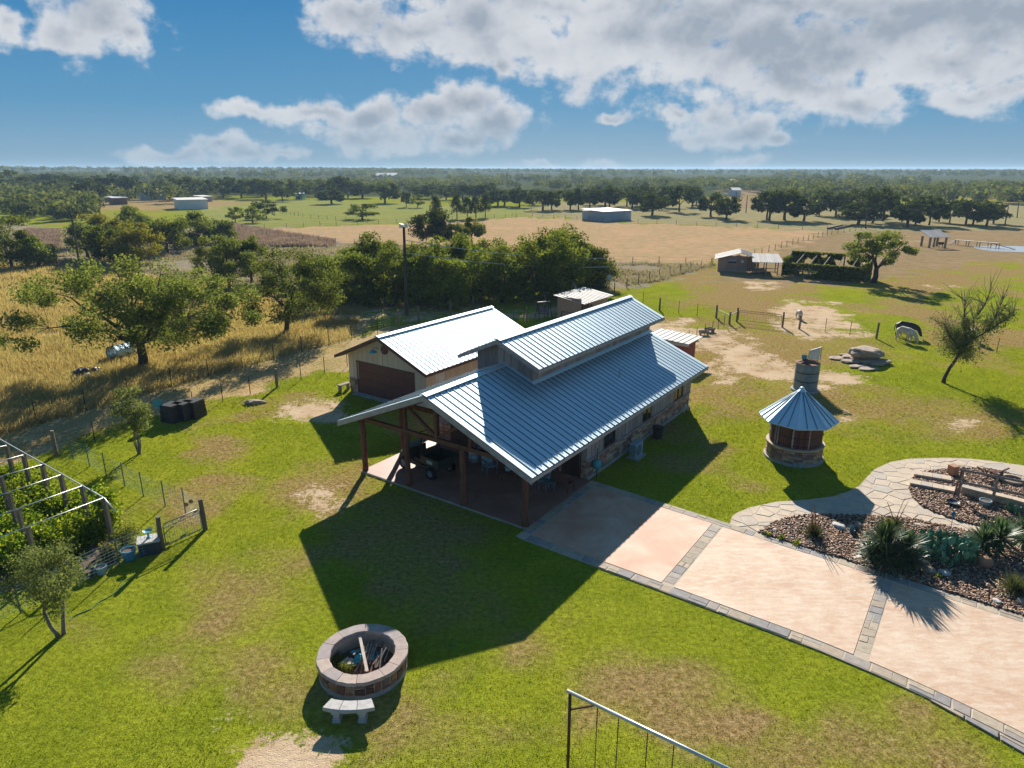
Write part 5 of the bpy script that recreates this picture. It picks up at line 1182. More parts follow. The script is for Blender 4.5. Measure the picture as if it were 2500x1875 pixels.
# ------------------------------------------------------------------ beside the house
o = empty('air_conditioner', HS(10.02, 9.35), YAW, 'pale turquoise outdoor air conditioning unit on a pad by the stone wall', 'air conditioner')
MB().box(-.28, .36, -.5, .5, -.05, .07).build('pad', 'concrete_grey', o); MB().box(-.18, .18, -.42, .42, .07, .8).build('case', 'pale_blue', o)
MB().lathe([(.3, 0), (.3, .02), (.02, .03), (.001, .03)], 24).build('fan_grille', 'galv_tank', o, (.181, -.08, .44), (0, PI / 2, 0))
for k in range(9): MB().box(-.17, .17, -.436, -.421, .14 + k * .07, .17 + k * .07).build('louvre', 'galv_tank', o)
MB().tube([(-.18, .3, .6), (-.4, .3, .62), (-.62, .3, .75)], .03, 6).build('line_set', 'black_metal', o)
o = empty('round_bin', HS(9.9, 12.35), YAW, 'dark round bin against the stone wall', 'bin'); MB().lathe([(.001, 0), (.25, 0), (.29, .62), (.31, .62), (.31, .66), (.02, .70), (.001, .70)], 20).build('body', 'bin_black', o); MB().lathe([(.3, .5), (.325, .52), (.3, .54)], 20).build('band', 'black_metal', o)
for i, (v_, h_, lab) in enumerate(((16.9, .55, 'thin white standpipe with tap near the back corner'), (17.5, .75, 'white conduit pipe beside the standpipe at the back corner'))):
    o = empty('water_pipe', HS(9.6, v_), YAW, lab, 'pipe'); MB().tube([(0, 0, -.05), (0, 0, h_), (.12, 0, h_), (.12, 0, h_ - .12)], .022, 6).build('pipe', 'white_paint', o); MB().box(-.04, .04, -.01, .01, h_, h_ + .05).build('tap', 'turquoise', o)
# ------------------------------------------------------------------ fences
def wire_fence(name, pts, label, wires=5, h=1.15, kinds='t', mesh=False, grid=False, wire_mat='wire', tmat='t_post', wr=.005, group=None):
    """pts: world foot points of the posts; kinds: 'w' wood or 't' steel for each"""
    o = empty(name, pts[0], 0, label, 'fence', group); O_ = pts[0]
    kinds = kinds if len(kinds) == len(pts) else kinds[0] * len(pts)
    for p, k in zip(pts, kinds):
        q = p - O_
        if k == 'w':
            hh = h * rt.uniform(1.12, 1.3); MB().tube([(q.x, q.y, -.1), (q.x + rt.uniform(-.03, .03), q.y, hh * .5), (q.x + rt.uniform(-.04, .04), q.y, hh)], [.1, .095, .085], 8).build('post', 'post_wood', o, smooth=False)
        elif k == 'm': MB().tube([(q.x, q.y, -.1), (q.x + rt.uniform(-.08, .08), q.y, h * rt.uniform(.9, 1.1))], [.06, .05], 6).build('post', 'post_wood', o)
        else: MB().box(q.x - .025, q.x + .025, q.y - .006, q.y + .006, -.1, h * 1.06).box(q.x - .006, q.x + .006, q.y - .03, q.y - .006, -.1, h * 1.06).build('steel_post', tmat, o)
    mb = MB()
    for a, b in zip(pts[:-1], pts[1:]):
        a, b = a - O_, b - O_
        for k in range(wires):
            z = h * (.12 + .86 * k / max(1, wires - 1)); m_ = (a + b) / 2
            mb.tube([(a.x, a.y, z), (m_.x, m_.y, z - .015), (b.x, b.y, z)], wr, 3, False)
        if grid:
            L = (b - a).length; n_ = int(L / grid)
            for i in range(1, n_): p = a.lerp(b, i / n_); mb.tube([(p.x, p.y, h * .12), (p.x, p.y, h * .98)], wr * .8, 3, False)
    mb.build('wires', wire_mat, o); return o
Z1 = Z(700, 680, 3.687)
def spaced(px, step):
    P = [G(*p) for p in px]; out = [P[0]]
    for a, b in zip(P[:-1], P[1:]):
        n_ = max(1, round((b - a).length / step)); out += [a.lerp(b, i / n_) for i in range(1, n_ + 1)]
    return out
wire_fence('wire_fence', [G(-60, 1062)] + [G(*ZL(*p)) for p in ((285, 1370), (665, 1268), (995, 1175), (1325, 1088), (1610, 1012), (1870, 942), (2115, 890))] + [G(*Z1(*p)) for p in ((135, 662), (382, 612), (588, 548), (820, 500), (1008, 445))], 'outer wire fence with steel posts in the golden grass beneath the oak', 6, 1.25)
wire_fence('wire_fence', [G(*ZL(*p)) for p in ((435, 1620), (735, 1520), (1120, 1385), (1495, 1272), (1720, 1200), (1932, 1145), (2138, 1092))] + [G(*Z1(*p)) for p in ((130, 910), (342, 852), (546, 792))], 'yard fence of thin steel posts between lawn and mown lane', 6, 1.15, 'wtttttwttt')
wire_fence('wire_fence', [G(*Z1(*p)) for p in ((1008, 445), (1190, 400), (1475, 330), (1680, 285))] + [G(1330, 752), G(1372, 742)], 'fence of weathered posts along the thicket behind the garage', 8, 1.3, 'wwwwww')
wire_fence('wire_fence', [G(*Z1(2045, 388)), G(*Z1(2160, 392)), G(1330, 778), G(1362, 768)], 'short wire fence between garage roof and small shed', 9, 1.2, 'twtt')
gf = [G(*Z7(*p)) for p in ((435, 670), (567, 707), (692, 757), (822, 832), (964, 908), (1107, 986), (1275, 1060), (1434, 1122), (1585, 1240))]
wire_fence('mesh_fence', gf, 'blue-green wire mesh garden fence with steel posts beside the lawn', 9, 1.15, 'wttttttt' + 'w', grid=.16, tmat='t_post_blue', wire_mat='t_post_blue', wr=.0045)
gf2 = [G(*Z7(1258, 1392)), G(*Z7(925, 1530)), G(*Z7(600, 1690)), G(51, 1497), G(-60, 1545)]
wire_fence('mesh_fence', gf2, 'front wire mesh garden fence behind the two-trunked myrtle', 9, 1.15, 'wtttt', grid=.14, tmat='t_post_blue', wire_mat='pale_blue', wr=.005)
def pipe_gate(name, a, b, h0, h1, label, rails=2, mat='gate_pipe', grid=0, posts=True, ph=1.35):
    o = empty(name, a, 0, label, 'gate'); d = (b - a); d.z = 0; L = d.length; d.normalize(); s = d * .14; e = d * (L - .14)
    fr = MB().tube([tuple(s + Vector((0, 0, h0))), tuple(s + Vector((0, 0, h1 - .1))), tuple(s + d * .1 + Vector((0, 0, h1))), tuple(e - d * .1 + Vector((0, 0, h1))), tuple(e + Vector((0, 0, h1 - .1))), tuple(e + Vector((0, 0, h0))), tuple(s + Vector((0, 0, h0)))], .026, 6); fr.build('frame', mat, o, smooth=True)
    for k in range(rails): z = h0 + (h1 - h0) * (.82 if rails == 1 else (k + 1) / (rails + 1)); MB().tube([tuple(s + Vector((0, 0, z))), tuple(e + Vector((0, 0, z)))], .018, 6).build('rail', mat, o)
    if grid:
        mb = MB(); n_ = int(L / grid)
        for i in range(1, n_): p = s.lerp(e, i / n_); mb.tube([(p.x, p.y, h0), (p.x, p.y, h1)], .005, 3, False)
        for i in range(1, 8): z = h0 + (h1 - h0) * i / 8; mb.tube([(s.x, s.y, z), (e.x, e.y, z)], .005, 3, False)
        mb.build('mesh_panel', mat, o)
    return o
pipe_gate('garden_gate', G(*Z7(1258, 1392)), G(*Z7(1585, 1240)), .1, 1.0, 'small silver pipe gate between two wooden posts of the garden', 1, 'gate_pipe', .12)
# pasture fence on the right, with braces and gate
RA = [G(*ZRT(*p)) for p in ((220, 440), (347, 497), (495, 518), (637, 542), (785, 558), (943, 586))]
wire_fence('pasture_fence', RA, 'wire pasture fence behind the barn ending at the field gate', 6, 1.15, 'twttww')
RBp = [G(*ZRT(*p)) for p in ((1295, 628), (1425, 642), (1625, 662), (1815, 690), (2020, 718))] + [G(*ZRR(*p)) for p in ((1300, 742), (1760, 775), (2000, 825), (2300, 870))]
wire_fence('pasture_fence', RBp, 'wire pasture fence in front of the grazing cows', 5, 1.15, 'wwttwtwtt')
pipe_gate('field_gate', RA[-1], RBp[0], .2, 1.15, 'wide brown field gate with wire mesh beside the gravel patch', 1, 'rust_pipe', .3)
wire_fence('pen_fence', [G(*ZRT(*p)) for p in ((887, 605), (845, 622), (800, 642), (755, 664), (697, 690), (632, 720), (570, 742))], 'low wire pen fence over bare earth behind the barn', 6, 1.0, 'wtttttt', grid=.25)
o = empty('corner_brace', G(*ZRT(785, 558)), 0, 'grey brace rails tying the gate posts together', 'brace'); q = G(*ZRT(887, 605)) - o.location; r_ = RA[-1] - o.location
MB().tube([(0, 0, .85), (q.x, q.y, .85)], .04, 6).build('rail', 'gate_pipe', o); MB().tube([(q.x, q.y, .9), (r_.x, r_.y, 1.0)], .04, 6).build('rail', 'gate_pipe', o)
# field fences further out
wire_fence('field_fence', spaced([(600, 572), (740, 588), (820, 596), (960, 600), (1100, 609), (1300, 618), (1480, 643), (1740, 648)], 4.2), 'post and wire fence along the near edge of the tan field', 3, 1.15, 'm', wr=.008)
wire_fence('field_fence', spaced([(1500, 712), (1558, 692), (1610, 676), (1660, 664), (1735, 650)], 3.2), 'fence through grey weeds leading to the pink shed', 4, 1.15, 'm', wr=.007)
wire_fence('field_fence', spaced([(1762, 648), (1860, 620), (1960, 590), (2030, 573), (2115, 560)], 3.6), 'post and wire fence between the tan field and the pasture', 3, 1.15, 'm', wr=.008)
wire_fence('field_fence', spaced([(1250, 530), (1300, 528), (1469, 541), (1700, 551), (1900, 558), (2020, 563)], 5.0), 'post and wire fence along the far edge of the tan field', 3, 1.15, 'm', wr=.01)
wire_fence('field_fence', spaced([(590, 561), (700, 556), (821, 550), (925, 547), (1011, 541), (1150, 537), (1260, 530)], 5.0), 'post and wire fence between green meadow and tan field', 3, 1.15, 'm', wr=.01)
wire_fence('field_fence', spaced([(690, 520), (740, 530), (820, 538), (925, 546)], 4.6), 'crooked fence crossing the green meadow', 3, 1.1, 'm', wr=.01)
wire_fence('field_fence', spaced([(-20, 628), (60, 640), (140, 648), (260, 664), (330, 672)], 4.0), 'old fence posts at the edge of the bleached weed field', 3, 1.1, 'm', wr=.007)
# ------------------------------------------------------------------ utility poles and wires
def pole(x, y, xt, yt, label, lamp=False, r=.13):
    b = G(x, y); d = ray(xt, yt); t_ = b.y / d.y; tp = Vector((d.x * t_, b.y, CAMH + d.z * t_)); o = empty('utility_pole', b, 0, label, 'pole'); e = tp - b
    MB().tube([(0, 0, -.2), (e.x * .5, 0, e.z * .5), (e.x, 0, e.z)], [r * 1.2, r, r * .8], 8).build('shaft', 'bark', o)
    if lamp:
        for s in (-1, 1): MB().hexa([(e.x + s * .1, -.2, e.z), (e.x + s * .45, -.2, e.z + .02), (e.x + s * .45, .2, e.z + .02), (e.x + s * .1, .2, e.z), (e.x + s * .05, -.2, e.z + .3), (e.x + s * .38, -.2, e.z + .42), (e.x + s * .38, .2, e.z + .42), (e.x + s * .05, .2, e.z + .3)]).build('floodlight', 'white_paint', o)
        MB().box(e.x - .12, e.x + .12, -.12, .12, e.z, e.z + .12).build('bracket', 'black_metal', o)
    return b, tp
pb, pt = pole(993, 770, 986, 556, 'tall dark pole with two floodlights behind the garage', True, .15)
pole(197, 663, 174, 524, 'leaning bare power pole by the grove'); pole(2113, 558, 2117, 510, 'utility pole at the end of the field fence'); pole(2453, 550, 2462, 505, 'leaning utility pole beyond the pond'); pole(1821, 520, 1825, 476, 'thin utility pole in the dirt lot beyond the oaks'); pole(2483, 532, 2487, 495, 'short utility pole farthest beyond the pond')
for i, (y0, ex, ey, ez) in enumerate(((617, 1486, 716, 1.9), (586, 1486, 716, 2.9))):
    d = ray(986, y0); t_ = pb.y / d.y; a = Vector((pt.x, pb.y, CAMH + d.z * t_)); b = G(1486, 716); b.z = ez + 1.2
    pts = [a.lerp(b, k / 10) + Vector((0, 0, -.5 * 4 * (k / 10) * (1 - k / 10))) for k in range(11)]; pts = [p - a for p in pts]
    o = MB().tube(pts, .03, 4).build('power_wire', 'pipe_white', None, a); tag(o, ('lower' if i == 0 else 'upper') + ' power wire running from the floodlight pole past the thicket', 'wire')
o = empty('wire_post', G(1486, 716), 0, 'thin post with a round ornament behind the small shed', 'post'); MB().tube([(0, 0, -.1), (0, 0, 4.1)], .05, 6).build('shaft', 'post_wood', o); MB().lathe([(.001, -.03), (.3, -.02), (.3, .02), (.001, .03)], 14).build('ornament', 'pale_blue', o, (0, -.08, 1.9), (PI / 2, 0, 0))
# ------------------------------------------------------------------ small sheds behind the barn
def shed_roof(parent, A, B, C, D, n=8, mat='tin_old', th=.05):
    """sloping sheet roof on corners A,B (front) C,D (back): panels with ribs, each its own piece"""
    A, B, C, D = [Vector(p) for p in (A, B, C, D)]; up = Vector((0, 0, th))
    for i in range(n):
        f0, f1 = i / n, (i + 1) / n - .004; a, b, c, d = A.lerp(B, f0), A.lerp(B, f1), D.lerp(C, f1), D.lerp(C, f0)
        MB().hexa([a, b, c, d, a + up, b + up, c + up, d + up]).bar(a + up * 1.3, d + up * 1.3, .05, .03).build('roof_sheet', mat, parent)
pbr('shed_pink', (.40, .28, .23), (.31, .21, .17), .85, scale=4, stretch=(3, 3, .5), rnd=.1)
pbr('red_board', (.30, .07, .045), (.2, .05, .035), .8, scale=4)
sb = G(1360, 782); sh = empty('storage_shed', sb, YAW, 'small tan storage shed with a pale sloping sheet roof behind the barn', 'shed')
L_, W_ = 5.4, 2.6
MB().box(0, W_, 0, .08, -.1, 2.35).box(0, .08, .08, L_, -.1, 2.35).box(W_ - .08, W_, 1.6, L_, -.1, 1.9).box(.08, W_ - .08, L_ - .08, L_, -.1, 1.9).build('wall', 'shed_pink', sh)
MB().box(W_ - .1, W_, .3, 1.4, 0, 1.8).build('door', 'dark_door', sh); MB().lathe([(.14, 0), (.22, .02), (.14, .04)], 14).build('wreath', 'leaf_oak', sh, (W_ + .03, 1.9, 1.35), (0, PI / 2, 0))
shed_roof(sh, (-.3, -.3, 2.42), (-.3, L_ + .3, 2.42), (W_ + .5, L_ + .3, 1.9), (W_ + .5, -.3, 1.9), 12)
MB().bar((.5, -.06, .95), (2.3, -.06, .95), .04).bar((.5, -.06, .3), (.5, -.06, .95), .04).bar((2.3, -.06, .3), (2.3, -.06, .95), .04).build('rail', 'black_metal', sh)
Z2 = Z(1200, 680, 3.687); cq = G(*Z2(1790, 590), 1.75); cq.z = 0; cq = cq - Vector((CY * 2.9, SY * 2.9, 0)); o = empty('lean_to_coop', cq, YAW, 'low red coop with a pale sheet roof just behind the barn', 'coop')
MB().box(0, 2.5, 0, 2.2, -.1, 1.65).build('wall', 'red_board', o); shed_roof(o, (-.6, -.3, 1.95), (2.9, -.3, 1.75), (2.9, 2.6, 1.75), (-.6, 2.6, 1.95), 8); MB().box(-.6, 2.92, -.33, -.31, 1.58, 1.8).build('fascia', 'fascia_grey', o)
gs = G(1327, 780); o = empty('garden_swing', gs, .4, 'small garden swing with purple slatted seat and dark A-frame legs', 'swing')
for s in (-1, 1):
    MB().bar((s * .7, -.55, 0), (s * .6, 0, 1.75), .05).build('leg', 'black_metal', o); MB().bar((s * .7, .55, 0), (s * .6, 0, 1.75), .05).build('leg', 'black_metal', o)
MB().bar((-.65, 0, 1.75), (.65, 0, 1.75), .05).build('top_bar', 'black_metal', o); pbr('purple_paint', (.20, .10, .24), (.15, .08, .18), .6)
for k in range(5): MB().box(-.55, .55, -.25 + k * .1, -.18 + k * .1, .6, .63).build('seat_slat', 'purple_paint', o)
for k in range(4): MB().box(-.55, .55, .26, .29, .7 + k * .11, .78 + k * .11).build('back_slat', 'purple_paint', o)
for s in (-.5, .5): MB().tube([(s, 0, 1.74), (s, 0, .62)], .012, 4).build('chain', 'wire', o)
# ------------------------------------------------------------------ pink shed, awning and vine pen across the pasture
cs = G(*ZRT(795, 196)); ax = G(*ZRT(1105, 208)) - cs; cy_a = math.atan2(ax.y, ax.x)
cr = empty('stable_shed', cs, cy_a, 'weathered pink plank stable with grey gable roof across the pasture', 'shed')
Wd = ax.length; Dp = 5.0; Hh = HT(*ZRT(795, 105), cs); print('STABLE', Wd, Hh)
n = 14
for i in range(n): MB().box(i * Wd / n * .72, (i + 1) * Wd / n * .72 - .02, -.04, .04, -.05, Hh + .9 * (1 - abs((i + .5) / n * .72 * 2 - 1)) * .8).build('plank', 'shed_pink', cr)
MB().box(-.04, .04, .05, Dp, -.05, Hh).box(.05, Wd, Dp - .08, Dp, -.05, Hh).build('wall', 'shed_pink', cr)
for x in (Wd * .74, Wd, Wd * .87): 
    for y in (.0, Dp * .5): MB().box(x - .07, x + .07, y - .07, y + .07, -.05, Hh).build('post', 'old_wood', cr)
for z in (.5, 1.0): MB().box(Wd * .74, Wd, -.03, .03, z - .05, z + .05).build('rail', 'old_wood', cr)
h_ = MB().box(Wd * .25, Wd * .45, -.09, -.045, 1.25, 1.75).build('hatch', 'dark_door', cr); MB().hexa([(Wd * .25, -.1, 1.75), (Wd * .45, -.1, 1.75), (Wd * .45, -.05, 1.75), (Wd * .25, -.05, 1.75), (Wd * .25, -.45, 1.5), (Wd * .45, -.45, 1.5), (Wd * .45, -.45, 1.53), (Wd * .25, -.45, 1.53)]).build('flap', 'fascia_grey', cr)
MB().box(-.17, .17, -.02, .02, -.17, .17).build('diamond_sign', 'white_paint', cr, (Wd * .6, -.08, 1.5), (0, PI / 4, 0))
rd = MB(); 
shed_roof(cr, (-.5, -.5, Hh + .05), (-.5, Dp + .4, Hh + .05), (Wd * .55, Dp + .4, Hh + 1.0), (Wd * .55, -.5, Hh + 1.0), 10); shed_roof(cr, (Wd * .55, -.5, Hh + 1.0), (Wd * .55, Dp + .4, Hh + 1.0), (Wd + .9, Dp + .4, Hh + .0), (Wd + .9, -.5, Hh + .0), 10)
aw0 = G(*ZRT(1075, 222)); ax = G(*ZRT(1255, 228)) - aw0; aw = empty('awning', aw0, math.atan2(ax.y, ax.x), 'white sheet-metal awning on posts beside the pink stable', 'awning'); Wa = ax.length
shed_roof(aw, (-.4, -.6, 1.75), (Wa + .6, -.6, 1.75), (Wa + .3, 3.2, 2.5), (-.2, 3.2, 2.5), 12)
for x in (0, Wa * .5, Wa):
    for y, z in ((0, 1.85), (2.8, 2.4)): MB().box(x - .06, x + .06, y - .06, y + .06, -.05, z).build('post', 'old_wood', aw)
for z in (.45, .9): MB().box(0, Wa, -.03, .03, z - .05, z + .05).build('rail', 'old_wood', aw)
o = empty('feed_trough', aw0 + Vector((1.2, 1.0, 0)), .2, 'wooden feed trough in the shade of the awning', 'trough'); MB().box(-.8, .8, -.3, .3, .3, .36).box(-.8, .8, -.34, -.3, .3, .62).box(-.8, .8, .3, .34, .3, .62).build('tray', 'old_wood', o)
for x in (-.7, .7): MB().box(x - .05, x + .05, -.3, .3, 0, .3).build('leg', 'old_wood', o)
v0_ = G(*ZRT(1290, 236)); v1_ = G(*ZRT(1930, 288)); v2_ = G(*ZRT(1985, 262)); vx = v1_ - v0_; va = math.atan2(vx.y, vx.x)
vp = empty('vine_pen', v0_, va, 'long wire pen on wooden posts overgrown with dark vines', 'pen'); Lv = vx.length; Dv = 4.6; Hv = HT(*ZRT(1330, 165), v0_ + Vector((1, .4, 0))) ; Hv = max(1.6, Hv) * 1.2; print('VINE', Lv, Hv)
for i in range(7):
    x = Lv * i / 6
    for y, hh in ((0, Hv), (Dv, Hv + .9)): MB().box(x - .08, x + .08, y - .08, y + .08, -.1, hh).build('post', 'old_wood', vp)
    MB().bar((x, 0, Hv), (x, Dv, Hv + .9), .09).build('rafter', 'old_wood', vp)
for y, z in ((0, Hv), (Dv, Hv + .9), (0, Hv * .5)): MB().bar((0, y, z), (Lv, y, z), .06).build('rail', 'old_wood', vp)
rng = np.random.default_rng(4); P = []
for (x0, x1, y, z0, z1, k) in ((0, Lv, 0, .05, Hv, 11000), (0, Lv, Dv, .1, Hv + 1.0, 11000), (0, Lv, Dv, Hv + .6, Hv + 1.1, 3000), (Lv - .1, Lv + .1, None, .1, Hv + .5, 1500), (-.1, .4, None, .1, Hv + .6, 1400)):
    x = rng.uniform(x0, x1, k); yy = np.full(k, y) if y is not None else rng.uniform(0, Dv, k); z = z0 + (z1 - z0) * rng.uniform(0, 1, k) ** .8
    kk = fbm(x * .7 + z * .3, z * .9 + yy, 8) > (.38 if y is not None else .25); P.append(np.stack([x, yy + rng.normal(0, .16, k), z], 1)[kk])
P = np.concatenate(P); V, F = leaf_quads(rng, P, len(P), .24, .8)
put('vines', rawmesh('vines', V, F, 'leaf_brush', False, np.repeat(np.clip(rng.normal(.45, .25, len(P)), 0, 1), 4)), vp)
# ------------------------------------------------------------------ picnic shelter, pond, dock, cattle guard
ps = G(2268, 605); o = empty('picnic_shelter', ps, 0, 'open picnic shelter with white sheet roof near the pond', 'shelter'); wx = G(2312, 606).x - ps.x
for x in (0, wx):
    for y in (0, 2.6): MB().box(x - .15, x + .15, y - .15, y + .15, -.1, 1.9).build('post', 'old_wood', o)
MB().box(wx * .45, wx * .55, 1, 1.2, 0, 1.9).build('post', 'old_wood', o)
shed_roof(o, (-.5, -.5, 1.9), (wx + .6, -.5, 1.9), (wx + .5, 3.4, 2.9), (-.3, 3.4, 2.9), 10)
o = empty('black_grill', G(2296, 604), 0, 'small black barrel grill under the picnic shelter', 'grill'); MB().tube([(-.4, 0, .75), (.4, 0, .75)], .25, 12).build('barrel', 'black_metal', o)
for s in (-.3, .3): MB().bar((s, -.1, 0), (s, 0, .6), .05).bar((s, .1, 0), (s, 0, .6), .05).build('leg', 'black_metal', o)
pond = [G(*p) for p in ((2374, 601), (2420, 600), (2520, 602), (2560, 608), (2540, 617), (2460, 615), (2430, 614), (2400, 611), (2383, 607))]
m, t = newmat('water'); c_ = nd(t, 'ShaderNodeTexCoord'); finish(t, principled(t, (.46, .47, .48), .2, 0, noise(t, c_.outputs['Object'], 3., 3), .05, .02, .9))
o = MB().prism(ccw([(p.x, p.y) for p in pond]), -.2, .03).build('pond', 'water'); tag(o, kind='structure')
dk = G(2318, 597); o = empty('dock', dk, 0, 'long narrow wooden dock with a ramp reaching over the pond', 'dock'); e1 = G(2330, 597) - dk; e2 = G(2437, 606) - dk; zt = .9
MB().bar((0, 0, .05), (e1.x, e1.y, zt), .9, .08).build('ramp', 'old_wood', o)
L2 = (e2 - e1).length; nn = 22
for i in range(nn): a = e1.lerp(e2, i / nn); b = e1.lerp(e2, (i + .93) / nn); MB().bar((a.x, a.y, zt), (b.x, b.y, zt), 1.0, .08).build('plank', 'plank_pale', o)
for f in (0.05, .3, .55, .8, .98): p = e1.lerp(e2, f); MB().box(p.x - .05, p.x + .05, p.y - .45, p.y - .35, -.3, zt).box(p.x - .05, p.x + .05, p.y + .35, p.y + .45, -.3, zt).build('post', 'old_wood', o)
MB().bar((e2.x - 1.2, e2.y, zt), (e2.x + 1.0, e2.y - 3., .1), .4, .06).build('ladder', 'black_metal', o)
cgp = G(2020, 560); o = empty('cattle_guard', cgp, 0, 'dark steel cattle guard frame lying on the field corner', 'cattle guard'); a = G(2057, 552) - cgp; b = G(2062, 552) - cgp; c_ = G(2038, 561) - cgp
for q0, q1 in (((0, 0), (a.x, a.y)), ((c_.x, c_.y), (b.x + 2, b.y))): MB().bar((q0[0], q0[1], .25), (q1[0], q1[1], .25), .35, .35).build('beam', 'black_metal', o)
for i, (zx, zy, lab) in enumerate(((690, 688, 'weathered wooden feeder box standing in the pen behind the barn'), (735, 664, 'smaller wooden feeder beside the larger one in the pen'), (600, 722, 'low wooden feeder nearest the barn eave in the pen'))):
    o = empty('wooden_feeder', G(*ZRT(zx, zy)), .4 * i, lab, 'feeder'); MB().box(-.4, .4, -.22, .22, .18, .24).box(-.4, .4, -.25, -.22, .18, .38).box(-.4, .4, .22, .25, .18, .38).build('tray', 'old_wood', o)
    for x in (-.32, .32): MB().box(x - .04, x + .04, -.2, .2, 0, .18).build('leg', 'old_wood', o)
# ------------------------------------------------------------------ cattle
def cow(name, loc, rz, s, mat, label, graze=True, horn=False):
    V = [(0, 0, 1.02), (.35, 0, 1.0), (.62, 0, 1.02), (-.4, 0, 1.04), (-.62, 0, 1.05)]; R = [(.30, .36), (.30, .37), (.26, .32), (.29, .34), (.24, .28)]
    E_ = [(0, 1), (1, 2), (0, 3), (3, 4)]
    hd = [(.86, 0, 1.0), (1.08, 0, .72), (1.2, 0, .42), (1.32, 0, .2)] if graze else [(.86, 0, 1.18), (1.08, 0, 1.34), (1.28, 0, 1.36), (1.5, 0, 1.24)]
    hr = [(.18, .24), (.13, .17), (.12, .13), (.075, .08)]
    p = 2
    for q, r in zip(hd, hr): V.append(q); R.append(r); E_.append((p, len(V) - 1)); p = len(V) - 1
    head = p - 1
    for sy in (-1, 1): V.append((hd[2][0] - .04, sy * .22, hd[2][2] + .08)); R.append((.035, .03)); E_.append((head, len(V) - 1))
    for (x, root, hind) in ((.52, 2, False), (-.56, 4, True)):
        for sy in (-1, 1):
            ch = [(x, sy * .2, .72, .13), (x + (.0 if not hind else .06), sy * .2, .46, .085), (x - (.1 if hind else -.01), sy * .2, .34, .062), (x - (.06 if hind else 0), sy * .2, .12, .05), (x - (.03 if hind else -.03), sy * .2, .02, .062)]
            q = root
            for cx, cy_, cz, r in ch: V.append((cx, cy_, cz)); R.append((r, r)); E_.append((q, len(V) - 1)); q = len(V) - 1
    q = 4
    for c in ((-.78, 0, 1.05), (-.84, 0, .75), (-.83, 0, .45)): V.append(c); R.append((.035, .035)); E_.append((q, len(V) - 1)); q = len(V) - 1
    me = bpy.data.meshes.new('body'); me.from_pydata(V, E_, []); o = empty(name, loc, rz, label, 'cow'); o.scale = (s, s, s)
    b = put('body', me, o); me.materials.append(MAT[mat]); md = b.modifiers.new('skin', 'SKIN'); md.use_smooth_shade = True
    for i, d in enumerate(me.skin_vertices[0].data): d.radius = R[i]; d.use_root = (i == 0)
    b.modifiers.new('sub', 'SUBSURF').levels = 2; b.modifiers['sub'].render_levels = 2
    if horn:
        for sy in (-1, 1): MB().tube([(hd[2][0] - .06, sy * .08, hd[2][2] + .12), (hd[2][0] - .05, sy * .25, hd[2][2] + .2), (hd[2][0] + .02, sy * .34, hd[2][2] + .3)], [.03, .02, .006], 5).build('horn', 'pale_stone', o)
    return o
pbr('hide_black', (.018, .016, .016), (.03, .026, .024), .7, scale=3); pbr('hide_white', (.58, .54, .50), (.40, .35, .31), .8, scale=2.5); pbr('hide_tan', (.48, .33, .21), (.58, .46, .34), .8, scale=2)
cow('cow', G(2207, 822), -.7, 1.0, 'hide_black', 'black cow grazing behind the white one'); cow('cow', G(2206, 834), -1.15, .95, 'hide_white', 'white and grey cow with head down in front of the black cow', True, True)
cow('cow', G(2372, 834), -1.9, .95, 'hide_tan', 'tan and white cow grazing behind the half-dead tree'); cow('cow', G(1950, 779), 1.5, .66, 'hide_white', 'pale calf standing on the gravel beyond the field gate')
cow('cow', G(1400, 718), 1.6, .95, 'hide_white', 'pale cow standing beyond the small tan shed', False)
# ------------------------------------------------------------------ far buildings
def far_barn(name, x0, y0, x1, y1, depth, h, wall, roofm, label, doors=True, flat=False, yw=None):
    a, b = G(x0, y0), G(x1, y1); d = b - a; L = d.length; o = empty(name, a, math.atan2(d.y, d.x), label, 'building')
    n_ = max(4, int(L / 2.4)); MB().box(0.03, L - .03, .05, depth, -.2, h - .05).build('wall', wall, o)
    for i in range(n_): MB().box(L * i / n_ + .02, L * (i + 1) / n_ - .02, -.06, .04, -.1, h).build('wall_panel', wall, o)
    if flat: MB().hexa([(-.3, -.3, h), (L + .3, -.3, h), (L + .3, depth + .3, h + .35), (-.3, depth + .3, h + .35), (-.3, -.3, h + .12), (L + .3, -.3, h + .12), (L + .3, depth + .3, h + .47), (-.3, depth + .3, h + .47)]).build('roof', roofm, o)
    else:
        for s in (0, 1):
            y_a, y_b = (-.4, depth / 2) if s == 0 else (depth / 2, depth + .4); za, zb = (h, h + depth * .16) if s == 0 else (h + depth * .16, h)
            MB().hexa([(-.3, y_a, za), (L + .3, y_a, za), (L + .3, y_b, zb), (-.3, y_b, zb), (-.3, y_a, za + .12), (L + .3, y_a, za + .12), (L + .3, y_b, zb + .12), (-.3, y_b, zb + .12)]).build('roof', roofm, o)
    if doors: MB().box(L * .4, L * .55, -.1, -.062, 0, h * .75).build('door', 'fascia_grey', o)
    return o
pbr('metal_white', (.62, .66, .70), (.54, .58, .62), .6, scale=2); pbr('metal_blue', (.30, .38, .45), (.25, .33, .40), .6, scale=2, rnd=.08); pbr('roof_pale', (.62, .60, .58), (.52, .50, .48), .7, scale=2)
far_barn('metal_barn', 437, 512, 509, 510, 12, 3.3, 'metal_white', 'roof_pale', 'white metal barn with pale flat roof beyond the grove', False, True)
far_barn('metal_barn', 1474, 541, 1540, 537, 9, 2.6, 'metal_blue', 'roof_pale', 'blue-grey metal shed at the far edge of the tan field', False, True)
far_barn('far_shed', 277, 500, 312, 499, 8, 2.6, 'trim_brown', 'roof_pale', 'low reddish shed with pale roof in front of the dark woods', False, True)
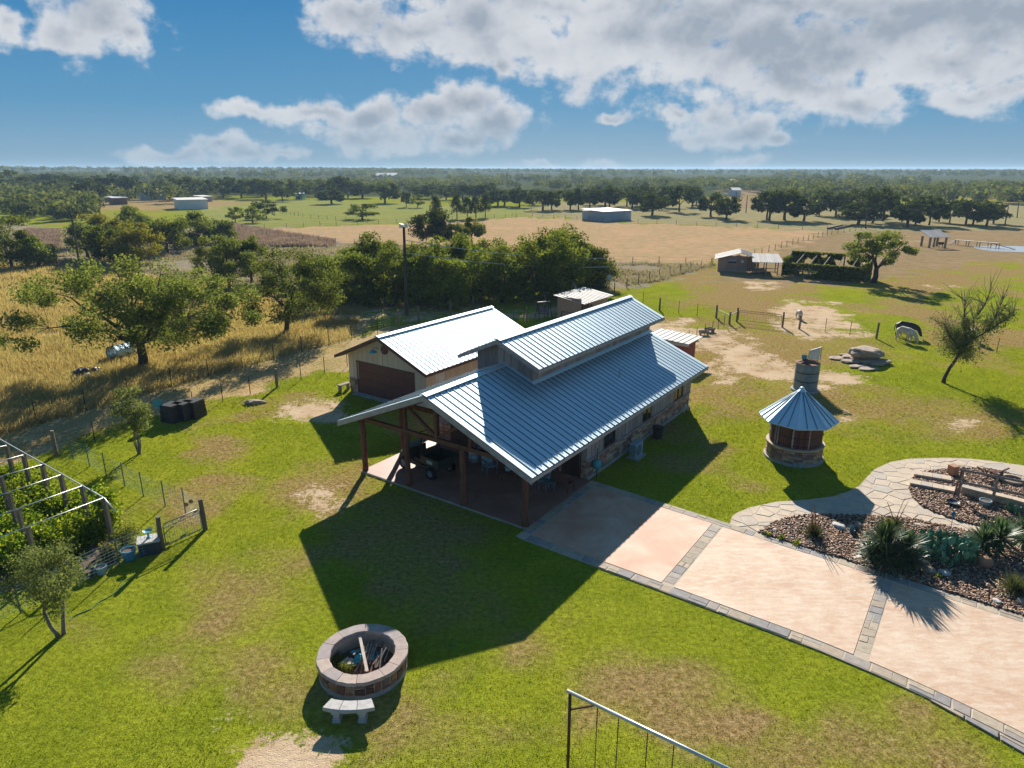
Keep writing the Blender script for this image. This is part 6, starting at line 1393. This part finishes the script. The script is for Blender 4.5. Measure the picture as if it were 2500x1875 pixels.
far_barn('far_shed', 494, 493, 519, 492, 7, 2.2, 'fascia_grey', 'roof_pale', 'small dark shed behind the white metal barn', False, True)
far_barn('far_house', 343, 489, 386, 489, 8, 2.8, 'metal_blue', 'metal_blue', 'blue-roofed farmhouse tucked under the oaks'); far_barn('far_shed', 256, 494, 268, 494, 4, 2.0, 'metal_blue', 'metal_blue', 'tiny pale blue shed by the woodland edge', False, True)
far_barn('far_house', 918, 441, 968, 441, 20, 6, 'fascia_grey', 'metal_blue', 'long grey farmhouse on the rise behind the woods'); far_barn('far_house', 1788, 479, 1808, 479, 8, 3, 'metal_white', 'roof_pale', 'white trailer house beyond the dirt lot'); far_barn('far_house', 722, 486, 738, 486, 6, 2.4, 'turquoise', 'metal_blue', 'small turquoise shed among the meadow oaks', False, True)
far_barn('far_house', 1785, 458, 1805, 458, 14, 4, 'metal_blue', 'metal_blue', 'far grey-roofed house at the edge of the green thicket')
# ------------------------------------------------------------------ garden at the left: pergola, vines, pots
pz_ = 2.05; pg0 = G(*Z7(365, 948)); pg = empty('pergola', pg0, 0, 'white pipe pergola on wooden posts over the vegetable garden', 'pergola'); lz = lambda zx, zy: G(*Z7(zx, zy), pz_) - pg0
RT = [(-300, 375), (50, 592), (180, 666), (325, 741), (467, 820), (632, 905), (800, 996)]
MB().tube([lz(*RT[0]), lz(*RT[-1]), lz(*RT[-1]) + (lz(*RT[-1]) - lz(*RT[-2])) * .45 + Vector((0, 0, -.35))], .024, 8).build('top_pipe', 'pipe_white', pg, smooth=True)
for i, (a, b) in enumerate((((50, 592), (-200, 650)), ((180, 666), (-200, 768)), ((325, 741), (-200, 888)), ((467, 820), (-200, 1042)), ((632, 905), (-200, 1200)), ((800, 996), (-200, 1375)))):
    p, q = lz(*a), lz(*b); MB().tube([p, q], .019, 8).build('cross_pipe', 'pipe_white', pg, smooth=True)
    MB().box(p.x - .07, p.x + .07, p.y - .07, p.y + .07, -.1, pz_ - .03).build('post', 'post_wood', pg)
    if i > 1: r_ = p.lerp(q, .62); MB().box(r_.x - .06, r_.x + .06, r_.y - .06, r_.y + .06, -.1, pz_ - .03).build('post', 'post_wood', pg)
VB = [(90, 905, .9, .5, .9), (240, 985, 1.1, .7, .8), (60, 1130, 1.4, .8, 1.2), (300, 1020, .9, .6, .7), (420, 1120, 1.1, .7, .9), (570, 1130, .8, .6, .9), (160, 1260, 1.0, .7, .7), (330, 1420, 1.2, .8, 1.25), (560, 1320, 1.1, .8, 1.1), (700, 1290, .7, .5, .6), (60, 1520, 1.3, .9, 1.1), (450, 1420, .9, .7, 1.0), (30, 1340, .9, .7, .8)]
VL = ['leafy green vines at the far end under the pergola', 'sprawling green vines by the second pergola post', 'large dense vine mound beneath the pergola', 'low vine patch in the pergola shade', 'yellowing vine heap between pergola pipes', 'vine with dry stems near the pergola edge', 'thin vine patch over brown soil', 'tall leafy vine mound behind the two-trunked myrtle', 'bright vine mass near the blue pot', 'trailing vine below the corner post', 'dense vine mound along the front mesh fence', 'mixed vine clump in the garden middle', 'dark vine clump at the garden edge']
for i, ((zx, zy, rx, ry, h), lab) in enumerate(zip(VB, VL)): bush('vine_plant', G(*Z7(zx, zy)), rx, ry, h, 2600, 44, .13, 'leaf_vine', lab, 'vine', .42, 40 + i)
bush('vine_plant', G(*Z7(850, 1255)), .34, .34, 1.9, 2200, 50, .12, 'leaf_vine', 'upright vine column climbing the corner post of the pergola', 'vine', .3, 60, tall=True)
bush('garden_shrub', G(*Z7(970, 1350)), .6, .4, .7, 1500, 26, .07, 'leaf_near', 'feathery light green shrub behind the blue pot', 'shrub', .25, 61)
bush('grass_clump', G(*Z7(860, 1480)), .35, .3, .7, 900, 20, .12, 'leaf_yellow', 'yellow-green grass clump by the fence post', 'plant', .2, 62)
soil = [G(*Z7(*p)) for p in ((-200, 780), (100, 810), (330, 880), (620, 1010), (760, 1130), (880, 1250), (860, 1420), (600, 1600), (200, 1700), (-200, 1760))]
o = MB().prism(ccw([(p.x, p.y) for p in soil]), -.1, .02).build('garden_soil', 'soil'); tag(o, kind='structure'); exclude(soil)
def pot(name, loc, r, h, mat, label, plant=None):
    o = empty(name, loc, 0, label, 'pot'); MB().lathe([(.001, 0), (r * .72, 0), (r * .95, h * .88), (r, h * .88), (r, h), (r * .88, h), (r * .85, h * .86), (.001, h * .86)], 22).build('shell', mat, o, smooth=False); MB().lathe([(r * .85, h * .87), (.001, h * .88)], 18).build('soil', 'soil', o); return o
pot('plant_pot', G(*Z7(1000, 1470)), .27, .42, 'blue_pot', 'bright blue round pot holding soil by the garden gate'); pot('plant_pot', G(*Z7(785, 1580)), .2, .3, 'pale_blue', 'small pale blue bucket pot beside the round myrtle crown')
pot('plant_pot', G(*Z7(690, 1610)), .2, .3, 'bin_black', 'black nursery pot next to the small pale bucket')
bx_ = G(*Z7(1160, 1410)); o = empty('wooden_box', bx_, .45, 'pale-topped square box with dark blue sides beside the gate post', 'box'); pbr('navy', (.03, .05, .08), (.02, .035, .06), .5, scale=3)
MB().box(-.36, .36, -.3, .3, 0, .5).build('case', 'navy', o); MB().box(-.39, .39, -.33, .33, .5, .56).build('lid', 'pale_stone', o)
o = empty('bird_bath', bx_ + Vector((0, .05, .56)), 0, 'small turquoise dish on a stem standing on the square box', 'bird bath'); MB().lathe([(.001, 0), (.09, 0), (.04, .05), (.035, .18), (.05, .22)], 12).build('stem', 'turquoise', o); MB().lathe([(.05, .22), (.16, .3), (.17, .31), (.1, .26), (.001, .25)], 16).build('dish', 'turquoise', o)
for i, (zx, zy, z_) in enumerate(((1440, 1045, .62), (1477, 1020, .78), (1510, 1095, .62))):
    p = G(*Z7(1500, 1180)); q = ray(*Z7(zx, zy)); t_ = p.y / q.y; c_ = Vector((q.x * t_, p.y - .05, CAMH + q.z * t_))
    o = MB().lathe([(.001, -.02), (.085, -.02), (.095, 0), (.085, .02), (.001, .02)], 14).build('clay_disc', 'terracotta', None, c_, (PI / 2, 0, .5)); tag(o, ['round clay disc hanging on the mesh fence, lower of the pair', 'round clay disc hanging on the mesh fence, upper of the pair', 'round clay disc hanging on the garden gate corner'][i], 'ornament')
def hose(name, zf, pts, label, mat='pale_blue', r=.016):
    P = [G(*zf(*p), r) for p in pts]; o = MB().tube([p - P[0] for p in P], r, 6).build(name, mat, None, P[0]); tag(o, label, 'hose')
hose('garden_hose', Z(0, 1300, 3.687), ((630, 790), (650, 765), (700, 735), (820, 690), (900, 620), (960, 590), (1040, 540), (1090, 490), (1120, 440), (1180, 400)), 'pale green garden hose snaking over the lawn to the garden', 'leaf_cactus')
# bins, sign, culvert and junk at the left fence
for i, (zx, zy, lab) in enumerate(((1340, 400, 'black square compost bin next to the turquoise post'), (1425, 385, 'black square compost bin in the middle of three'), (1505, 368, 'black square compost bin at the far end of three'))):
    p = G(*Z7(zx, zy)); o = empty('compost_bin', p, -.35, lab, 'bin', 'compost bins on the lawn'); k = .48
    MB().hexa([(-k, -k, 0), (k, -k, 0), (k, k, 0), (-k, k, 0), (-k * .9, -k * .9, .95), (k * .9, -k * .9, .95), (k * .9, k * .9, .95), (-k * .9, k * .9, .95)]).build('body', 'bin_black', o)
    MB().box(-.46, .46, -.46, .46, .95, .99).box(-.42, .42, -.42, .42, .99, 1.03).build('lid', 'bin_black', o)
    for z in (.3, .6): MB().box(-.485, .485, -.485, .485, z - .015, z + .015).build('rib', 'black_metal', o)
p = G(*Z7(1278, 410)); o = empty('disc_sign', p, 0, 'turquoise disc on a curved turquoise post beside the compost bins', 'sign'); tpz = HT(*Z7(1255, 265), p)
MB().tube([(0, 0, -.05), (-.12, 0, .35), (-.28, 0, .7), (-.3, 0, tpz - .2)], .055, 8).build('post', 'turquoise', o); MB().lathe([(.001, -.06), (.25, -.05), (.28, 0), (.25, .05), (.001, .06)], 20).build('disc', 'turquoise', o, (-.28, -.03, tpz), (PI / 2, 0, .3))
a, b = G(*ZL(850, 900)), G(*ZL(985, 860)); d = (b - a); o = empty('culvert_pipe', a + Vector((0, .4, 0)), math.atan2(d.y, d.x), 'large galvanized corrugated culvert pipe lying under the spreading oak', 'pipe')
pr = [(.56 + .02 * math.sin(i * 1.9), i * d.length * 1.05 / 40) for i in range(41)]; MB().lathe(pr + [(r - .05, z_) for r, z_ in pr[::-1]], 24).build('shell', 'galvalume', o, (0, 0, .55), (0, PI / 2, 0)); MB().lathe([(.57, -.03), (.6, 0), (.57, .03)], 24).build('rim', 'galv_tank', o, (0, 0, .55), (0, PI / 2, 0))
o = put('tarp_bundle', rock_mesh(351, .55, .4, .38, .25, 3, 'bin_black'), None, G(*ZL(635, 1010)) + Vector((0, 0, .26)), (0, 0, .3)); tag(o, 'dark tarp-wrapped bundle in the oak shade', 'bundle'); o = put('feed_sack', rock_mesh(352, .3, .26, .2, .25, 3, 'white_paint'), None, G(*ZL(680, 1015)) + Vector((0, -.1, .14))); tag(o, 'white sack leaning on the dark tarp bundle', 'sack')
o = put('tarp_bundle', rock_mesh(353, .4, .35, .28, .25, 3, 'bin_black'), None, G(*ZL(735, 985)) + Vector((0, 0, .2)), (0, 0, 1)); tag(o, 'smaller dark bundle between the sack and the culvert pipe', 'bundle')
# ------------------------------------------------------------------ planting beds by the driveway
def rosette(rng, c, n, L, w, lo=-.25, hi=1.45, bend=.35):
    V = []; F = []; lv = []
    for i in range(n):
        a = rng.uniform(0, 6.28); e = lo + (hi - lo) * rng.uniform(0, 1) ** .8; l = L * rng.uniform(.75, 1.1); d = np.array([math.cos(a) * math.cos(e), math.sin(a) * math.cos(e), math.sin(e)]); sd = np.array([-math.sin(a), math.cos(a), 0]) * w * .5
        p0 = np.array(c) + d * .04; p1 = p0 + d * l * .5 + np.array([0, 0, .02]); p2 = p0 + d * l - np.array([0, 0, bend * l * (.35 if e < .6 else .05)]); b = len(V)
        V += [p0 - sd * .7, p0 + sd * .7, p1 + sd, p1 - sd, p2]; F += [(b, b + 1, b + 2, b + 3), (b + 3, b + 2, b + 4, b + 4)]; lv += [np.clip(rng.normal(.4, .22), 0, 1)] * 5
    return V, F, lv
def yucca(name, loc, heads, label, mat='leaf_yucca', cat='plant', stalk=None):
    rng = np.random.default_rng(int(abs(loc.x * 100))); o = empty(name, loc, 0, label, cat); V, F, lv = [], [], []; mb = MB()
    for (x, y, z, n, L, w, lo, hi) in heads:
        v, f, l = rosette(rng, (x, y, z), n, L, w, lo, hi); b = len(V); V += v; F += [tuple(b + i for i in q) for q in f]; lv += l
        mb.tube([(x * .6, y * .6, -.05), (x, y, max(.05, z))], [.1, .08], 7)
    me = bpy.data.meshes.new('leaves'); me.from_pydata([tuple(v) for v in V], [], [q if q[2] != q[3] else q[:3] for q in F]); a_ = me.attributes.new('lv', 'FLOAT', 'POINT'); a_.data.foreach_set('value', np.array(lv, np.float32)); me.materials.append(MAT[mat])
    lf = put('leaves', me, o); lf['kind'] = 'stuff'; mb.build('stem', 'bark', o)
    if stalk:
        for (x, y, z0, dx, dy, h, m_) in stalk:
            MB().tube([(x, y, z0), (x + dx * .5, y + dy * .5, z0 + h * .55), (x + dx, y + dy, z0 + h)], [.018, .013, .008], 5).build('flower_stalk', m_, o)
    return o
p = G(*Z6(1160, 985))
o = yucca('yucca', p, [(0, .45, .85, 330, 1.0, .06, -.55, 1.5), (.75, .4, .65, 270, .9, .055, -.55, 1.4), (-.1, .05, .45, 260, .95, .06, -.55, 1.2), (.6, .0, .3, 200, .85, .055, -.4, 1.2), (-.5, .3, .4, 160, .8, .05, -.4, 1.2)], 'largest dark green yucca at the driveway edge with a yellow bloom spike')
rng = np.random.default_rng(2); P = np.stack([rng.normal(0, .05, 260), .45 + rng.normal(0, .05, 260), 1.35 + rng.uniform(0, .5, 260)], 1); V, F = leaf_quads(rng, P, len(P), .07, .7); put('bloom_spike', rawmesh('bloom_spike', V, F, 'leaf_yellow', False, np.repeat(rng.uniform(.4, 1, 260), 4)), o)
yucca('yucca', G(*Z6(2040, 880)), [(0, .3, .6, 280, .95, .06, -.45, 1.5), (-.6, .25, .45, 230, .85, .06, -.4, 1.3)], 'pale sunlit yucca beside the prickly pear', stalk=[(0, .3, .6, .1, .0, .9, 'leaf_yellow')])
yucca('yucca', G(*Z6(2120, 860)) + Vector((.6, .25, 0)), [(0, 0, .55, 280, .95, .06, -.45, 1.5)], 'green yucca crowding the pale sunlit one')
tw = [(rt.uniform(-.15, .15), rt.uniform(-.1, .1), .3, rt.uniform(-.6, .3), rt.uniform(-.2, .3), rt.uniform(.7, 1.1), 'red_board') for _ in range(5)]
yucca('red_yucca', G(*Z6(580, 735)), [(0, .1, .05, 300, .62, .016, .1, 1.5), (.12, 0, .05, 160, .5, .016, .0, 1.3)], 'wispy red yucca clump with thin reddish stalks by the path', 'leaf_redyucca', stalk=tw)
yucca('red_yucca', G(*Z6(2130, 1180)), [(0, .1, .05, 320, .75, .018, .05, 1.5), (.2, .1, .05, 200, .65, .018, .0, 1.3)], 'large wispy grass-leaved clump near the round clay ball', 'leaf_redyucca', stalk=[(0, .1, .3, -.3, .1, .9, 'old_wood'), (.2, .1, .3, .3, .1, .9, 'old_wood')])
yucca('red_yucca', G(*Z6(1290, 760)) + Vector((.1, .9, 0)), [(0, .0, .05, 220, .55, .016, .1, 1.5)], 'wispy clump hidden behind the largest yucca', 'leaf_redyucca', stalk=[(rt.uniform(-.1, .1), 0, .3, rt.uniform(-.5, .4), rt.uniform(-.1, .3), rt.uniform(.8, 1.2), 'red_board') for _ in range(4)])
# prickly pear: every pad a piece
pc = G(*Z6(1640, 950)); cac = empty('prickly_pear', pc, 0, 'broad blue-green prickly pear cactus between two yuccas', 'cactus')
pads = []
for s in range(4):
    vs, fs = [], []; n1, n2 = 10, 5
    for i in range(n2 + 1):
        t_ = i / n2; z_ = t_; r = math.sin(PI * min(1, max(0, (t_ * .93 + .05)))) ** .7 * .5
        for k in range(n1): a = 2 * PI * k / n1; vs.append((r * math.cos(a), r * .22 * math.sin(a), z_))
    for i in range(n2):
        for k in range(n1): fs.append((i * n1 + k, i * n1 + (k + 1) % n1, (i + 1) * n1 + (k + 1) % n1, (i + 1) * n1 + k))
    me = rawmesh('pad', vs, fs, 'leaf_cactus', True, np.full(len(vs), .2 + .25 * s)); pads.append(me)
rc = random.Random(15)
for i in range(200):
    a = rc.uniform(0, 6.28); r = math.sqrt(rc.uniform(0, 1)); x, y = r * 1.28 * math.cos(a), .6 + r * .9 * math.sin(a); h = .78 * math.sqrt(max(0, 1 - r * r * .85)); z_ = rc.uniform(.35, 1.0) * h
    s = rc.uniform(.19, .29); put('pad', rc.choice(pads), cac, (x, y, z_), (rc.uniform(-.5, .5), rc.uniform(-.5, .5), rc.uniform(0, 6.28)), (s * .92, s, s * 1.15))
for i in range(26):
    a = rc.uniform(0, 6.28); x, y = .9 * math.cos(a) * rc.uniform(.3, 1), .55 + .7 * math.sin(a) * rc.uniform(.3, 1); s = .3; put('pad', rc.choice(pads), cac, (x, y, -.03), (rc.uniform(-.3, .3), rc.uniform(-.3, .3), rc.uniform(0, 6.28)), (s, s, s * 1.2))
pc2 = G(*ZP(1310, 690)); c2 = empty('prickly_pear', pc2, 0, 'small prickly pear beside the retaining wall', 'cactus')
for i in range(16): s = rc.uniform(.16, .24); put('pad', rc.choice(pads), c2, (rc.uniform(-.3, .3), rc.uniform(-.2, .2), rc.uniform(-.02, .3)), (rc.uniform(-.4, .4), rc.uniform(-.4, .4), rc.uniform(0, 6.28)), (s, s, s * 1.15))
o = put('clay_ball', None and 0 or rock_mesh(360, .25, .25, .22, .05, 3, 'terracotta'), None, G(*Z6(1925, 985)) + Vector((0, .15, .24))); tag(o, 'round terracotta ball-shaped pot lying by the prickly pear', 'pot')
for i, (zx, zy, rx, ry, rz, lab, m_) in enumerate(((780, 668, .32, .2, .12, 'pale oval rock on the mulch beside the red yucca', 'pale_stone'), (1415, 655, .3, .16, .05, 'flat pinkish slab on the mulch near the path', 'flagstone'), (1480, 1010, .24, .2, .14, 'grey rock in front of the prickly pear', 'rock'), (1600, 1030, .22, .18, .1, 'light speckled rock next to the grey rock', 'pale_stone'), (2005, 1250, .16, .12, .08, 'small pale rock by the driveway border', 'pale_stone'), (290, 692, .12, .09, .06, 'tan stone at the pointed end of the bed', 'pale_stone'), (2195, 1255, .2, .14, .1, 'grey stone under the large wispy clump', 'rock'), (930, 660, .18, .14, .12, 'dark rock beside the blue glass disc', 'rock'))):
    o = put('garden_rock', rock_mesh(370 + i, rx, ry, rz, .2, 3, m_, .15), None, G(*Z6(zx, zy)) + Vector((0, .05, rz * .5 + .04)), (0, 0, rt.uniform(0, 3))); tag(o, lab, 'rock')
p = G(*Z6(880, 705)); o = empty('blue_disc', p, .5, 'blue glass disc standing on edge in the mulch', 'ornament'); MB().lathe([(.001, -.015), (.16, -.012), (.17, 0), (.16, .012), (.001, .015)], 18).build('disc', 'blue_pot', o, (0, 0, .22), (PI / 2, 0, 0)); MB().bar((0, 0, 0), (0, 0, .1), .03).build('stand', 'black_metal', o)
for i, (zx, zy, lab) in enumerate(((230, 715, 'tiny green sprout tuft at the tip of the bed'), (335, 745, 'low green tuft on the driveway border'), (455, 785, 'yellow-green tuft spilling over the driveway border'), (1550, 1050, 'small green tuft below the prickly pear'))): bush('weed_tuft', G(*Z6(zx, zy), .05), .14, .1, .12, 160, 8, .05, 'leaf_vine', lab, 'weed', .08, 80 + i)
o = put('glazed_bowl', MB().lathe([(.001, .02), (.16, .03), (.24, .14), (.26, .15), (.2, .1), (.001, .06)], 20).mesh('glazed_bowl', 'navy'), None, G(*ZP(690, 610)) + Vector((0, 0, .05))); tag(o, 'dark glazed bowl on the mulch under the rail fence', 'bowl')
o = pot('plant_pot', G(*ZP(1000, 615)) + Vector((0, 0, .04)), .24, .26, 'pale_blue', 'pale blue-rimmed low pot against the retaining wall')
o = put('wind_ornament', MB().tube([(0, 0, -.1), (0, 0, .75)], .012, 5).add([(-.12, 0, .75), (.02, .02, .9), (.1, 0, .72), (0, -.02, .62)], [(0, 1, 2, 3)]).box(-.05, .05, -.05, .05, .7, .8).mesh('wind_ornament', 'blue_pot'), None, G(*Z6(1640, 690)) + Vector((0, 0, .05))); tag(o, 'small blue metal ornament on a stake behind the prickly pear', 'ornament')
# rail fence, retaining wall, clay block, cart wheel, plough
b0 = G(*ZP(735, 540)); b1 = G(*ZP(1060, 615)); rfn = empty('rail_fence', b0, 0, 'dark weathered two-rail wooden fence across the mulch bed', 'fence'); d = (b1 - b0); hh = HT(*ZP(795, 200), b0)
hh = min(max(hh, 1.0), 1.5); PS = [Vector((0, 0, 0)), d, d * 2, d * 3]
for q in PS: MB().tube([(q.x, q.y, -.1), (q.x + .03, q.y, hh * .5), (q.x + .02, q.y, hh + .05)], [.065, .06, .055], 7).build('post', 'old_wood', rfn)
MB().tube([(-.2, -.02, -.1), (-.05, -.02, hh)], .03, 6).build('post', 'rust_pipe', rfn)
for z_ in (hh - .06, hh * .58): MB().tube([(-.2, -.06, z_), tuple(d + Vector((0, -.06, z_ - .02))), tuple(d * 2 + Vector((0, -.06, z_))), tuple(d * 3 + Vector((0, -.06, z_)))], .055, 7).build('rail', 'old_wood', rfn)
pbr('wall_cap', (.46, .40, .32), (.38, .33, .27), .9, scale=3, bump=.3, fine=.1)
wl = [G(*ZP(*q)) for q in ((770, 500), (1000, 560), (1250, 620), (1500, 690), (1700, 760))]; o = empty('retaining_wall', wl[0], 0, 'low tan block retaining wall with stone cap running behind the rail fence', 'wall')
for i in range(len(wl) - 1):
    a, b = wl[i] - wl[0], wl[i + 1] - wl[0]; n_ = max(2, round((b - a).length / .32))
    for k in range(n_): p0, p1 = a.lerp(b, k / n_ + .006), a.lerp(b, (k + 1) / n_ - .006); MB().bar((p0.x, p0.y, .2), (p1.x, p1.y, .2), .14, .34).build('block', 'wall_cap', o)
    MB().bar((a.x, a.y, .41), (b.x, b.y, .41), .34, .06).build('cap_stone', 'flagstone', o)
for i, (q0, q1, lab) in enumerate((((335, 338), (700, 400), 'long flat stone step beside the planting bed, upper of two'), ((300, 425), (740, 510), 'long flat stone step beside the planting bed, lower of two'))):
    a, b = G(*ZP(*q0)), G(*ZP(*q1)); o = empty('stone_step', a, 0, lab, 'step'); dd = b - a
    for k in range(4): p0, p1 = dd * (k / 4 + .004), dd * ((k + 1) / 4 - .004); MB().bar((p0.x, p0.y + .2, .1), (p1.x, p1.y + .2, .1), .5, .2).build('slab', 'flagstone', o)
p = G(*ZP(688, 320)); o = empty('clay_block', p, .3, 'tall square terracotta flue block standing on the mulch', 'planter'); MB().box(-.17, .17, -.17, .17, 0, .5).build('body', 'terracotta', o); MB().box(-.18, .18, -.18, .18, .5, .53).build('rim', 'terracotta', o)
p = G(*ZP(1265, 385)); o = empty('round_planter', p, 0, 'grey round stone planter ring lying on the mulch', 'planter'); MB().lathe([(.5, 0), (.52, .2), (.36, .22), (.34, .08), (.001, .08)], 26).build('ring', 'rock', o); MB().lathe([(.34, .09), (.001, .13)], 18).build('soil', 'leaf_vine', o)
p = G(*ZP(1110, 360)); o = empty('rusty_plough', p, .3, 'rusty antique plough on the mulch behind the rail fence', 'plough'); MB().bar((-.9, 0, .15), (.7, 0, .5), .06).build('beam', 'rust_pipe', o); MB().bar((-.5, 0, .2), (-1.1, .2, .75), .045).bar((-.5, 0, .2), (-1.1, -.2, .75), .045).build('handle', 'rust_pipe', o); MB().hexa([(-.1, -.05, 0), (.4, -.05, .05), (.4, .05, .05), (-.1, .25, 0), (-.2, -.05, .35), (.3, -.05, .42), (.3, .05, .42), (-.2, .2, .4)]).build('share', 'rust', o)
# ------------------------------------------------------------------ air
HZ = MB().box(-5800, 5800, -600, 6200, -1.2, 26.).build('haze', None); tag(HZ, 'thin pale blue haze over the land', 'haze', kind='stuff')
m, t = newmat('haze_air'); pv = nd(t, 'ShaderNodeVolumePrincipled'); pv.inputs['Density'].default_value = .00020; pv.inputs['Color'].default_value = (.50, .74, 1.0, 1); pv.inputs['Anisotropy'].default_value = .1
ov = nd(t, 'ShaderNodeOutputMaterial'); t.links.new(pv.outputs[0], ov.inputs['Volume']); HZ.data.materials.append(m)

# ------------------------------------------------------------------ grass and weeds (uncountable)
def blades(rng, X, Y, h, w, per, lv, spread=.05, lean=.35):
    n = len(X); X = np.repeat(X, per); Y = np.repeat(Y, per); h = np.repeat(h, per) * rng.uniform(.6, 1.25, n * per); w = np.repeat(w, per); lv = np.repeat(lv, per) + rng.normal(0, .06, n * per)
    m_ = n * per; X = X + rng.normal(0, spread, m_); Y = Y + rng.normal(0, spread, m_); a = rng.uniform(0, 6.28, m_)
    dx, dy = np.cos(a) * w * .5, np.sin(a) * w * .5; lx, ly = rng.normal(0, lean, m_) * h, rng.normal(0, lean, m_) * h
    V = np.stack([np.stack([X - dx, Y - dy, np.full(m_, -.01)], 1), np.stack([X + dx, Y + dy, np.full(m_, -.01)], 1), np.stack([X + lx, Y + ly, h], 1)], 1).reshape(-1, 3)
    return V, np.arange(3 * m_).reshape(m_, 3), np.repeat(np.clip(lv, 0, 1), 3)
def free(x, y):
    k = np.ones(len(x), bool)
    for p in EXCL:
        px = [q[0] for q in p]; py = [q[1] for q in p]
        c = (x > min(px)) & (x < max(px)) & (y > min(py)) & (y < max(py)); j = np.where(c)[0]
        if len(j): k[j[inpoly(x[j], y[j], p)]] = False
    return k
def lawn():
    rng = np.random.default_rng(1); N = 420000
    y = 8 + 92 * rng.uniform(0, 1, N) ** 1.6; x = rng.uniform(-1, 1, N) * (y * .80 + 3)
    k = free(x, y); x, y = x[k], y[k]
    col, dry, dirt, lw = zone(x, y); nm_ = fbm(x * .55, y * .55, 50); n3 = fbm(x * 2.1, y * 2.1, 51)
    keep = (lw > .5) & (dirt + (nm_ - .5) * .9 + (n3 - .5) * 1.3 < .50) & (rng.uniform(0, 1, len(x)) > dry * .35) & (rng.uniform(0, 1, len(x)) > sm(y, 40, 98))
    x, y, dry, nm_ = x[keep], y[keep], dry[keep], nm_[keep]
    lv = np.clip(.28 + (nm_ - .5) * .5 + np.clip(dry + (nm_ - .5) * .9 - .2, 0, 1) * .62, 0, 1)
    sc = np.clip(y / 26., .7, 1.5)
    V, F, L = blades(rng, x, y, .055 * sc * rng.uniform(.4, 1.7, len(x)), .026 * sc, 2, np.clip(lv + rng.normal(0, .09, len(lv)), 0, 1), .04)
    o = put('lawn_grass', rawmesh('lawn_grass', V, F, 'grass', False, L)); tag(o, 'short sunlit green lawn grass with brown patches around the barn', 'grass', kind='stuff')
lawn()
def field(name, polypx, n, mat, h, w, per, label, spread=.1, lo=0., hi=1., clump=.45):
    rng = np.random.default_rng(len(name) + n); X = [p[0] for p in polypx]; Yp = [p[1] for p in polypx]
    px = rng.uniform(min(X), max(X), n * 2); py = rng.uniform(min(Yp), max(Yp), n * 2); k = inpoly(px, py, polypx); px, py = px[k][:n], py[k][:n]
    a = (px - 1250) / FPX; b = (937.5 - py) / FPX; t = -CAMH / (-SP + b * CP); x, y = a * t, (CP + b * SP) * t
    nz = fbm(x * .3, y * .3, 70); k = (nz > clump) & free(x, y); x, y, nz = x[k], y[k], nz[k]; d = np.hypot(x, y)
    V, F, L = blades(rng, x, y, h * rng.uniform(.6, 1.4, len(x)), w * np.clip(d / 50, .8, 3), per, lo + (hi - lo) * np.clip(nz + rng.normal(0, .15, len(x)), 0, 1), spread * 2, .3)
    o = put(name, rawmesh(name, V, F, mat, False, L)); tag(o, label, 'grass', kind='stuff')
field('tall_grass', [(-60, 640), (250, 660), (560, 695), (700, 735), (900, 740), (850, 828), (560, 903), (0, 1062), (-60, 1075)], 60000, 'grass_gold', .38, .05, 3, 'tall golden dry grass around the spreading oak', clump=.3)
field('mown_strip', [(-60, 1075), (0, 1065), (560, 905), (850, 830), (860, 888), (670, 938), (400, 1008), (130, 1098), (-60, 1150)], 30000, 'grass_gold', .09, .03, 2, 'short tan grass in the lane between the two wire fences', clump=.25)
field('weeds', [(-20, 560), (260, 572), (560, 600), (830, 594), (1300, 615), (1480, 642), (1750, 646), (1600, 688), (1480, 704), (900, 690), (560, 688), (250, 655), (-20, 640)], 30000, 'weed_grey', .4, .07, 3, 'bleached grey weeds between the field fence and the trees', clump=.42)
field('purple_weeds', [(560, 548), (660, 564), (815, 590), (812, 604), (600, 602), (530, 585)], 9000, 'weed_purple', .6, .10, 3, 'band of dead purple-brown weeds along the field fence', clump=.2)
field('purple_weeds', [(62, 560), (146, 562), (146, 605), (62, 604)], 3000, 'weed_purple', .5, .10, 3, 'patch of dead reddish weeds near the leaning power pole', clump=.2)
